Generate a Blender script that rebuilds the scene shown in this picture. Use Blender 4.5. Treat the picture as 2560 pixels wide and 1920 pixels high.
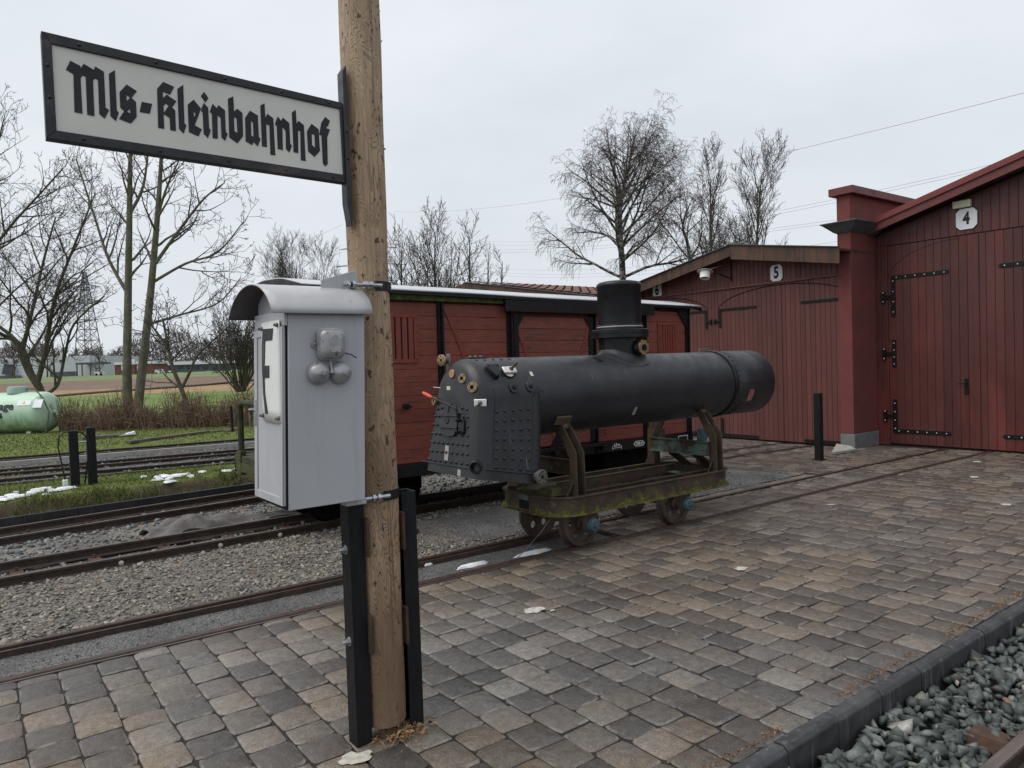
import bpy, bmesh, math, random
import numpy as np
from mathutils import Vector, Matrix
from mathutils.geometry import tessellate_polygon
for o in list(bpy.data.objects): bpy.data.objects.remove(o)
S = bpy.context.scene
COL = S.collection
RNG = random.Random(11)
NP = np.random.RandomState(5)

# ------------------------------------------------------------------ camera
# world: X runs along the narrow-gauge track towards the sheds, Y away across the yard, Z up
TH = math.radians(53.3); F_PX = 1820.0; ROLL = math.radians(1.9); CAM_H = 1.65
PITCH = math.atan((960-907)*math.cos(ROLL)/F_PX)
def cam2world(x, y, z): return Vector((math.sin(TH)*x+math.cos(TH)*y, -math.cos(TH)*x+math.sin(TH)*y, z))
cF = cam2world(0, math.cos(PITCH), -math.sin(PITCH)); cR = cam2world(1, 0, 0); cU = cam2world(0, math.sin(PITCH), math.cos(PITCH))
cX = cR*math.cos(ROLL)-cU*math.sin(ROLL); cY = cR*math.sin(ROLL)+cU*math.cos(ROLL)
cd = bpy.data.cameras.new('camera'); cam = bpy.data.objects.new('camera', cd); COL.objects.link(cam)
M = Matrix.Identity(4)
for i in range(3): M[i][0] = cX[i]; M[i][1] = cY[i]; M[i][2] = -cF[i]
M[0][3], M[1][3], M[2][3] = 0, 0, CAM_H
cam.matrix_world = M
cd.sensor_width = 36; cd.lens = 36*F_PX/2560; cd.clip_start = .05; cd.clip_end = 4000
S.camera = cam
S.render.resolution_x = 1024; S.render.resolution_y = 768

# ------------------------------------------------------------------ world, sun, exposure (overcast winter day)
SUN_AZ = math.radians(160); SUN_EL = math.radians(58)
W = bpy.data.worlds.new('World'); S.world = W; W.use_nodes = True
n = W.node_tree.nodes; l = W.node_tree.links; n.clear()
wo = n.new('ShaderNodeOutputWorld'); bg = n.new('ShaderNodeBackground'); bg.inputs['Strength'].default_value = .1
sky = n.new('ShaderNodeTexSky'); sky.sky_type = 'NISHITA'; sky.sun_disc = False
sky.sun_elevation = SUN_EL; sky.sun_rotation = math.radians(90)-SUN_AZ; sky.air_density = 2; sky.dust_density = 6
hs = n.new('ShaderNodeHueSaturation'); hs.inputs['Saturation'].default_value = .3
wtc = n.new('ShaderNodeTexCoord'); wmp = n.new('ShaderNodeMapping'); wmp.inputs['Scale'].default_value = (1.2, 1.2, 3.0)
wno = n.new('ShaderNodeTexNoise'); wno.inputs['Scale'].default_value = 2.2; wno.inputs['Detail'].default_value = 4
wr = n.new('ShaderNodeValToRGB')
wr.color_ramp.elements[0].position = .33; wr.color_ramp.elements[0].color = (6.15, 6.6, 7.1, 1)
wr.color_ramp.elements[1].position = .66; wr.color_ramp.elements[1].color = (7.05, 7.45, 7.9, 1)
wm = n.new('ShaderNodeMixRGB'); wm.inputs[0].default_value = .86
l.new(wtc.outputs['Generated'], wmp.inputs[0]); l.new(wmp.outputs[0], wno.inputs['Vector']); l.new(wno.outputs['Fac'], wr.inputs[0])
l.new(sky.outputs[0], hs.inputs['Color']); l.new(hs.outputs[0], wm.inputs[1]); l.new(wr.outputs[0], wm.inputs[2])
l.new(wm.outputs[0], bg.inputs['Color']); l.new(bg.outputs[0], wo.inputs[0])
sd_ = bpy.data.lights.new('sun', 'SUN'); sd_.energy = 1.5; sd_.angle = math.radians(50); sd_.color = (1, .955, .89)
sun = bpy.data.objects.new('sun', sd_); COL.objects.link(sun)
sdir = Vector((math.cos(SUN_AZ)*math.cos(SUN_EL), math.sin(SUN_AZ)*math.cos(SUN_EL), math.sin(SUN_EL)))
sun.rotation_euler = sdir.to_track_quat('Z', 'Y').to_euler(); sun.location = (0, 0, 30)
S.view_settings.view_transform = 'Standard'; S.view_settings.look = 'None'; S.view_settings.gamma = 1
S.view_settings.use_curve_mapping = False; S.view_settings.exposure = .33
S.render.engine = 'CYCLES'

# ------------------------------------------------------------------ helpers
def at(x, y, w):
    """world point seen at picture position (x, y) (2212 px wide copy) at w metres straight ahead"""
    X = (x*1.1573-1280)/F_PX; Y = (960-y*1.1573)/F_PX
    d = cF+cX*X+cY*Y
    hx = math.sin(TH); fwd = cam2world(0, 1, 0)
    t = w/d.dot(fwd)
    return Vector((0, 0, CAM_H))+d*t
ORG = {}
def link(o, parent, loc):
    COL.objects.link(o)
    if parent is not None:
        o.parent = parent; pl = ORG[parent.name]
        o.location = Vector(loc)-pl
    else: o.location = loc
    ORG[o.name] = Vector(loc)
    return o
def tag(o, label=None, cat=None, group=None, kind=None):
    if label: o['label'] = label
    if cat: o['category'] = cat
    if group: o['group'] = group
    if kind: o['kind'] = kind
    return o
def thing(name, loc, label, cat, group=None):
    o = bpy.data.objects.new(name, None); o.empty_display_size = .1
    link(o, None, loc); return tag(o, label, cat, group)
def inst(name, me, parent, loc, rot=None, scale=None):
    o = bpy.data.objects.new(name, me); link(o, parent, loc)
    if rot is not None: o.rotation_euler = rot
    if scale is not None: o.scale = scale
    return o
def frame(ax):
    a = Vector(ax).normalized(); h = Vector((0, 0, 1)) if abs(a.z) < .9 else Vector((1, 0, 0))
    x = h.cross(a).normalized(); y = a.cross(x); return a, x, y
class MB:
    def __init__(s): s.v = []; s.f = []
    def add(s, vs, fs):
        b = len(s.v); s.v.extend([tuple(p) for p in vs]); s.f.extend([tuple(i+b for i in f) for f in fs]); return s
    def box(s, x0, x1, y0, y1, z0, z1):
        return s.add([(x0,y0,z0),(x1,y0,z0),(x1,y1,z0),(x0,y1,z0),(x0,y0,z1),(x1,y0,z1),(x1,y1,z1),(x0,y1,z1)],
                     [(0,3,2,1),(4,5,6,7),(0,1,5,4),(1,2,6,5),(2,3,7,6),(3,0,4,7)])
    def obox(s, c, ax, ay, az):
        c, ax, ay, az = Vector(c), Vector(ax), Vector(ay), Vector(az)
        vs = [c+ax*i+ay*j+az*k for k in (-1, 1) for (i, j) in ((-1,-1),(1,-1),(1,1),(-1,1))]
        return s.add(vs, [(0,3,2,1),(4,5,6,7),(0,1,5,4),(1,2,6,5),(2,3,7,6),(3,0,4,7)])
    def bar(s, p0, p1, w, h, up=(0, 0, 1)):
        p0, p1 = Vector(p0), Vector(p1); a = (p1-p0); L = a.length/2; a.normalize()
        side = a.cross(Vector(up)).normalized(); u2 = side.cross(a)
        return s.obox((p0+p1)/2, a*L, side*w/2, u2*h/2)
    def lathe(s, prof, org, axis, n=16, cap=True):
        a, x, y = frame(axis); org = Vector(org); vs = []
        for r, t in prof:
            for i in range(n):
                g = 2*math.pi*i/n; vs.append(org+a*t+(x*math.cos(g)+y*math.sin(g))*r)
        fs = []
        for k in range(len(prof)-1):
            for i in range(n):
                j = (i+1) % n; fs.append((k*n+i, k*n+j, (k+1)*n+j, (k+1)*n+i))
        if cap:
            if prof[0][0] > 1e-5: fs.append(tuple(range(n-1, -1, -1)))
            if prof[-1][0] > 1e-5: fs.append(tuple((len(prof)-1)*n+i for i in range(n)))
        return s.add(vs, fs)
    def cyl(s, p0, p1, r0, r1=None, n=12, cap=True):
        p0, p1 = Vector(p0), Vector(p1); r1 = r0 if r1 is None else r1
        return s.lathe([(r0, 0), (r1, (p1-p0).length)], p0, p1-p0, n, cap)
    def tube(s, pts, r, n=8, cap=True):
        pts = [Vector(p) for p in pts]; k = len(pts); rs = r if isinstance(r, (list, tuple)) else [r]*k
        t0 = (pts[1]-pts[0]); a, x, y = frame(t0); vs = []
        for i, p in enumerate(pts):
            t = (pts[min(i+1, k-1)]-pts[max(i-1, 0)]).normalized()
            x = (x-t*x.dot(t)).normalized(); y = t.cross(x)
            for j in range(n):
                g = 2*math.pi*j/n; vs.append(p+(x*math.cos(g)+y*math.sin(g))*rs[i])
        fs = []
        for i in range(k-1):
            for j in range(n):
                q = (j+1) % n; fs.append((i*n+j, i*n+q, (i+1)*n+q, (i+1)*n+j))
        if cap: fs.append(tuple(range(n-1, -1, -1))); fs.append(tuple((k-1)*n+j for j in range(n)))
        return s.add(vs, fs)
    def prism(s, poly, vec, holes=()):
        """flat polygon (3-D points) pushed along vec"""
        vec = Vector(vec); rings = [[Vector(p) for p in poly]]+[[Vector(p) for p in h] for h in holes]
        flat = [p for r in rings for p in r]; N = len(flat)
        tris = tessellate_polygon(rings)
        nrm = Vector((0, 0, 0))
        for t in tris: nrm += (flat[t[1]]-flat[t[0]]).cross(flat[t[2]]-flat[t[0]])
        fs = []
        for t in tris:
            q = (flat[t[1]]-flat[t[0]]).cross(flat[t[2]]-flat[t[0]])
            t = tuple(t) if q.dot(vec) > 0 else tuple(reversed(t))
            fs.append(tuple(i+N for i in t)); fs.append(tuple(reversed(t)))
        b = 0
        for r in rings:
            m = len(r)
            for i in range(m):
                j = (i+1) % m; fs.append((b+i, b+j, b+j+N, b+i+N))
            b += m
        return s.add(flat+[p+vec for p in flat], fs)
    def mesh(s, name, mat, smooth=None, org=(0, 0, 0)):
        me = bpy.data.meshes.new(name); o = Vector(org)
        me.from_pydata([(p[0]-o.x, p[1]-o.y, p[2]-o.z) for p in s.v], [], s.f)
        bm = bmesh.new(); bm.from_mesh(me); bmesh.ops.recalc_face_normals(bm, faces=bm.faces); bm.to_mesh(me); bm.free()
        if mat: me.materials.append(mat)
        if smooth:
            me.shade_smooth(); me.set_sharp_from_angle(angle=math.radians(smooth))
        return me
    def build(s, name, mat, parent=None, smooth=None, bevel=0, seg=2, org=None):
        o0 = Vector(org) if org is not None else (ORG[parent.name] if parent is not None else Vector((0, 0, 0)))
        me = s.mesh(name, mat, smooth, o0)
        ob = bpy.data.objects.new(name, me); link(ob, parent, o0)
        if bevel:
            m = ob.modifiers.new('bevel', 'BEVEL'); m.width = bevel; m.segments = seg; m.limit_method = 'ANGLE'; m.angle_limit = math.radians(40)
            me.shade_smooth(); me.set_sharp_from_angle(angle=math.radians(50))
        return ob
def arr_mesh(name, V, F, mat, smooth=False):
    """fast mesh from numpy vertex (n,3) and face (m,k) arrays"""
    me = bpy.data.meshes.new(name); V = np.asarray(V, np.float32); F = np.asarray(F, np.int32); k = F.shape[1]
    me.vertices.add(len(V)); me.vertices.foreach_set('co', V.ravel())
    me.loops.add(F.size); me.loops.foreach_set('vertex_index', F.ravel())
    me.polygons.add(len(F)); me.polygons.foreach_set('loop_start', np.arange(0, F.size, k, dtype=np.int32))
    me.polygons.foreach_set('loop_total', np.full(len(F), k, np.int32))
    me.update(calc_edges=True); me.validate()
    if mat: me.materials.append(mat)
    if smooth: me.shade_smooth()
    return me
def text_mesh(body, mat, size, bold=.0, xs=1.0, depth=.001, align='CENTER'):
    c = bpy.data.curves.new('txt', 'FONT'); c.body = body; c.size = size; c.offset = bold; c.extrude = depth
    c.align_x = align; c.align_y = 'CENTER'; c.resolution_u = 4
    o = bpy.data.objects.new('txt', c); COL.objects.link(o)
    dg = bpy.context.evaluated_depsgraph_get(); me = bpy.data.meshes.new_from_object(o.evaluated_get(dg))
    bpy.data.objects.remove(o); bpy.data.curves.remove(c)
    for v in me.vertices: v.co.x *= xs
    me.materials.clear(); me.materials.append(mat); me.name = 'lettering'
    return me

# ------------------------------------------------------------------ materials
def rampnode(nt, stops, fac):
    r = nt.nodes.new('ShaderNodeValToRGB'); e = r.color_ramp.elements
    while len(e) < len(stops): e.new(.5)
    for i, (p, c) in enumerate(stops):
        e[i].position = p; e[i].color = (c[0], c[1], c[2], 1) if not isinstance(c, (int, float)) else (c, c, c, 1)
    nt.links.new(fac, r.inputs[0]); return r.outputs[0]
def noise(nt, co, scale, detail=4, rough=.55, stretch=None, dist=0):
    if stretch:
        mp = nt.nodes.new('ShaderNodeMapping'); mp.inputs['Scale'].default_value = stretch
        nt.links.new(co, mp.inputs[0]); co = mp.outputs[0]
    t = nt.nodes.new('ShaderNodeTexNoise'); t.inputs['Scale'].default_value = scale; t.inputs['Detail'].default_value = detail
    t.inputs['Roughness'].default_value = rough; t.inputs['Distortion'].default_value = dist
    nt.links.new(co, t.inputs['Vector']); return t.outputs['Fac']
def mixc(nt, fac, a, b, mode='MIX'):
    m = nt.nodes.new('ShaderNodeMixRGB'); m.blend_type = mode
    for s, v in ((m.inputs[0], fac), (m.inputs[1], a), (m.inputs[2], b)):
        if isinstance(v, (int, float)): s.default_value = v
        elif isinstance(v, tuple): s.default_value = (v[0], v[1], v[2], 1)
        else: nt.links.new(v, s)
    return m.outputs[0]
def mth(nt, op, a, b=None, c=None):
    m = nt.nodes.new('ShaderNodeMath'); m.operation = op
    for s, v in zip(m.inputs, (a, b, c)):
        if v is None: continue
        if isinstance(v, (int, float)): s.default_value = v
        else: nt.links.new(v, s)
    return m.outputs[0]
def base(name):
    m = bpy.data.materials.new(name); m.use_nodes = True; nt = m.node_tree; p = nt.nodes['Principled BSDF']
    g = nt.nodes.new('ShaderNodeNewGeometry'); return m, nt, p, g
def rand_out(nt, g, island):
    if island: return g.outputs['Random Per Island']
    oi = nt.nodes.new('ShaderNodeObjectInfo'); return oi.outputs['Random']
def bump(nt, p, h, strength, dist):
    b = nt.nodes.new('ShaderNodeBump'); b.inputs['Strength'].default_value = strength; b.inputs['Distance'].default_value = dist
    nt.links.new(h, b.inputs['Height']); nt.links.new(b.outputs[0], p.inputs['Normal'])
def mat(name, c, c2=None, sc=6, lo=.35, hi=.65, rough=.6, rvar=.12, metal=0, bs=.25, bsc=40, bd=.003, over=(), rnd=0, stretch=None, island=False, spec=.36, coat=0):
    """two-tone procedural surface; over = list of (colour, scale, lo, hi, stretch) patches; rnd = brightness change per piece"""
    m, nt, p, g = base(name); co = g.outputs['Position']
    c2 = c2 or tuple(x*.75 for x in c)
    f = noise(nt, co, sc, 5, .6, stretch)
    col = rampnode(nt, [(lo, c2), (hi, c)], f)
    for (oc, osc, olo, ohi, ost) in over:
        ff = rampnode(nt, [(olo, 0.0), (ohi, 1.0)], noise(nt, co, osc, 5, .65, ost))
        col = mixc(nt, ff, col, oc)
    if rnd:
        rv = rand_out(nt, g, island)
        k = mth(nt, 'MULTIPLY_ADD', rv, 2*rnd, 1-rnd)
        cc = nt.nodes.new('ShaderNodeCombineColor')
        for i in range(3): nt.links.new(k, cc.inputs[i])
        col = mixc(nt, 1.0, col, cc.outputs[0], 'MULTIPLY')
    nt.links.new(col, p.inputs['Base Color'])
    rf = noise(nt, co, sc*2.3, 4); rr = nt.nodes.new('ShaderNodeMapRange')
    rr.inputs['To Min'].default_value = max(.05, rough-rvar); rr.inputs['To Max'].default_value = min(1, rough+rvar)
    rr.inputs['From Min'].default_value = .3; rr.inputs['From Max'].default_value = .7
    nt.links.new(rf, rr.inputs['Value']); nt.links.new(rr.outputs[0], p.inputs['Roughness'])
    p.inputs['Metallic'].default_value = metal; p.inputs['Specular IOR Level'].default_value = spec
    if coat: p.inputs['Coat Weight'].default_value = coat; p.inputs['Coat Roughness'].default_value = .25
    if bs: bump(nt, p, noise(nt, co, bsc, 4, .6, stretch), bs, bd)
    return m
MT = {}
MT['black_paint'] = mat('black_paint', (.018,.0185,.021), (.011,.011,.012), sc=5, rough=.45, spec=.3, bs=.35, bsc=55, bd=.002)
MT['black_timber'] = mat('black_timber', (0.0138,0.01437,0.0161), (0.00805,0.00805,0.0092), sc=9, stretch=(6,6,1), rough=.6, spec=.22, bs=.4, bsc=30, bd=.003, over=[((.045,.052,.056), 5, .64, .85, (4,4,1)), ((.035,.025,.022), 3, .66, .8, None)])
MT['galv'] = mat('galvanised_steel', (.5,.52,.54), (.36,.38,.4), sc=30, rough=.35, metal=.85, bs=.1)
MT['rusty_plate'] = mat('rusty_plate', (.10,.055,.035), (.05,.032,.025), sc=14, rough=.8, bs=.4)
MT['sign_white'] = mat('sign_enamel', (.66,.645,.60), (.61,.595,.555), sc=4, rough=.5, bs=.05, over=[((.55,.52,.45), 5, .7, .9, None)])
MT['sign_black'] = mat('sign_lettering', (.017,.019,.023), (.013,.015,.018), rough=.5, spec=.3, bs=0)
MT['frame_iron'] = mat('sign_frame_iron', (.028,.03,.037), (.019,.02,.025), sc=12, rough=.5, spec=.35, bs=.3, bsc=80, over=[((.10,.075,.07), 8, .62, .8, None)])
MT['box_grey'] = mat('grey_paint', (.425,.43,.455), (.39,.395,.42), sc=3, rough=.55, bs=.25, bsc=220, bd=.0008, over=[((.33,.335,.345), 4, .55, .8, (6,6,.35)), ((.27,.27,.27), 9, .66, .85, None), ((.20,.18,.155), 30, .70, .76, None), ((.47,.48,.50), 6, .64, .8, (5,5,.25))])
MT['roof_grey'] = mat('grey_hood_paint', (0.4935,0.4935,0.504), (0.42,0.42,0.4305), sc=4, rough=.28, bs=.12, bsc=30, over=[((.30,.28,.24), 18, .66, .75, None)])
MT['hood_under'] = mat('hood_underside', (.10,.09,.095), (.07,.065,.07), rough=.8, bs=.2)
MT['bell_grey'] = mat('bell_silver_paint', (.40,.40,.405), (.28,.28,.285), sc=14, rough=.34, metal=.35, bs=.15, bsc=90, over=[((.10,.10,.08), 26, .62, .68, None), ((.09,.12,.05), 30, .68, .74, None)])
MT['F_white'] = mat('plate_enamel', (.74,.74,.72), (.70,.70,.68), rough=.35, bs=.03, over=[((.45,.40,.28), 11, .6, .85, (1,1,.5)), ((.35,.22,.12), 30, .72, .8, (1,1,.2))])
MT['boiler'] = mat('boiler_black', (0.0264,0.02688,0.032), (0.0168,0.0168,0.02), sc=4, rough=.42, rvar=.1, bs=.5, bsc=85, bd=.0022, spec=.42, over=[((.060,.060,.064), 3.5, .60, .85, (.5,5,5)), ((.012,.012,.013), 2.2, .62, .75, None), ((.13,.13,.135), 2.4, .66, .74, (10,1,1)), ((.05,.035,.026), 5, .66, .78, None)])
MT['dome'] = mat('dome_black', (0.0135,0.0135,0.01575), (0.009,0.009,0.0105), sc=5, rough=.36, spec=.3, bs=.3, bsc=120, bd=.0012)
MT['bronze'] = mat('bronze', (.36,.26,.15), (.24,.17,.10), sc=30, rough=.45, metal=.75, bs=.2, over=[((.10,.08,.06), 25, .6, .75, None)])
MT['copper'] = mat('copper', (.50,.27,.16), (.40,.22,.13), sc=30, rough=.45, metal=.7, bs=.2)
MT['bright_steel'] = mat('bright_steel', (.70,.69,.66), (.6,.59,.56), sc=25, rough=.35, metal=.3, bs=.1)
MT['dull_steel'] = mat('dull_steel', (.20,.20,.19), (.13,.13,.12), sc=25, rough=.5, metal=.6, bs=.2)
MT['red_handle'] = mat('red_handle', (.62,.085,.04), (.5,.06,.03), rough=.35, bs=.05)
MT['tape'] = mat('masking_tape', (.36,.35,.33), (.28,.27,.26), sc=40, rough=.8, bs=.2)
MT['paper'] = mat('paper', (.62,.58,.48), (.5,.47,.4), sc=40, rough=.85, bs=.1)
MT['hole'] = mat('painted_hole_shade', (.006,.006,.006), (.004,.004,.004), rough=.95, bs=0)  # near-black colour standing in for the shade inside holes, slots and gaps
MT['trolley'] = mat('rusty_green_iron', (.078,.053,.036), (.038,.028,.020), sc=7, rough=.78, bs=.6, bsc=45, bd=.003, over=[((.085,.125,.10), 6, .62, .70, None), ((.11,.055,.03), 15, .60, .78, None), ((.07,.075,.025), 4, .56, .72, None)])
def moss_iron():
    m = MT['trolley'].copy(); m.name = 'mossy_trolley_iron'; nt = m.node_tree; p = nt.nodes['Principled BSDF']
    g = nt.nodes.new('ShaderNodeNewGeometry'); sp = nt.nodes.new('ShaderNodeSeparateXYZ'); nt.links.new(g.outputs['Position'], sp.inputs[0])
    a = mth(nt, 'ADD', noise(nt, g.outputs['Position'], 9, 6, .7), mth(nt, 'MULTIPLY_ADD', sp.outputs['Z'], -2.2, .86))
    f = rampnode(nt, [(.52, 0.0), (.72, 1.0)], a)
    old = p.inputs['Base Color'].links[0].from_socket
    mo = rampnode(nt, [(.3, (.055,.06,.012)), (.7, (.20,.20,.03))], noise(nt, g.outputs['Position'], 40, 4))
    nt.links.new(mixc(nt, f, old, mo), p.inputs['Base Color']); return m
MT['trolley_moss'] = moss_iron()
MT['trolley_green'] = mat('old_green_paint', (.095,.15,.125), (.05,.043,.033), sc=6, lo=.42, hi=.55, rough=.7, bs=.5, bsc=40, over=[((.075,.045,.03), 9, .58, .7, None)])
MT['axle_blue'] = mat('old_blue_paint', (.055,.115,.13), (.04,.07,.07), sc=25, rough=.55, bs=.5, bsc=60, over=[((.03,.03,.03), 30, .6, .7, None)])
MT['wheel'] = mat('rusty_wheel', (0.084,0.0588,0.0476), (0.0448,0.0336,0.028), sc=10, rough=.6, bs=.4, over=[((.12,.06,.035), 9, .6, .8, None)])
MT['rail'] = mat('rail_rust', (.085,.058,.046), (.045,.033,.028), sc=12, rough=.55, bs=.5, bsc=70, over=[((.14,.075,.045), 7, .6, .8, None)])
def worn_rail():
    m = MT['rail']; nt = m.node_tree; p_ = nt.nodes['Principled BSDF']; g = nt.nodes.new('ShaderNodeNewGeometry'); sp = nt.nodes.new('ShaderNodeSeparateXYZ'); nt.links.new(g.outputs['Normal'], sp.inputs[0])
    f = rampnode(nt, [(.86, 0.0), (.97, .8)], sp.outputs['Z']); old = p_.inputs['Base Color'].links[0].from_socket
    top = rampnode(nt, [(.3, (.075,.058,.05)), (.7, (.15,.125,.112))], noise(nt, g.outputs['Position'], 4, 4, .6, (.5, 8, 8))); nt.links.new(mixc(nt, f, old, top), p_.inputs['Base Color'])
MT['rail'] = mat('rail_rust', (.055,.036,.028), (.026,.019,.016), sc=12, rough=.5, bs=.5, bsc=70, spec=.4, over=[((.11,.058,.034), 7, .62, .82, None)]); worn_rail()
MT['rail_dark'] = mat('rusty_paved_rail', (.062,.036,.026), (.030,.020,.016), sc=12, rough=.5, bs=.5, bsc=70, over=[((.11,.055,.032), 7, .6, .8, None)])
MT['rail_top'] = mat('rail_head', (.12,.095,.082), (.08,.06,.05), sc=10, stretch=(.4,6,6), rough=.35, metal=.3, bs=.2)
MT['wagon_red'] = mat('wagon_red', (.225,.060,.042), (.18,.049,.035), sc=5, stretch=(1,1,4), rough=.6, bs=.5, bsc=14, bd=.006, rnd=.1, over=[((.06,.035,.03), 6, .60, .655, (.5,1,7)), ((.27,.12,.08), 9, .66, .72, (.5,1,8)), ((.05,.04,.035), 14, .68, .71, (.35,1,9))])
MT['wagon_door_red'] = mat('wagon_door_red', (.225,.064,.046), (.18,.053,.04), sc=5, stretch=(1,1,4), rough=.65, bs=.6, bsc=16, bd=.008, rnd=.1, over=[((.085,.058,.045), 8, .545, .62, (.6,1,5)), ((.28,.13,.085), 11, .63, .70, (.6,1,7))])
MT['wagon_iron_red'] = mat('wagon_red_iron', (0.221,0.0481,0.0325), (0.1755,0.0403,0.0286), rough=.55, bs=.2)
MT['wagon_black'] = mat('wagon_black', (.012,.0125,.014), (.007,.007,.008), sc=8, rough=.5, spec=.25, bs=.3)
MT['under_black'] = mat('underframe_black', (.006,.0058,.0058), (.004,.004,.004), rough=.85, spec=.1, bs=.4)
MT['wagon_roof'] = mat('wagon_roof_felt', (.52,.53,.56), (.47,.48,.51), sc=1.5, rough=.28, bs=.06, bsc=5, over=[((.42,.43,.44), 1.5, .6, .8, None)])
MT['moss_rail'] = mat('mossy_rail', (.10,.13,.03), (.035,.04,.02), sc=14, rough=.95, bs=1, bsc=60, bd=.01)
MT['white_letter'] = mat('white_lettering', (.75,.75,.72), (.6,.6,.56), sc=60, rough=.6, bs=0)
MT['shed_red'] = mat('shed_red_boards', (.122,.041,.0355), (.096,.034,.0305), sc=2.2, stretch=(1,1,.35), rough=.55, bs=.3, bsc=25, bd=.002, rnd=.15, over=[((.075,.028,.025), 1.5, .55, .75, (1,4,.3)), ((.19,.07,.06), 3, .62, .8, (1,5,.25)), ((.28,.20,.18), 22, .75, .79, None)])
MT['shed4_red'] = mat('shed_four_boards', (.094,.030,.0265), (.071,.0235,.0215), sc=2, stretch=(1,1,.3), rough=.45, bs=.35, bsc=25, bd=.002, rnd=.13, over=[((.15,.034,.027), 1.2, .52, .72, (1,2,.4)), ((.06,.022,.021), 2, .58, .8, (1,5,.3)), ((.2,.13,.12), 26, .76, .79, None)])
MT['shed_gap'] = mat('board_gap', (.025,.010,.010), (.02,.008,.008), rough=.9, bs=0)
MT['shed_trim'] = mat('red_trim', (0.147,0.042,0.0392), (0.119,0.0364,0.035), rough=.5, bs=.15)
MT['rake_red'] = mat('red_flashing', (0.182,0.0403,0.039), (0.156,0.0377,0.0364), sc=3, rough=.4, bs=.08)
MT['plaster'] = mat('red_render', (0.161,0.0462,0.042), (0.133,0.0406,0.0378), sc=3, rough=.85, bs=.7, bsc=180, bd=.003, over=[((.3,.24,.21), 40, .80, .82, None)])
MT['plinth'] = mat('grey_plinth', (.17,.175,.18), (.13,.13,.135), sc=8, rough=.85, bs=.4, over=[((.3,.3,.29), 10, .66, .75, None)])
MT['zinc'] = mat('dark_zinc', (.11,.13,.135), (.08,.095,.10), sc=8, rough=.45, metal=.2, bs=.1)
MT['fascia'] = mat('stained_fascia', (.105,.052,.033), (.045,.029,.022), sc=6, stretch=(1,1,.25), rough=.65, bs=.4, bsc=24, rnd=.15, over=[((.03,.024,.02), 5, .58, .72, (1,1,.2)), ((.17,.07,.03), 9, .62, .8, (1,1,.15))])
MT['tile'] = mat('roof_tile', (.16,.085,.06), (.11,.06,.045), sc=6, rough=.75, bs=.4, rnd=.15, island=True)
MT['iron_black'] = mat('black_hinge_iron', (.009,.009,.010), (.006,.006,.006), sc=20, rough=.5, spec=.25, bs=.2)
MT['plate_white'] = mat('number_plate', (.72,.74,.75), (.66,.68,.7), rough=.35, bs=.04, over=[((.5,.5,.47), 18, .7, .85, None)])
MT['cream'] = mat('cream_box', (.62,.60,.44), (.55,.53,.4), rough=.5, bs=.05)
MT['lamp_white'] = mat('lamp_enamel', (.78,.78,.76), (.72,.72,.70), rough=.3, bs=.03)
MT['lamp_grey'] = mat('lamp_reflector', (.48,.48,.45), (.42,.42,.4), rough=.45, bs=.03)
MT['tank'] = None
MT['moss_green'] = mat('mossy_timber', (.075,.085,.02), (.035,.035,.018), sc=12, rough=.95, bs=.8, bsc=50, bd=.006)
MT['platform_timber'] = mat('wagon_platform_timber', (.028,.026,.022), (.05,.06,.02), sc=6, rough=.85, bs=.5)
MT['kerb'] = mat('kerb_concrete', (0.0525,0.0525,0.05625), (0.0325,0.03313,0.03625), sc=6, rough=.62, bs=.35, bsc=120, bd=.002, rnd=.12, over=[((.135,.14,.145), 7, .57, .68, (4,4,.22)), ((.09,.09,.093), 3, .5, .75, None)])
MT['dark_kerb'] = mat('dark_edging', (.030,.031,.035), (.018,.018,.02), sc=5, rough=.5, bs=.3, over=[((.07,.075,.085), 9, .6, .72, (3,3,.2))])
MT['tarp'] = mat('grey_fleece', (.155,.145,.14), (.11,.105,.10), sc=12, rough=.8, bs=.4, bsc=120)
MT['snow'] = mat('snow', (.80,.82,.85), (.72,.75,.8), rough=.6, bs=.5, bsc=30, bd=.01)
MT['timber'] = mat('weathered_plank', (.14,.12,.10), (.09,.075,.065), sc=10, rough=.85, bs=.5)
MT['concrete'] = mat('concrete', (.36,.35,.33), (.28,.27,.25), sc=8, rough=.9, bs=.3)
MT['stain'] = mat('white_paint_stain', (.52,.50,.44), (.34,.32,.28), sc=30, rough=.8, bs=.5, bsc=60, bd=.002)

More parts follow.
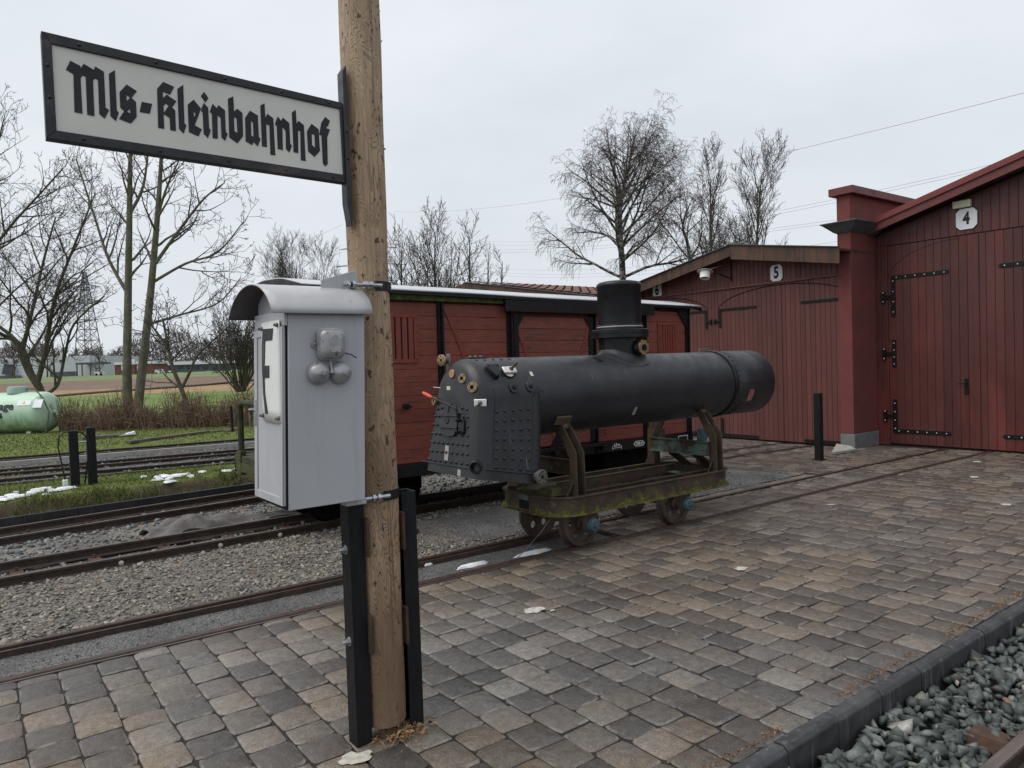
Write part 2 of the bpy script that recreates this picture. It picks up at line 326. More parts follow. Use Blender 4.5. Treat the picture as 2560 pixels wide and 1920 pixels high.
# ------------------------------------------------------------------ ground and yard
def ground_mat():
    m, nt, p, g = base('fields'); co = g.outputs['Position']
    dp = nt.nodes.new('ShaderNodeVectorMath'); dp.operation = 'DOT_PRODUCT'; nt.links.new(co, dp.inputs[0])
    dp.inputs[1].default_value = (math.cos(TH)-.06, math.sin(TH), 0)
    w = mth(nt, 'ADD', dp.outputs['Value'], mth(nt, 'MULTIPLY_ADD', noise(nt, co, .05, 4), 10, -5))
    t = mth(nt, 'DIVIDE', w, 400)
    gr = rampnode(nt, [(.3, (.085,.13,.022)), (.7, (.14,.20,.035))], noise(nt, co, .35, 5, .6))
    st = rampnode(nt, [(.3, (.22,.13,.06)), (.7, (.33,.21,.10))], noise(nt, co, .5, 6, .7, (1,.3,1)))
    so = rampnode(nt, [(.3, (.12,.075,.05)), (.7, (.17,.11,.075))], noise(nt, co, .12, 5))
    gf = rampnode(nt, [(.3, (.11,.15,.05)), (.7, (.15,.19,.07))], noise(nt, co, .05, 4))
    dirt = rampnode(nt, [(.3, (.05,.045,.038)), (.7, (.10,.09,.07))], noise(nt, co, 3, 6, .7))
    def step(a, b): return rampnode(nt, [(a/400, 0.0), (b/400, 1.0)], t)
    c = mixc(nt, step(18, 24), dirt, gr); c = mixc(nt, step(71, 75), c, st); c = mixc(nt, step(100, 112), c, so); c = mixc(nt, step(182, 187), c, gf)
    nt.links.new(c, p.inputs['Base Color']); p.inputs['Roughness'].default_value = .95
    bump(nt, p, noise(nt, co, 6, 6, .7), .6, .05); return m
b = MB(); L_ = 1500
b.add([(-L_,-L_,-.22),(L_,-L_,-.22),(L_,L_,-.22),(-L_,L_,-.22)], [(0,1,2,3)])
tag(b.build('ground', ground_mat()), kind='structure')
# the land rises a little towards the far buildings
P_, F_ = [], []
ws = [120, 150, 180, 205, 230, 260, 320, 420, 600, 900]; zs_ = [-.3, -.17, .45, 1.2, 1.75, 2.0, 2.1, 2.2, 2.3, 2.4]
for i_, (w_, z_) in enumerate(zip(ws, zs_)):
    for j_ in range(31):
        x_ = -700+50*j_; q_ = cam2world(x_, w_, 0); P_.append((q_.x, q_.y, z_+.25*math.sin(x_*.02+w_*.013)*(1 if i_ > 1 else 0)))
F_ = [(i_*31+j_, i_*31+j_+1, (i_+1)*31+j_+1, (i_+1)*31+j_) for i_ in range(len(ws)-1) for j_ in range(30)]
o = bpy.data.objects.new('far_field', arr_mesh('far_field', P_, F_, bpy.data.materials['fields'], True)); link(o, None, (0, 0, 0)); tag(o, kind='structure')
def gravel_mat(name, c1, c2, c3, sc, bd=.01, amt=.75):
    m, nt, p, g = base(name); co = g.outputs['Position']
    v = nt.nodes.new('ShaderNodeTexVoronoi'); v.inputs['Scale'].default_value = sc; nt.links.new(co, v.inputs['Vector'])
    col = rampnode(nt, [(.1, c2), (.5, c1), (.9, c3)], v.outputs['Color'])
    big = rampnode(nt, [(.35, .55), (.65, 1.1)], noise(nt, co, 1.6, 5, .6))
    nt.links.new(mixc(nt, 1.0, col, big, 'MULTIPLY'), p.inputs['Base Color']); p.inputs['Roughness'].default_value = amt
    bump(nt, p, mth(nt, 'SUBTRACT', noise(nt, co, sc*1.5, 5, .7), mth(nt, 'MULTIPLY', v.outputs['Distance'], .8)), 1, bd); return m
MT['gravel'] = gravel_mat('gravel_floor', (.17,.152,.13), (.065,.06,.055), (.27,.235,.185), 55)
MT['fine'] = gravel_mat('dark_grit', (.115,.112,.113), (.04,.039,.04), (.24,.235,.23), 130, .006, .7)
MT['far_gravel'] = gravel_mat('far_gravel', (.075,.076,.084), (.03,.03,.034), (.17,.17,.18), 22, .02)
MT['ballast_floor'] = gravel_mat('ballast_floor', (.045,.05,.048), (.02,.022,.022), (.09,.1,.095), 28, .02)
def stone_mat(name, stops, rough=.7):
    m, nt, p, g = base(name); co = g.outputs['Position']
    col = rampnode(nt, stops, g.outputs['Random Per Island'])
    col = mixc(nt, 1.0, col, rampnode(nt, [(.3, .72), (.7, 1.15)], noise(nt, co, 60, 4)), 'MULTIPLY')
    nt.links.new(col, p.inputs['Base Color']); p.inputs['Roughness'].default_value = rough
    bump(nt, p, noise(nt, co, 130, 4, .7), .5, .004); return m
MT['stone_tan'] = stone_mat('tan_gravel_stones', [(0, (.065,.063,.062)), (.3, (.155,.147,.135)), (.7, (.25,.228,.193)), (.93, (.36,.325,.265)), (1, (.22,.13,.085))])
MT['stone_blue'] = stone_mat('blue_grey_ballast', [(0, (.055,.062,.065)), (.5, (.12,.132,.135)), (.9, (.22,.238,.235)), (1, (.16,.085,.055))], .55)
MT['stone_green'] = stone_mat('green_grey_ballast', [(0, (.035,.043,.041)), (.35, (.068,.080,.076)), (.7, (.105,.122,.115)), (.93, (.17,.19,.178)), (.97, (.2,.21,.16)), (.987, (.17,.065,.035)), (1, (.5,.5,.47))], .6)
def sstep(x, a, b):
    t = np.clip((x-a)/(b-a), 0, 1); return t*t*(3-2*t)
def rough2(U, V, f, seed):
    r = np.random.RandomState(seed); o = np.zeros_like(U)
    for k in range(7):
        a = r.uniform(0, 6.28); q = f*(1.35**k); o += np.sin(U*q*math.cos(a)+V*q*math.sin(a)+r.uniform(0, 6.28))*(.8**k)
    return o/3.0
V1 = lambda u: 5.18-.012*u                                    # centre lines of the tracks
def pl(xs, ys): return lambda u: np.interp(u, xs, ys)
def smooth_path(xs, ys):
    xs = np.array(xs, float); ys = np.array(ys, float); X = np.linspace(xs[0], xs[-1], 60)
    c = np.polyfit(xs, ys, min(3, len(xs)-1)); return lambda u: np.polyval(c, u)
V2 = smooth_path([-6, 0, 3, 6, 9, 12], [7.40, 7.70, 7.86, 7.88, 7.74, 7.56])
V3 = smooth_path([-6, .2, 3.1, 6, 9, 12], [8.72, 9.60, 10.03, 10.38, 10.62, 10.72])
VK = lambda u: 10.215+.106*u
def grid(us, vs, zf): 
    U, V = np.meshgrid(us, vs, indexing='ij'); Z = zf(U, V); n, m = U.shape
    P = np.stack([U, V, Z], -1).reshape(-1, 3); i = np.arange((n-1)*(m-1)); a = (i//(m-1))*m+i % (m-1)
    return P, np.stack([a, a+m, a+m+1, a+1], 1)
def gz(U, V):
    d1 = V-V1(U); d2 = V-V2(U); d3 = V-V3(U)
    z = np.full_like(U, -.075)
    z = np.where((d1 > .25) & (d2 < 0), -.02-.085*sstep(V, V2(U)-.75, V2(U)-.36), z)
    z = np.where(np.abs(d1) < .29, -.06, z)
    z = np.where(np.abs(d2) < .36, -.115, z); z = np.where((d2 >= .36) & (d3 < -.36), -.085, z); z = np.where(np.abs(d3) <= .4, -.115, z)
    return z+.008*rough2(U, V, 9, 3)
P, F = grid(np.arange(-9, 12.05, .08), np.concatenate([np.arange(4.9, 5.5, .04), np.arange(5.5, 11.6, .07)]), gz)
gb = bpy.data.objects.new('gravel_bed', arr_mesh('gravel_bed', P, F, MT['gravel'], True)); link(gb, None, (0, 0, 0)); tag(gb, kind='structure')
P, F = grid(np.arange(-9, 4.96, .08), np.array([-.262, -.1, .1, .262]), lambda U, V: V*0-.05)
P[:, 1] += V1(P[:, 0]); P[:, 2] += .004*rough2(P[:, 0], P[:, 1], 14, 2)
fb = bpy.data.objects.new('grit_bed', arr_mesh('grit_bed', P, F, MT['fine'], True)); link(fb, None, (0, 0, 0)); tag(fb, kind='structure')
# grit spread over the gravel beside the boiler trolley
P, F = grid(np.arange(3.2, 9.3, .1), np.linspace(5.62, 7.1, 16), lambda U, V: -.012+.006*rough2(U, V, 8, 9)-.10*sstep(V, 6.85, 7.15)-.05*(1-sstep(U+.5*rough2(U, V, 4, 4), 3.3, 4.2)))
fb = bpy.data.objects.new('grit_patch', arr_mesh('grit_patch', P, F, MT['fine'], True)); link(fb, None, (0, 0, 0)); tag(fb, kind='structure')
P, F = grid(np.arange(-3, 16, .25), np.linspace(-3, 1.75, 20), lambda U, V: -.21+.012*rough2(U, V, 6, 5))
fb = bpy.data.objects.new('ballast_bed', arr_mesh('ballast_bed', P, F, MT['ballast_floor'], True)); link(fb, None, (0, 0, 0)); tag(fb, kind='structure')

ICO = []
_t = (1+5**.5)/2
for a, b_ in ((1, _t),):
    ICO = np.array([(-1,_t,0),(1,_t,0),(-1,-_t,0),(1,-_t,0),(0,-1,_t),(0,1,_t),(0,-1,-_t),(0,1,-_t),(_t,0,-1),(_t,0,1),(-_t,0,-1),(-_t,0,1)])/1.902
ICF = np.array([(0,11,5),(0,5,1),(0,1,7),(0,7,10),(0,10,11),(1,5,9),(5,11,4),(11,10,2),(10,7,6),(7,1,8),(3,9,4),(3,4,2),(3,2,6),(3,6,8),(3,8,9),(4,9,5),(2,4,11),(6,2,10),(8,6,7),(9,8,1)])
def rand_rot(n, r, tilt):
    a = r.uniform(0, 2*math.pi, n); b = r.normal(0, tilt, n); c = r.normal(0, tilt, n)
    ca, sa, cb, sb, cc, sc = np.cos(a), np.sin(a), np.cos(b), np.sin(b), np.cos(c), np.sin(c); o = np.zeros(n); i = np.ones(n)
    Rz = np.stack([np.stack([ca,-sa,o],-1), np.stack([sa,ca,o],-1), np.stack([o,o,i],-1)], -2)
    Rx = np.stack([np.stack([i,o,o],-1), np.stack([o,cb,-sb],-1), np.stack([o,sb,cb],-1)], -2)
    Ry = np.stack([np.stack([cc,o,sc],-1), np.stack([o,i,o],-1), np.stack([-sc,o,cc],-1)], -2)
    return Rz@Rx@Ry
def stones(name, pts, s0, s1, flat, m, label, cat, seed, tilt=.35, pw=2.2):
    r = np.random.RandomState(seed); n = len(pts)
    B = ICO[None]*(1+r.uniform(-.45, .40, (n, 12, 1)))+r.uniform(-.22, .22, (n, 12, 3))
    for _c in range(7):
        nn = r.normal(0, 1, (n, 3)); nn /= np.linalg.norm(nn, axis=1, keepdims=True); ex_ = np.maximum(0, np.einsum('nkj,nj->nk', B, nn)-r.uniform(.36, .66, (n, 1))); B = B-ex_[:, :, None]*nn[:, None, :]
    s = 1.25*(s0+(s1-s0)*r.uniform(0, 1, n)**pw)
    B = B*np.stack([s*r.uniform(.8, 1.35, n), s*r.uniform(.7, 1.1, n), s*r.uniform(flat*.7, flat*1.2, n)], -1)[:, None, :]
    B = np.einsum('nij,nkj->nki', rand_rot(n, r, tilt), B)+pts[:, None, :]
    F = (ICF[None]+(np.arange(n)*12)[:, None, None]).reshape(-1, 3)
    o = bpy.data.objects.new(name, arr_mesh(name, B.reshape(-1, 3), F, m)); link(o, None, (0, 0, 0)); return tag(o, label, cat, kind='stuff')
def scat(n, u0, u1, v0, v1, keep, zf, seed, dz=0):
    r = np.random.RandomState(seed); U = r.uniform(u0, u1, n); V = r.uniform(v0, v1, n); k = keep(U, V); U, V = U[k], V[k]
    return np.stack([U, V, zf(U, V)+dz+r.uniform(-.004, .008, len(U))], -1)
pt = scat(20000, -1.6, 5.6, 5.4, 7.5, lambda U, V: (V > V1(U)+.36) & (V < V2(U)-.34) & ((U < 3.4) | (V < 5.75) | (V > 6.8)), gz, 1)
stones('gravel', pt, .007, .026, .38, MT['stone_tan'], 'pale tan gravel lying between the two nearest narrow tracks', 'gravel', 2)
pt = scat(700, -1.6, 4.6, 6.9, 7.5, lambda U, V: (V > V2(U)-.62) & (V < V2(U)-.34), gz, 6, .006)
stones('gravel', pt, .018, .038, .7, MT['stone_tan'], 'larger tan stones heaped against the rail in front of the red wagon', 'gravel', 7)
pt = scat(5200, -2.5, 6.5, 7.6, 10.4, lambda U, V: ((V > V2(U)+.34) & (V < V3(U)-.34)) | (np.abs(V-V2(U)) < .26) | (np.abs(V-V3(U)) < .26), gz, 8)
stones('ballast', pt, .018, .042, .75, MT['stone_blue'], 'blue grey ballast between the rails left of the red wagon', 'ballast', 9)
pt = scat(9000, 3.2, 9.2, 5.6, 7.0, lambda U, V: (U < np.interp(V, [5.5, 6.43, 8.0], [9.0, 8.4, 7.7])) & (V > V1(U)+.36), lambda U, V: U*0-.012, 16)
stones('gravel', pt, .004, .011, .6, MT['stone_blue'], 'fine grey grit around and behind the boiler trolley', 'gravel', 17)
pt = scat(5200, -1.5, 4.95, 4.85, 5.5, lambda U, V: np.abs(V-V1(U)) < .24, lambda U, V: U*0-.050, 18)
stones('gravel', pt, .003, .008, .6, MT['stone_blue'], 'fine grey grit between the rails of the nearest track', 'gravel', 19)
V0 = lambda u: .88+0*u
pt = scat(9000, 1.6, 7.5, -1.2, 1.715, lambda U, V: (np.abs(V-1.18) > .05) & (np.abs(V-.58) > .05), lambda U, V: -.178+.06*sstep(V, 1.3, 1.7)+0*U, 10, .0)
pt2 = pt.copy()[:4500]; pt2[:, 2] += .02; pt2[:, :2] += NP.uniform(-.05, .05, (len(pt2), 2)); pt2[:, 1] = np.minimum(pt2[:, 1], 1.70)
k2 = (np.abs(pt2[:, 1]-1.18) > .06); pt2 = pt2[k2]
stones('ballast', np.concatenate([pt, pt2]), .020, .046, .68, MT['stone_green'], 'dark green grey ballast below the platform kerb', 'ballast', 11, .6, 1.2)

# ------------------------------------------------------------------ stone pavement
def paver_mat(name, island):
    m, nt, p, g = base(name); co = g.outputs['Position']; rv = rand_out(nt, g, island)
    zone = rampnode(nt, [(.36, 0.0), (.58, 1.0)], mth(nt, 'ADD', noise(nt, co, .45, 3), mth(nt, 'MULTIPLY_ADD', noise(nt, co, 2.1, 2), .3, -.15)))
    sp = nt.nodes.new('ShaderNodeSeparateXYZ'); nt.links.new(co, sp.inputs[0])
    far = rampnode(nt, [(.36, 0.0), (.75, 1.0)], mth(nt, 'DIVIDE', mth(nt, 'MULTIPLY_ADD', sp.outputs['Y'], .8, sp.outputs['X']), 12.0))
    zone = mth(nt, 'MULTIPLY', zone, 1.0)
    grey = rampnode(nt, [(0, (.058,.056,.055)), (.25, (.084,.080,.077)), (.55, (.112,.106,.100)), (.82, (.142,.134,.124)), (1, (.19,.18,.167))], rv)
    tan = rampnode(nt, [(0, (.056,.048,.041)), (.25, (.086,.069,.055)), (.5, (.120,.092,.067)), (.8, (.155,.116,.080)), (1, (.19,.146,.104))], rv)
    redb = rampnode(nt, [(0, (.066,.053,.045)), (.5, (.102,.081,.067)), (1, (.15,.122,.101))], rv)
    col = mixc(nt, zone, grey, tan); col = mixc(nt, mth(nt, 'MULTIPLY', far, .7), col, redb)
    # aggregate speckle, worn pale middles and edges
    col = mixc(nt, 1.0, col, rampnode(nt, [(.30, .62), (.5, 1.0), (.70, 1.38)], noise(nt, co, 24, 7, .75)), 'MULTIPLY')
    col = mixc(nt, 1.0, col, rampnode(nt, [(.32, .55), (.5, 1.0), (.68, 1.5)], noise(nt, co, 170, 3, .6)), 'MULTIPLY')
    gx = rampnode(nt, [(.68, 0.0), (.74, .6)], noise(nt, co, 120, 2, .5)); col = mixc(nt, gx, col, (.33,.315,.29))
    wear = rampnode(nt, [(.66, 0.0), (.85, .55)], noise(nt, co, 6.5, 4, .55)); col = mixc(nt, wear, col, (.28,.26,.23))
    damp = rampnode(nt, [(.62, 0.0), (.78, .6)], noise(nt, co, 2.6, 5, .65)); col = mixc(nt, damp, col, (.060,.053,.048))
    brn = rampnode(nt, [(.58, 0.0), (.75, .55)], noise(nt, co, 3.7, 6, .7)); col = mixc(nt, brn, col, (.125,.09,.062))
    sn = nt.nodes.new('ShaderNodeSeparateXYZ'); nt.links.new(g.outputs['True Normal'], sn.inputs[0])
    rim = mth(nt, 'MULTIPLY', rampnode(nt, [(.80, 0.0), (.86, 1.0), (.965, 1.0), (.985, 0.0)], sn.outputs['Z']), rampnode(nt, [(.45, 0.0), (.65, .55)], noise(nt, co, 11, 4)))
    col = mixc(nt, rim, col, (.27,.25,.225))
    nt.links.new(col, p.inputs['Base Color'])
    ro = rampnode(nt, [(.35, .30), (.65, .60)], noise(nt, co, 1.3, 4)); nt.links.new(ro, p.inputs['Roughness'])
    bump(nt, p, mth(nt, 'ADD', noise(nt, co, 170, 3, .6), mth(nt, 'MULTIPLY', noise(nt, co, 22, 4), 2.0)), .8, .005); return m
MT['paver'] = paver_mat('paving_stone', False); MT['pavers'] = paver_mat('paving_stones_far', True)
MT['joint'] = mat('joint_sand', (.034,.030,.027), (.018,.016,.015), sc=40, rough=.95, bs=.8, bsc=90, bd=.006, over=[((.12,.075,.04), 14, .62, .72, None)])
pav = thing('pavement', (0, 0, 0), None, None); tag(pav, kind='structure')
b = MB()
for z, poly in ((-.0125, [(-3,1.82),(13.0,1.82),(13.0,4.68),(-3,4.85)]), (-.0135, [(4.86,4.88),(13.0,4.79),(13.0,5.26),(4.86,5.36)]), (-.0130, [(9.25,5.50),(12.95,5.42),(12.95,6.5),(12.2,6.55),(12.2,12.5),(7.4,12.5),(7.9,8.1),(8.55,6.45)])):
    b.add([(x, y, z) for x, y in poly], [tuple(range(len(poly)))])
b.build('joint_bed', MT['joint'], pav)
def paver_shape(r, du=.182, dv=.20):
    pts = []; hx, hy = du/2, dv/2; c = .035
    for (sx, sy) in ((-1,-1),(1,-1),(1,1),(-1,1)):
        k1, k2 = r.uniform(.012, .042), r.uniform(.012, .042); a = (sx*(hx-k1), sy*hy); m_ = (sx*(hx-.006*r.uniform(.4,1.8)), sy*(hy-.006*r.uniform(.4,1.8))); e = (sx*hx, sy*(hy-k2))
        pts += [e, m_, a] if sx*sy > 0 else [a, m_, e]
    pts = [(x+r.uniform(-.003,.003), y+r.uniform(-.004,.004)) for x, y in pts]; n = len(pts)
    ins = .009; vs = [(x, y, -.045) for x, y in pts]+[(x, y, -.009) for x, y in pts]+[(x*(1-ins/hx*1.2), y*(1-ins/hy*1.2), -.0022+r.uniform(-.001,.001)) for x, y in pts]+[(0, 0, .0018)]
    fs = [(i, (i+1) % n, n+(i+1) % n, n+i) for i in range(n)]+[(n+i, n+(i+1) % n, 2*n+(i+1) % n, 2*n+i) for i in range(n)]+[(2*n+i, 2*n+(i+1) % n, 3*n) for i in range(n)]
    return vs, fs
PV = [paver_shape(RNG) for _ in range(14)]
PME = []
for vs, fs in PV:
    b = MB(); b.add(vs, fs); PME.append(b.mesh('paver', MT['paver'], 35))
def project(p):
    q = Vector(p)-Vector((0, 0, CAM_H)); d = q.dot(cF)
    if d < .1: return None
    return (1280+F_PX*q.dot(cX)/d, 960-F_PX*q.dot(cY)/d, d)
spots = []
CW = .190
for i in range(-14, 69):
    u = .04+i*CW
    def course(v0, v1):
        v = v0
        while v < v1-.03:
            L = RNG.choice((.165, .20, .205, .235, .24)) ; L = min(L, v1-v)
            if v1-(v+L) < .055: L = v1-v
            spots.append((u, v+L/2, L)); v += L
    course(1.818+RNG.uniform(-.0, .0)-RNG.choice((0,0)), float(V1(u))-.365)
    if 4.95 < u < 12.85: course(float(V1(u))-.262, float(V1(u))+.262)
    if u > 7.4:
        lim = 6.44 if u > 12.05 else 12.4
        v = float(V1(u))+.345+RNG.uniform(0, .08)
        while v < lim-.06:
            L = min(RNG.choice((.165, .20, .235)), lim-v); c = v+L/2
            ok = u > float(np.interp(c, [5.5, 6.43, 8.0, 12.5], [9.2, 8.5, 7.85, 7.4]))+RNG.uniform(0, .12)
            for VV in (V2, V3):
                for s in (-.3, .3):
                    if abs(c-(float(VV(u))+s)) < L/2+.03: ok = False
            if ok and u < 12.75: spots.append((u, c, L))
            v += L
def vis(s):
    p = project((s[0], s[1], 0))
    if not p or not (-60 < p[0] < 2620 and 900 < p[1] < 1990): return -1
    return 1/p[2]
order = sorted(range(len(spots)), key=lambda i: -vis(spots[i]))
near = set(order[:300])
BV = []; BF = []; nb = 0
for i, (u, c, L) in enumerate(spots):
    k = RNG.randrange(len(PV)); fl = RNG.choice((-1, 1)); gap = RNG.uniform(.003, .0095)
    sx = (CW-gap)/.182; sy = (L-gap)/.20; tilt = (RNG.gauss(0, .009), RNG.gauss(0, .009), (0 if fl > 0 else math.pi)+RNG.gauss(0, .012)); dz = RNG.uniform(-.004, .003)
    if i in near: inst('paver', PME[k], pav, (u, c, dz), tilt, (sx, sy, 1))
    else:
        A = np.array(PV[k][0])*np.array([sx*fl, sy*fl, 1]); A[:, 2] += A[:, 0]*tilt[1]+A[:, 1]*tilt[0]+dz; A += np.array([u, c, 0]); BV.append(A)
        BF += [tuple(q+nb for q in f) for f in PV[k][1]]; nb += len(A)
me = bpy.data.meshes.new('pavers'); me.from_pydata(np.concatenate(BV).tolist(), [], BF); me.materials.append(MT['pavers']); me.shade_smooth(); me.set_sharp_from_angle(angle=.6)
o = bpy.data.objects.new('pavers', me); link(o, pav, (0, 0, 0)); tag(o, kind='stuff')
# dabs of spilt paint on the stones
def blob(name, c, r, m, parent=None, z=.004, sq=.6, seed=0, jag=.35, n=18, h=.004, org=None):
    q = random.Random(seed); ring = []
    for i in range(n):
        a = 2*math.pi*i/n; rr = r*(1+q.uniform(-jag, jag*.6)); ring.append((c[0]+rr*math.cos(a), c[1]+rr*sq*math.sin(a), z))
    b = MB(); vs = ring+[(c[0]+(x-c[0])*.75, c[1]+(y-c[1])*.75, z+h) for x, y, _ in ring]+[(c[0], c[1], z+h*1.2)]
    b.add(vs, [(i, (i+1) % n, n+(i+1) % n, n+i) for i in range(n)]+[(n+i, n+(i+1) % n, 2*n) for i in range(n)])
    return b.build(name, m, parent, smooth=60, org=org)
for k, (x, y, r) in enumerate([(2.94,3.79,.075),(3.03,3.70,.02),(1.235,2.86,.07),(4.72,3.45,.06),(7.42,4.25,.05),(10.2,3.9,.07),(11.6,4.4,.07),(8.6,3.0,.07)]):
    blob('paint_stain', (x, y), r, MT['stain'], pav, .0035, .75, k, h=.002)
# platform kerb
kb = thing('kerb', (0, 1.78, 0), None, None); tag(kb, kind='structure')
b = MB(); b.prism([(.195*0-.194, 1.738, -.30), (-.194, 1.812, -.30), (-.194, 1.812, .004), (-.194, 1.758, .006), (-.194, 1.738, -.012)], (.388, 0, 0))
kme = b.mesh('kerb_stone', MT['kerb'], 30, (0, 1.78, 0))
for i in range(-4, 33):
    o = inst('kerb_stone', kme, kb, (2.475+.396*(i-0), 1.78+RNG.uniform(-.003,.003)-.004*i*.3, RNG.uniform(-.002,.003)))
    m_ = o.modifiers.new('bevel', 'BEVEL'); m_.width = .006; m_.segments = 2; m_.limit_method = 'ANGLE'
# pine needles and leaf litter along the kerb joint
def litter(name, pts, m, size, seed, label, cat):
    r = np.random.RandomState(seed); n = len(pts); B = np.array([(-1,-.35,0),(1,-.12,0),(.4,.35,.25)])[None]*size*r.uniform(.5, 1.6, (n, 1, 1))
    B = np.einsum('nij,nkj->nki', rand_rot(n, r, .5), B)+pts[:, None, :]
    o = bpy.data.objects.new(name, arr_mesh(name, B.reshape(-1, 3), np.arange(n*3).reshape(-1, 3), m)); link(o, None, (0, 0, 0)); return tag(o, label, cat, kind='stuff')
MT['litter'] = stone_mat('leaf_litter', [(0, (.12,.06,.025)), (.6, (.24,.13,.055)), (1, (.33,.2,.1))], .9)
r_ = np.random.RandomState(77); n_ = 1700
lu = r_.uniform(1.8, 8, n_); lv = 1.845+np.abs(r_.normal(0, .022, n_)); 
litter('leaf_litter', np.stack([lu, lv-.004*0, np.full(n_, .002)], -1)[rough2(lu, lu*0, 5, 1) > -.35], MT['litter'], .008, 3, 'brown needle litter gathered along the kerb', 'litter')
n_ = 900; lu = r_.uniform(0, 6.5, n_); lv = r_.uniform(1.9, 4.4, n_); lu = np.round((lu-.04)/CW)*CW+.04+CW/2+r_.normal(0, .006, n_)
litter('leaf_litter', np.stack([lu, lv, np.full(n_, -.004)], -1), MT['litter'], .006, 4, 'brown needles scattered in the joints of the paving', 'litter')

# ------------------------------------------------------------------ railway tracks
def rail_mb(path, z, side=1, h=.095, hw=.022, fw=.042):
    b = MB(); prof = [(-fw, -h), (fw, -h), (fw, -h+.008), (.007, -h+.022), (.007, -.032), (hw, -.024), (hw, -.005), (hw-.006, 0), (-hw+.006, 0), (-hw, -.005), (-hw, -.024), (-.007, -.032), (-.007, -h+.022), (-fw, -h+.008)]
    n = len(prof); vs = []
    for i, (u, v) in enumerate(path):
        a = path[max(i-1, 0)]; c = path[min(i+1, len(path)-1)]; t = Vector((c[0]-a[0], c[1]-a[1], 0)).normalized(); nn = Vector((-t.y, t.x, 0))
        for (x, y) in prof: vs.append((u+nn.x*x, v+nn.y*x, z+y))
    fs = []
    for i in range(len(path)-1):
        for j in range(n):
            k = (j+1) % n; fs.append((i*n+j, i*n+k, (i+1)*n+k, (i+1)*n+j))
    fs.append(tuple(range(n))); fs.append(tuple((len(path)-1)*n+j for j in range(n)))
    b.add(vs, fs); return b
def track(label, VV, u0, u1, z=0, sleepers=None, step=.5, guards=(), smat='rail', **kw):
    t = thing('railway_track', (u0, float(VV(u0)), z-.1), label, 'railway track')
    us = np.arange(u0, u1+step*.5, step)
    for s in (-.31, .31): rail_mb([(u, float(VV(u))+s) for u in us], z, **kw).build('rail', MT[smat], t)
    for (s, dz, w) in guards:
        bb = MB(); vs = []; 
        for u in us:
            v = float(VV(u))+s; vs += [(u, v-w, z+dz-.06), (u, v+w, z+dz-.06), (u, v+w, z+dz), (u, v-w, z+dz)]
        fs = [(4*i+j, 4*i+(j+1) % 4, 4*i+4+(j+1) % 4, 4*i+4+j) for i in range(len(us)-1) for j in range(4)]
        bb.add(vs, fs); bb.build('check_rail', MT[smat], t)
    if sleepers:
        a, e, st, zt = sleepers
        sb = MB(); sb.add([(-.07,-.55,-.06),(.07,-.55,-.06),(.07,.55,-.06),(-.07,.55,-.06),(-.05,-.55,0),(.05,-.55,0),(.05,.55,0),(-.05,.55,0)], [(0,3,2,1),(4,5,6,7),(0,1,5,4),(1,2,6,5),(2,3,7,6),(3,0,4,7)])
        sme = sb.mesh('sleeper', MT['rusty_plate'])
        cb = MB(); cb.lathe([(.022, 0), (.022, .012), (.014, .014), (.014, .03), (0, .032)], (0, 0, 0), (0, 0, 1), 6); cme = cb.mesh('rail_clip', MT['rail'])
        for u in np.arange(a, e, st):
            v = float(VV(u)); sl = math.atan2(float(VV(u+.1))-v, .1)
            inst('sleeper', sme, t, (u, v, zt), (0, 0, sl))
            for s in (-.24, -.385, .24, .385): inst('rail_clip', cme, t, (u-s*math.sin(sl), v+s, zt))
    return t
track('rusty narrow track with the boiler trolley on it running into shed four', V1, -9, 13.2, z=.006, smat='rail_dark', guards=((-.243, -.016, .012), (.262-.02, -.014, .012)))
track('narrow track carrying the red wagon', V2, -9, 12.05, sleepers=(-2.2, 8.6, .62, -.088))
track('narrow track beside the grass verge with the dark edging', V3, -9, 12.05, sleepers=(-2.6, 7.2, .62, -.088))
track('rusty track in the dark ballast at the lower right', V0, -3, 15.5, z=-.035, h=.12, hw=.03, fw=.05, sleepers=(1.33, 8, .78, -.115))
b = MB(); vs = []          # steel strip along the edge of the paving
for u in np.arange(-9, 13.3, .5):
    v = float(V1(u))-.352; vs += [(u, v-.011, -.05), (u, v+.011, -.05), (u, v+.011, -.001), (u, v-.011, -.001)]
b.add(vs, [(4*i+j, 4*i+(j+1) % 4, 4*i+4+(j+1) % 4, 4*i+4+j) for i in range(len(vs)//4-1) for j in range(4)])
tag(b.build('edge_strip', MT['rail_top']), kind='structure')
# spacer washers on the outside of the wagon track's near rail
wt = [o for o in bpy.data.objects if o.get('label') == 'narrow track carrying the red wagon'][0]
wb = MB(); wb.lathe([(.022, 0), (.022, -.006), (.012, -.008), (.012, -.016), (0, -.017)], (0, 0, 0), (0, 1, 0), 14); wme = wb.mesh('washer', MT['bright_steel'], 40)
for u in (1.04, 1.92, 2.52, 3.6): inst('washer', wme, wt, (u, float(V2(u))-.31-.012, -.055))
# dark edging beyond the third track
ed = thing('edging', (0, 10.2, -.1), None, None); tag(ed, kind='structure')
for i in range(-8, 9):
    u0, u1 = i*1.0+.003, i*1.0+.997
    b = MB(); b.obox(((u0+u1)/2, VK((u0+u1)/2), -.05), ((u1-u0)/2, .053, 0), (-.003, .028, 0), (0, 0, .105)); b.build('edging_slab', MT['dark_kerb'], ed, bevel=.004)

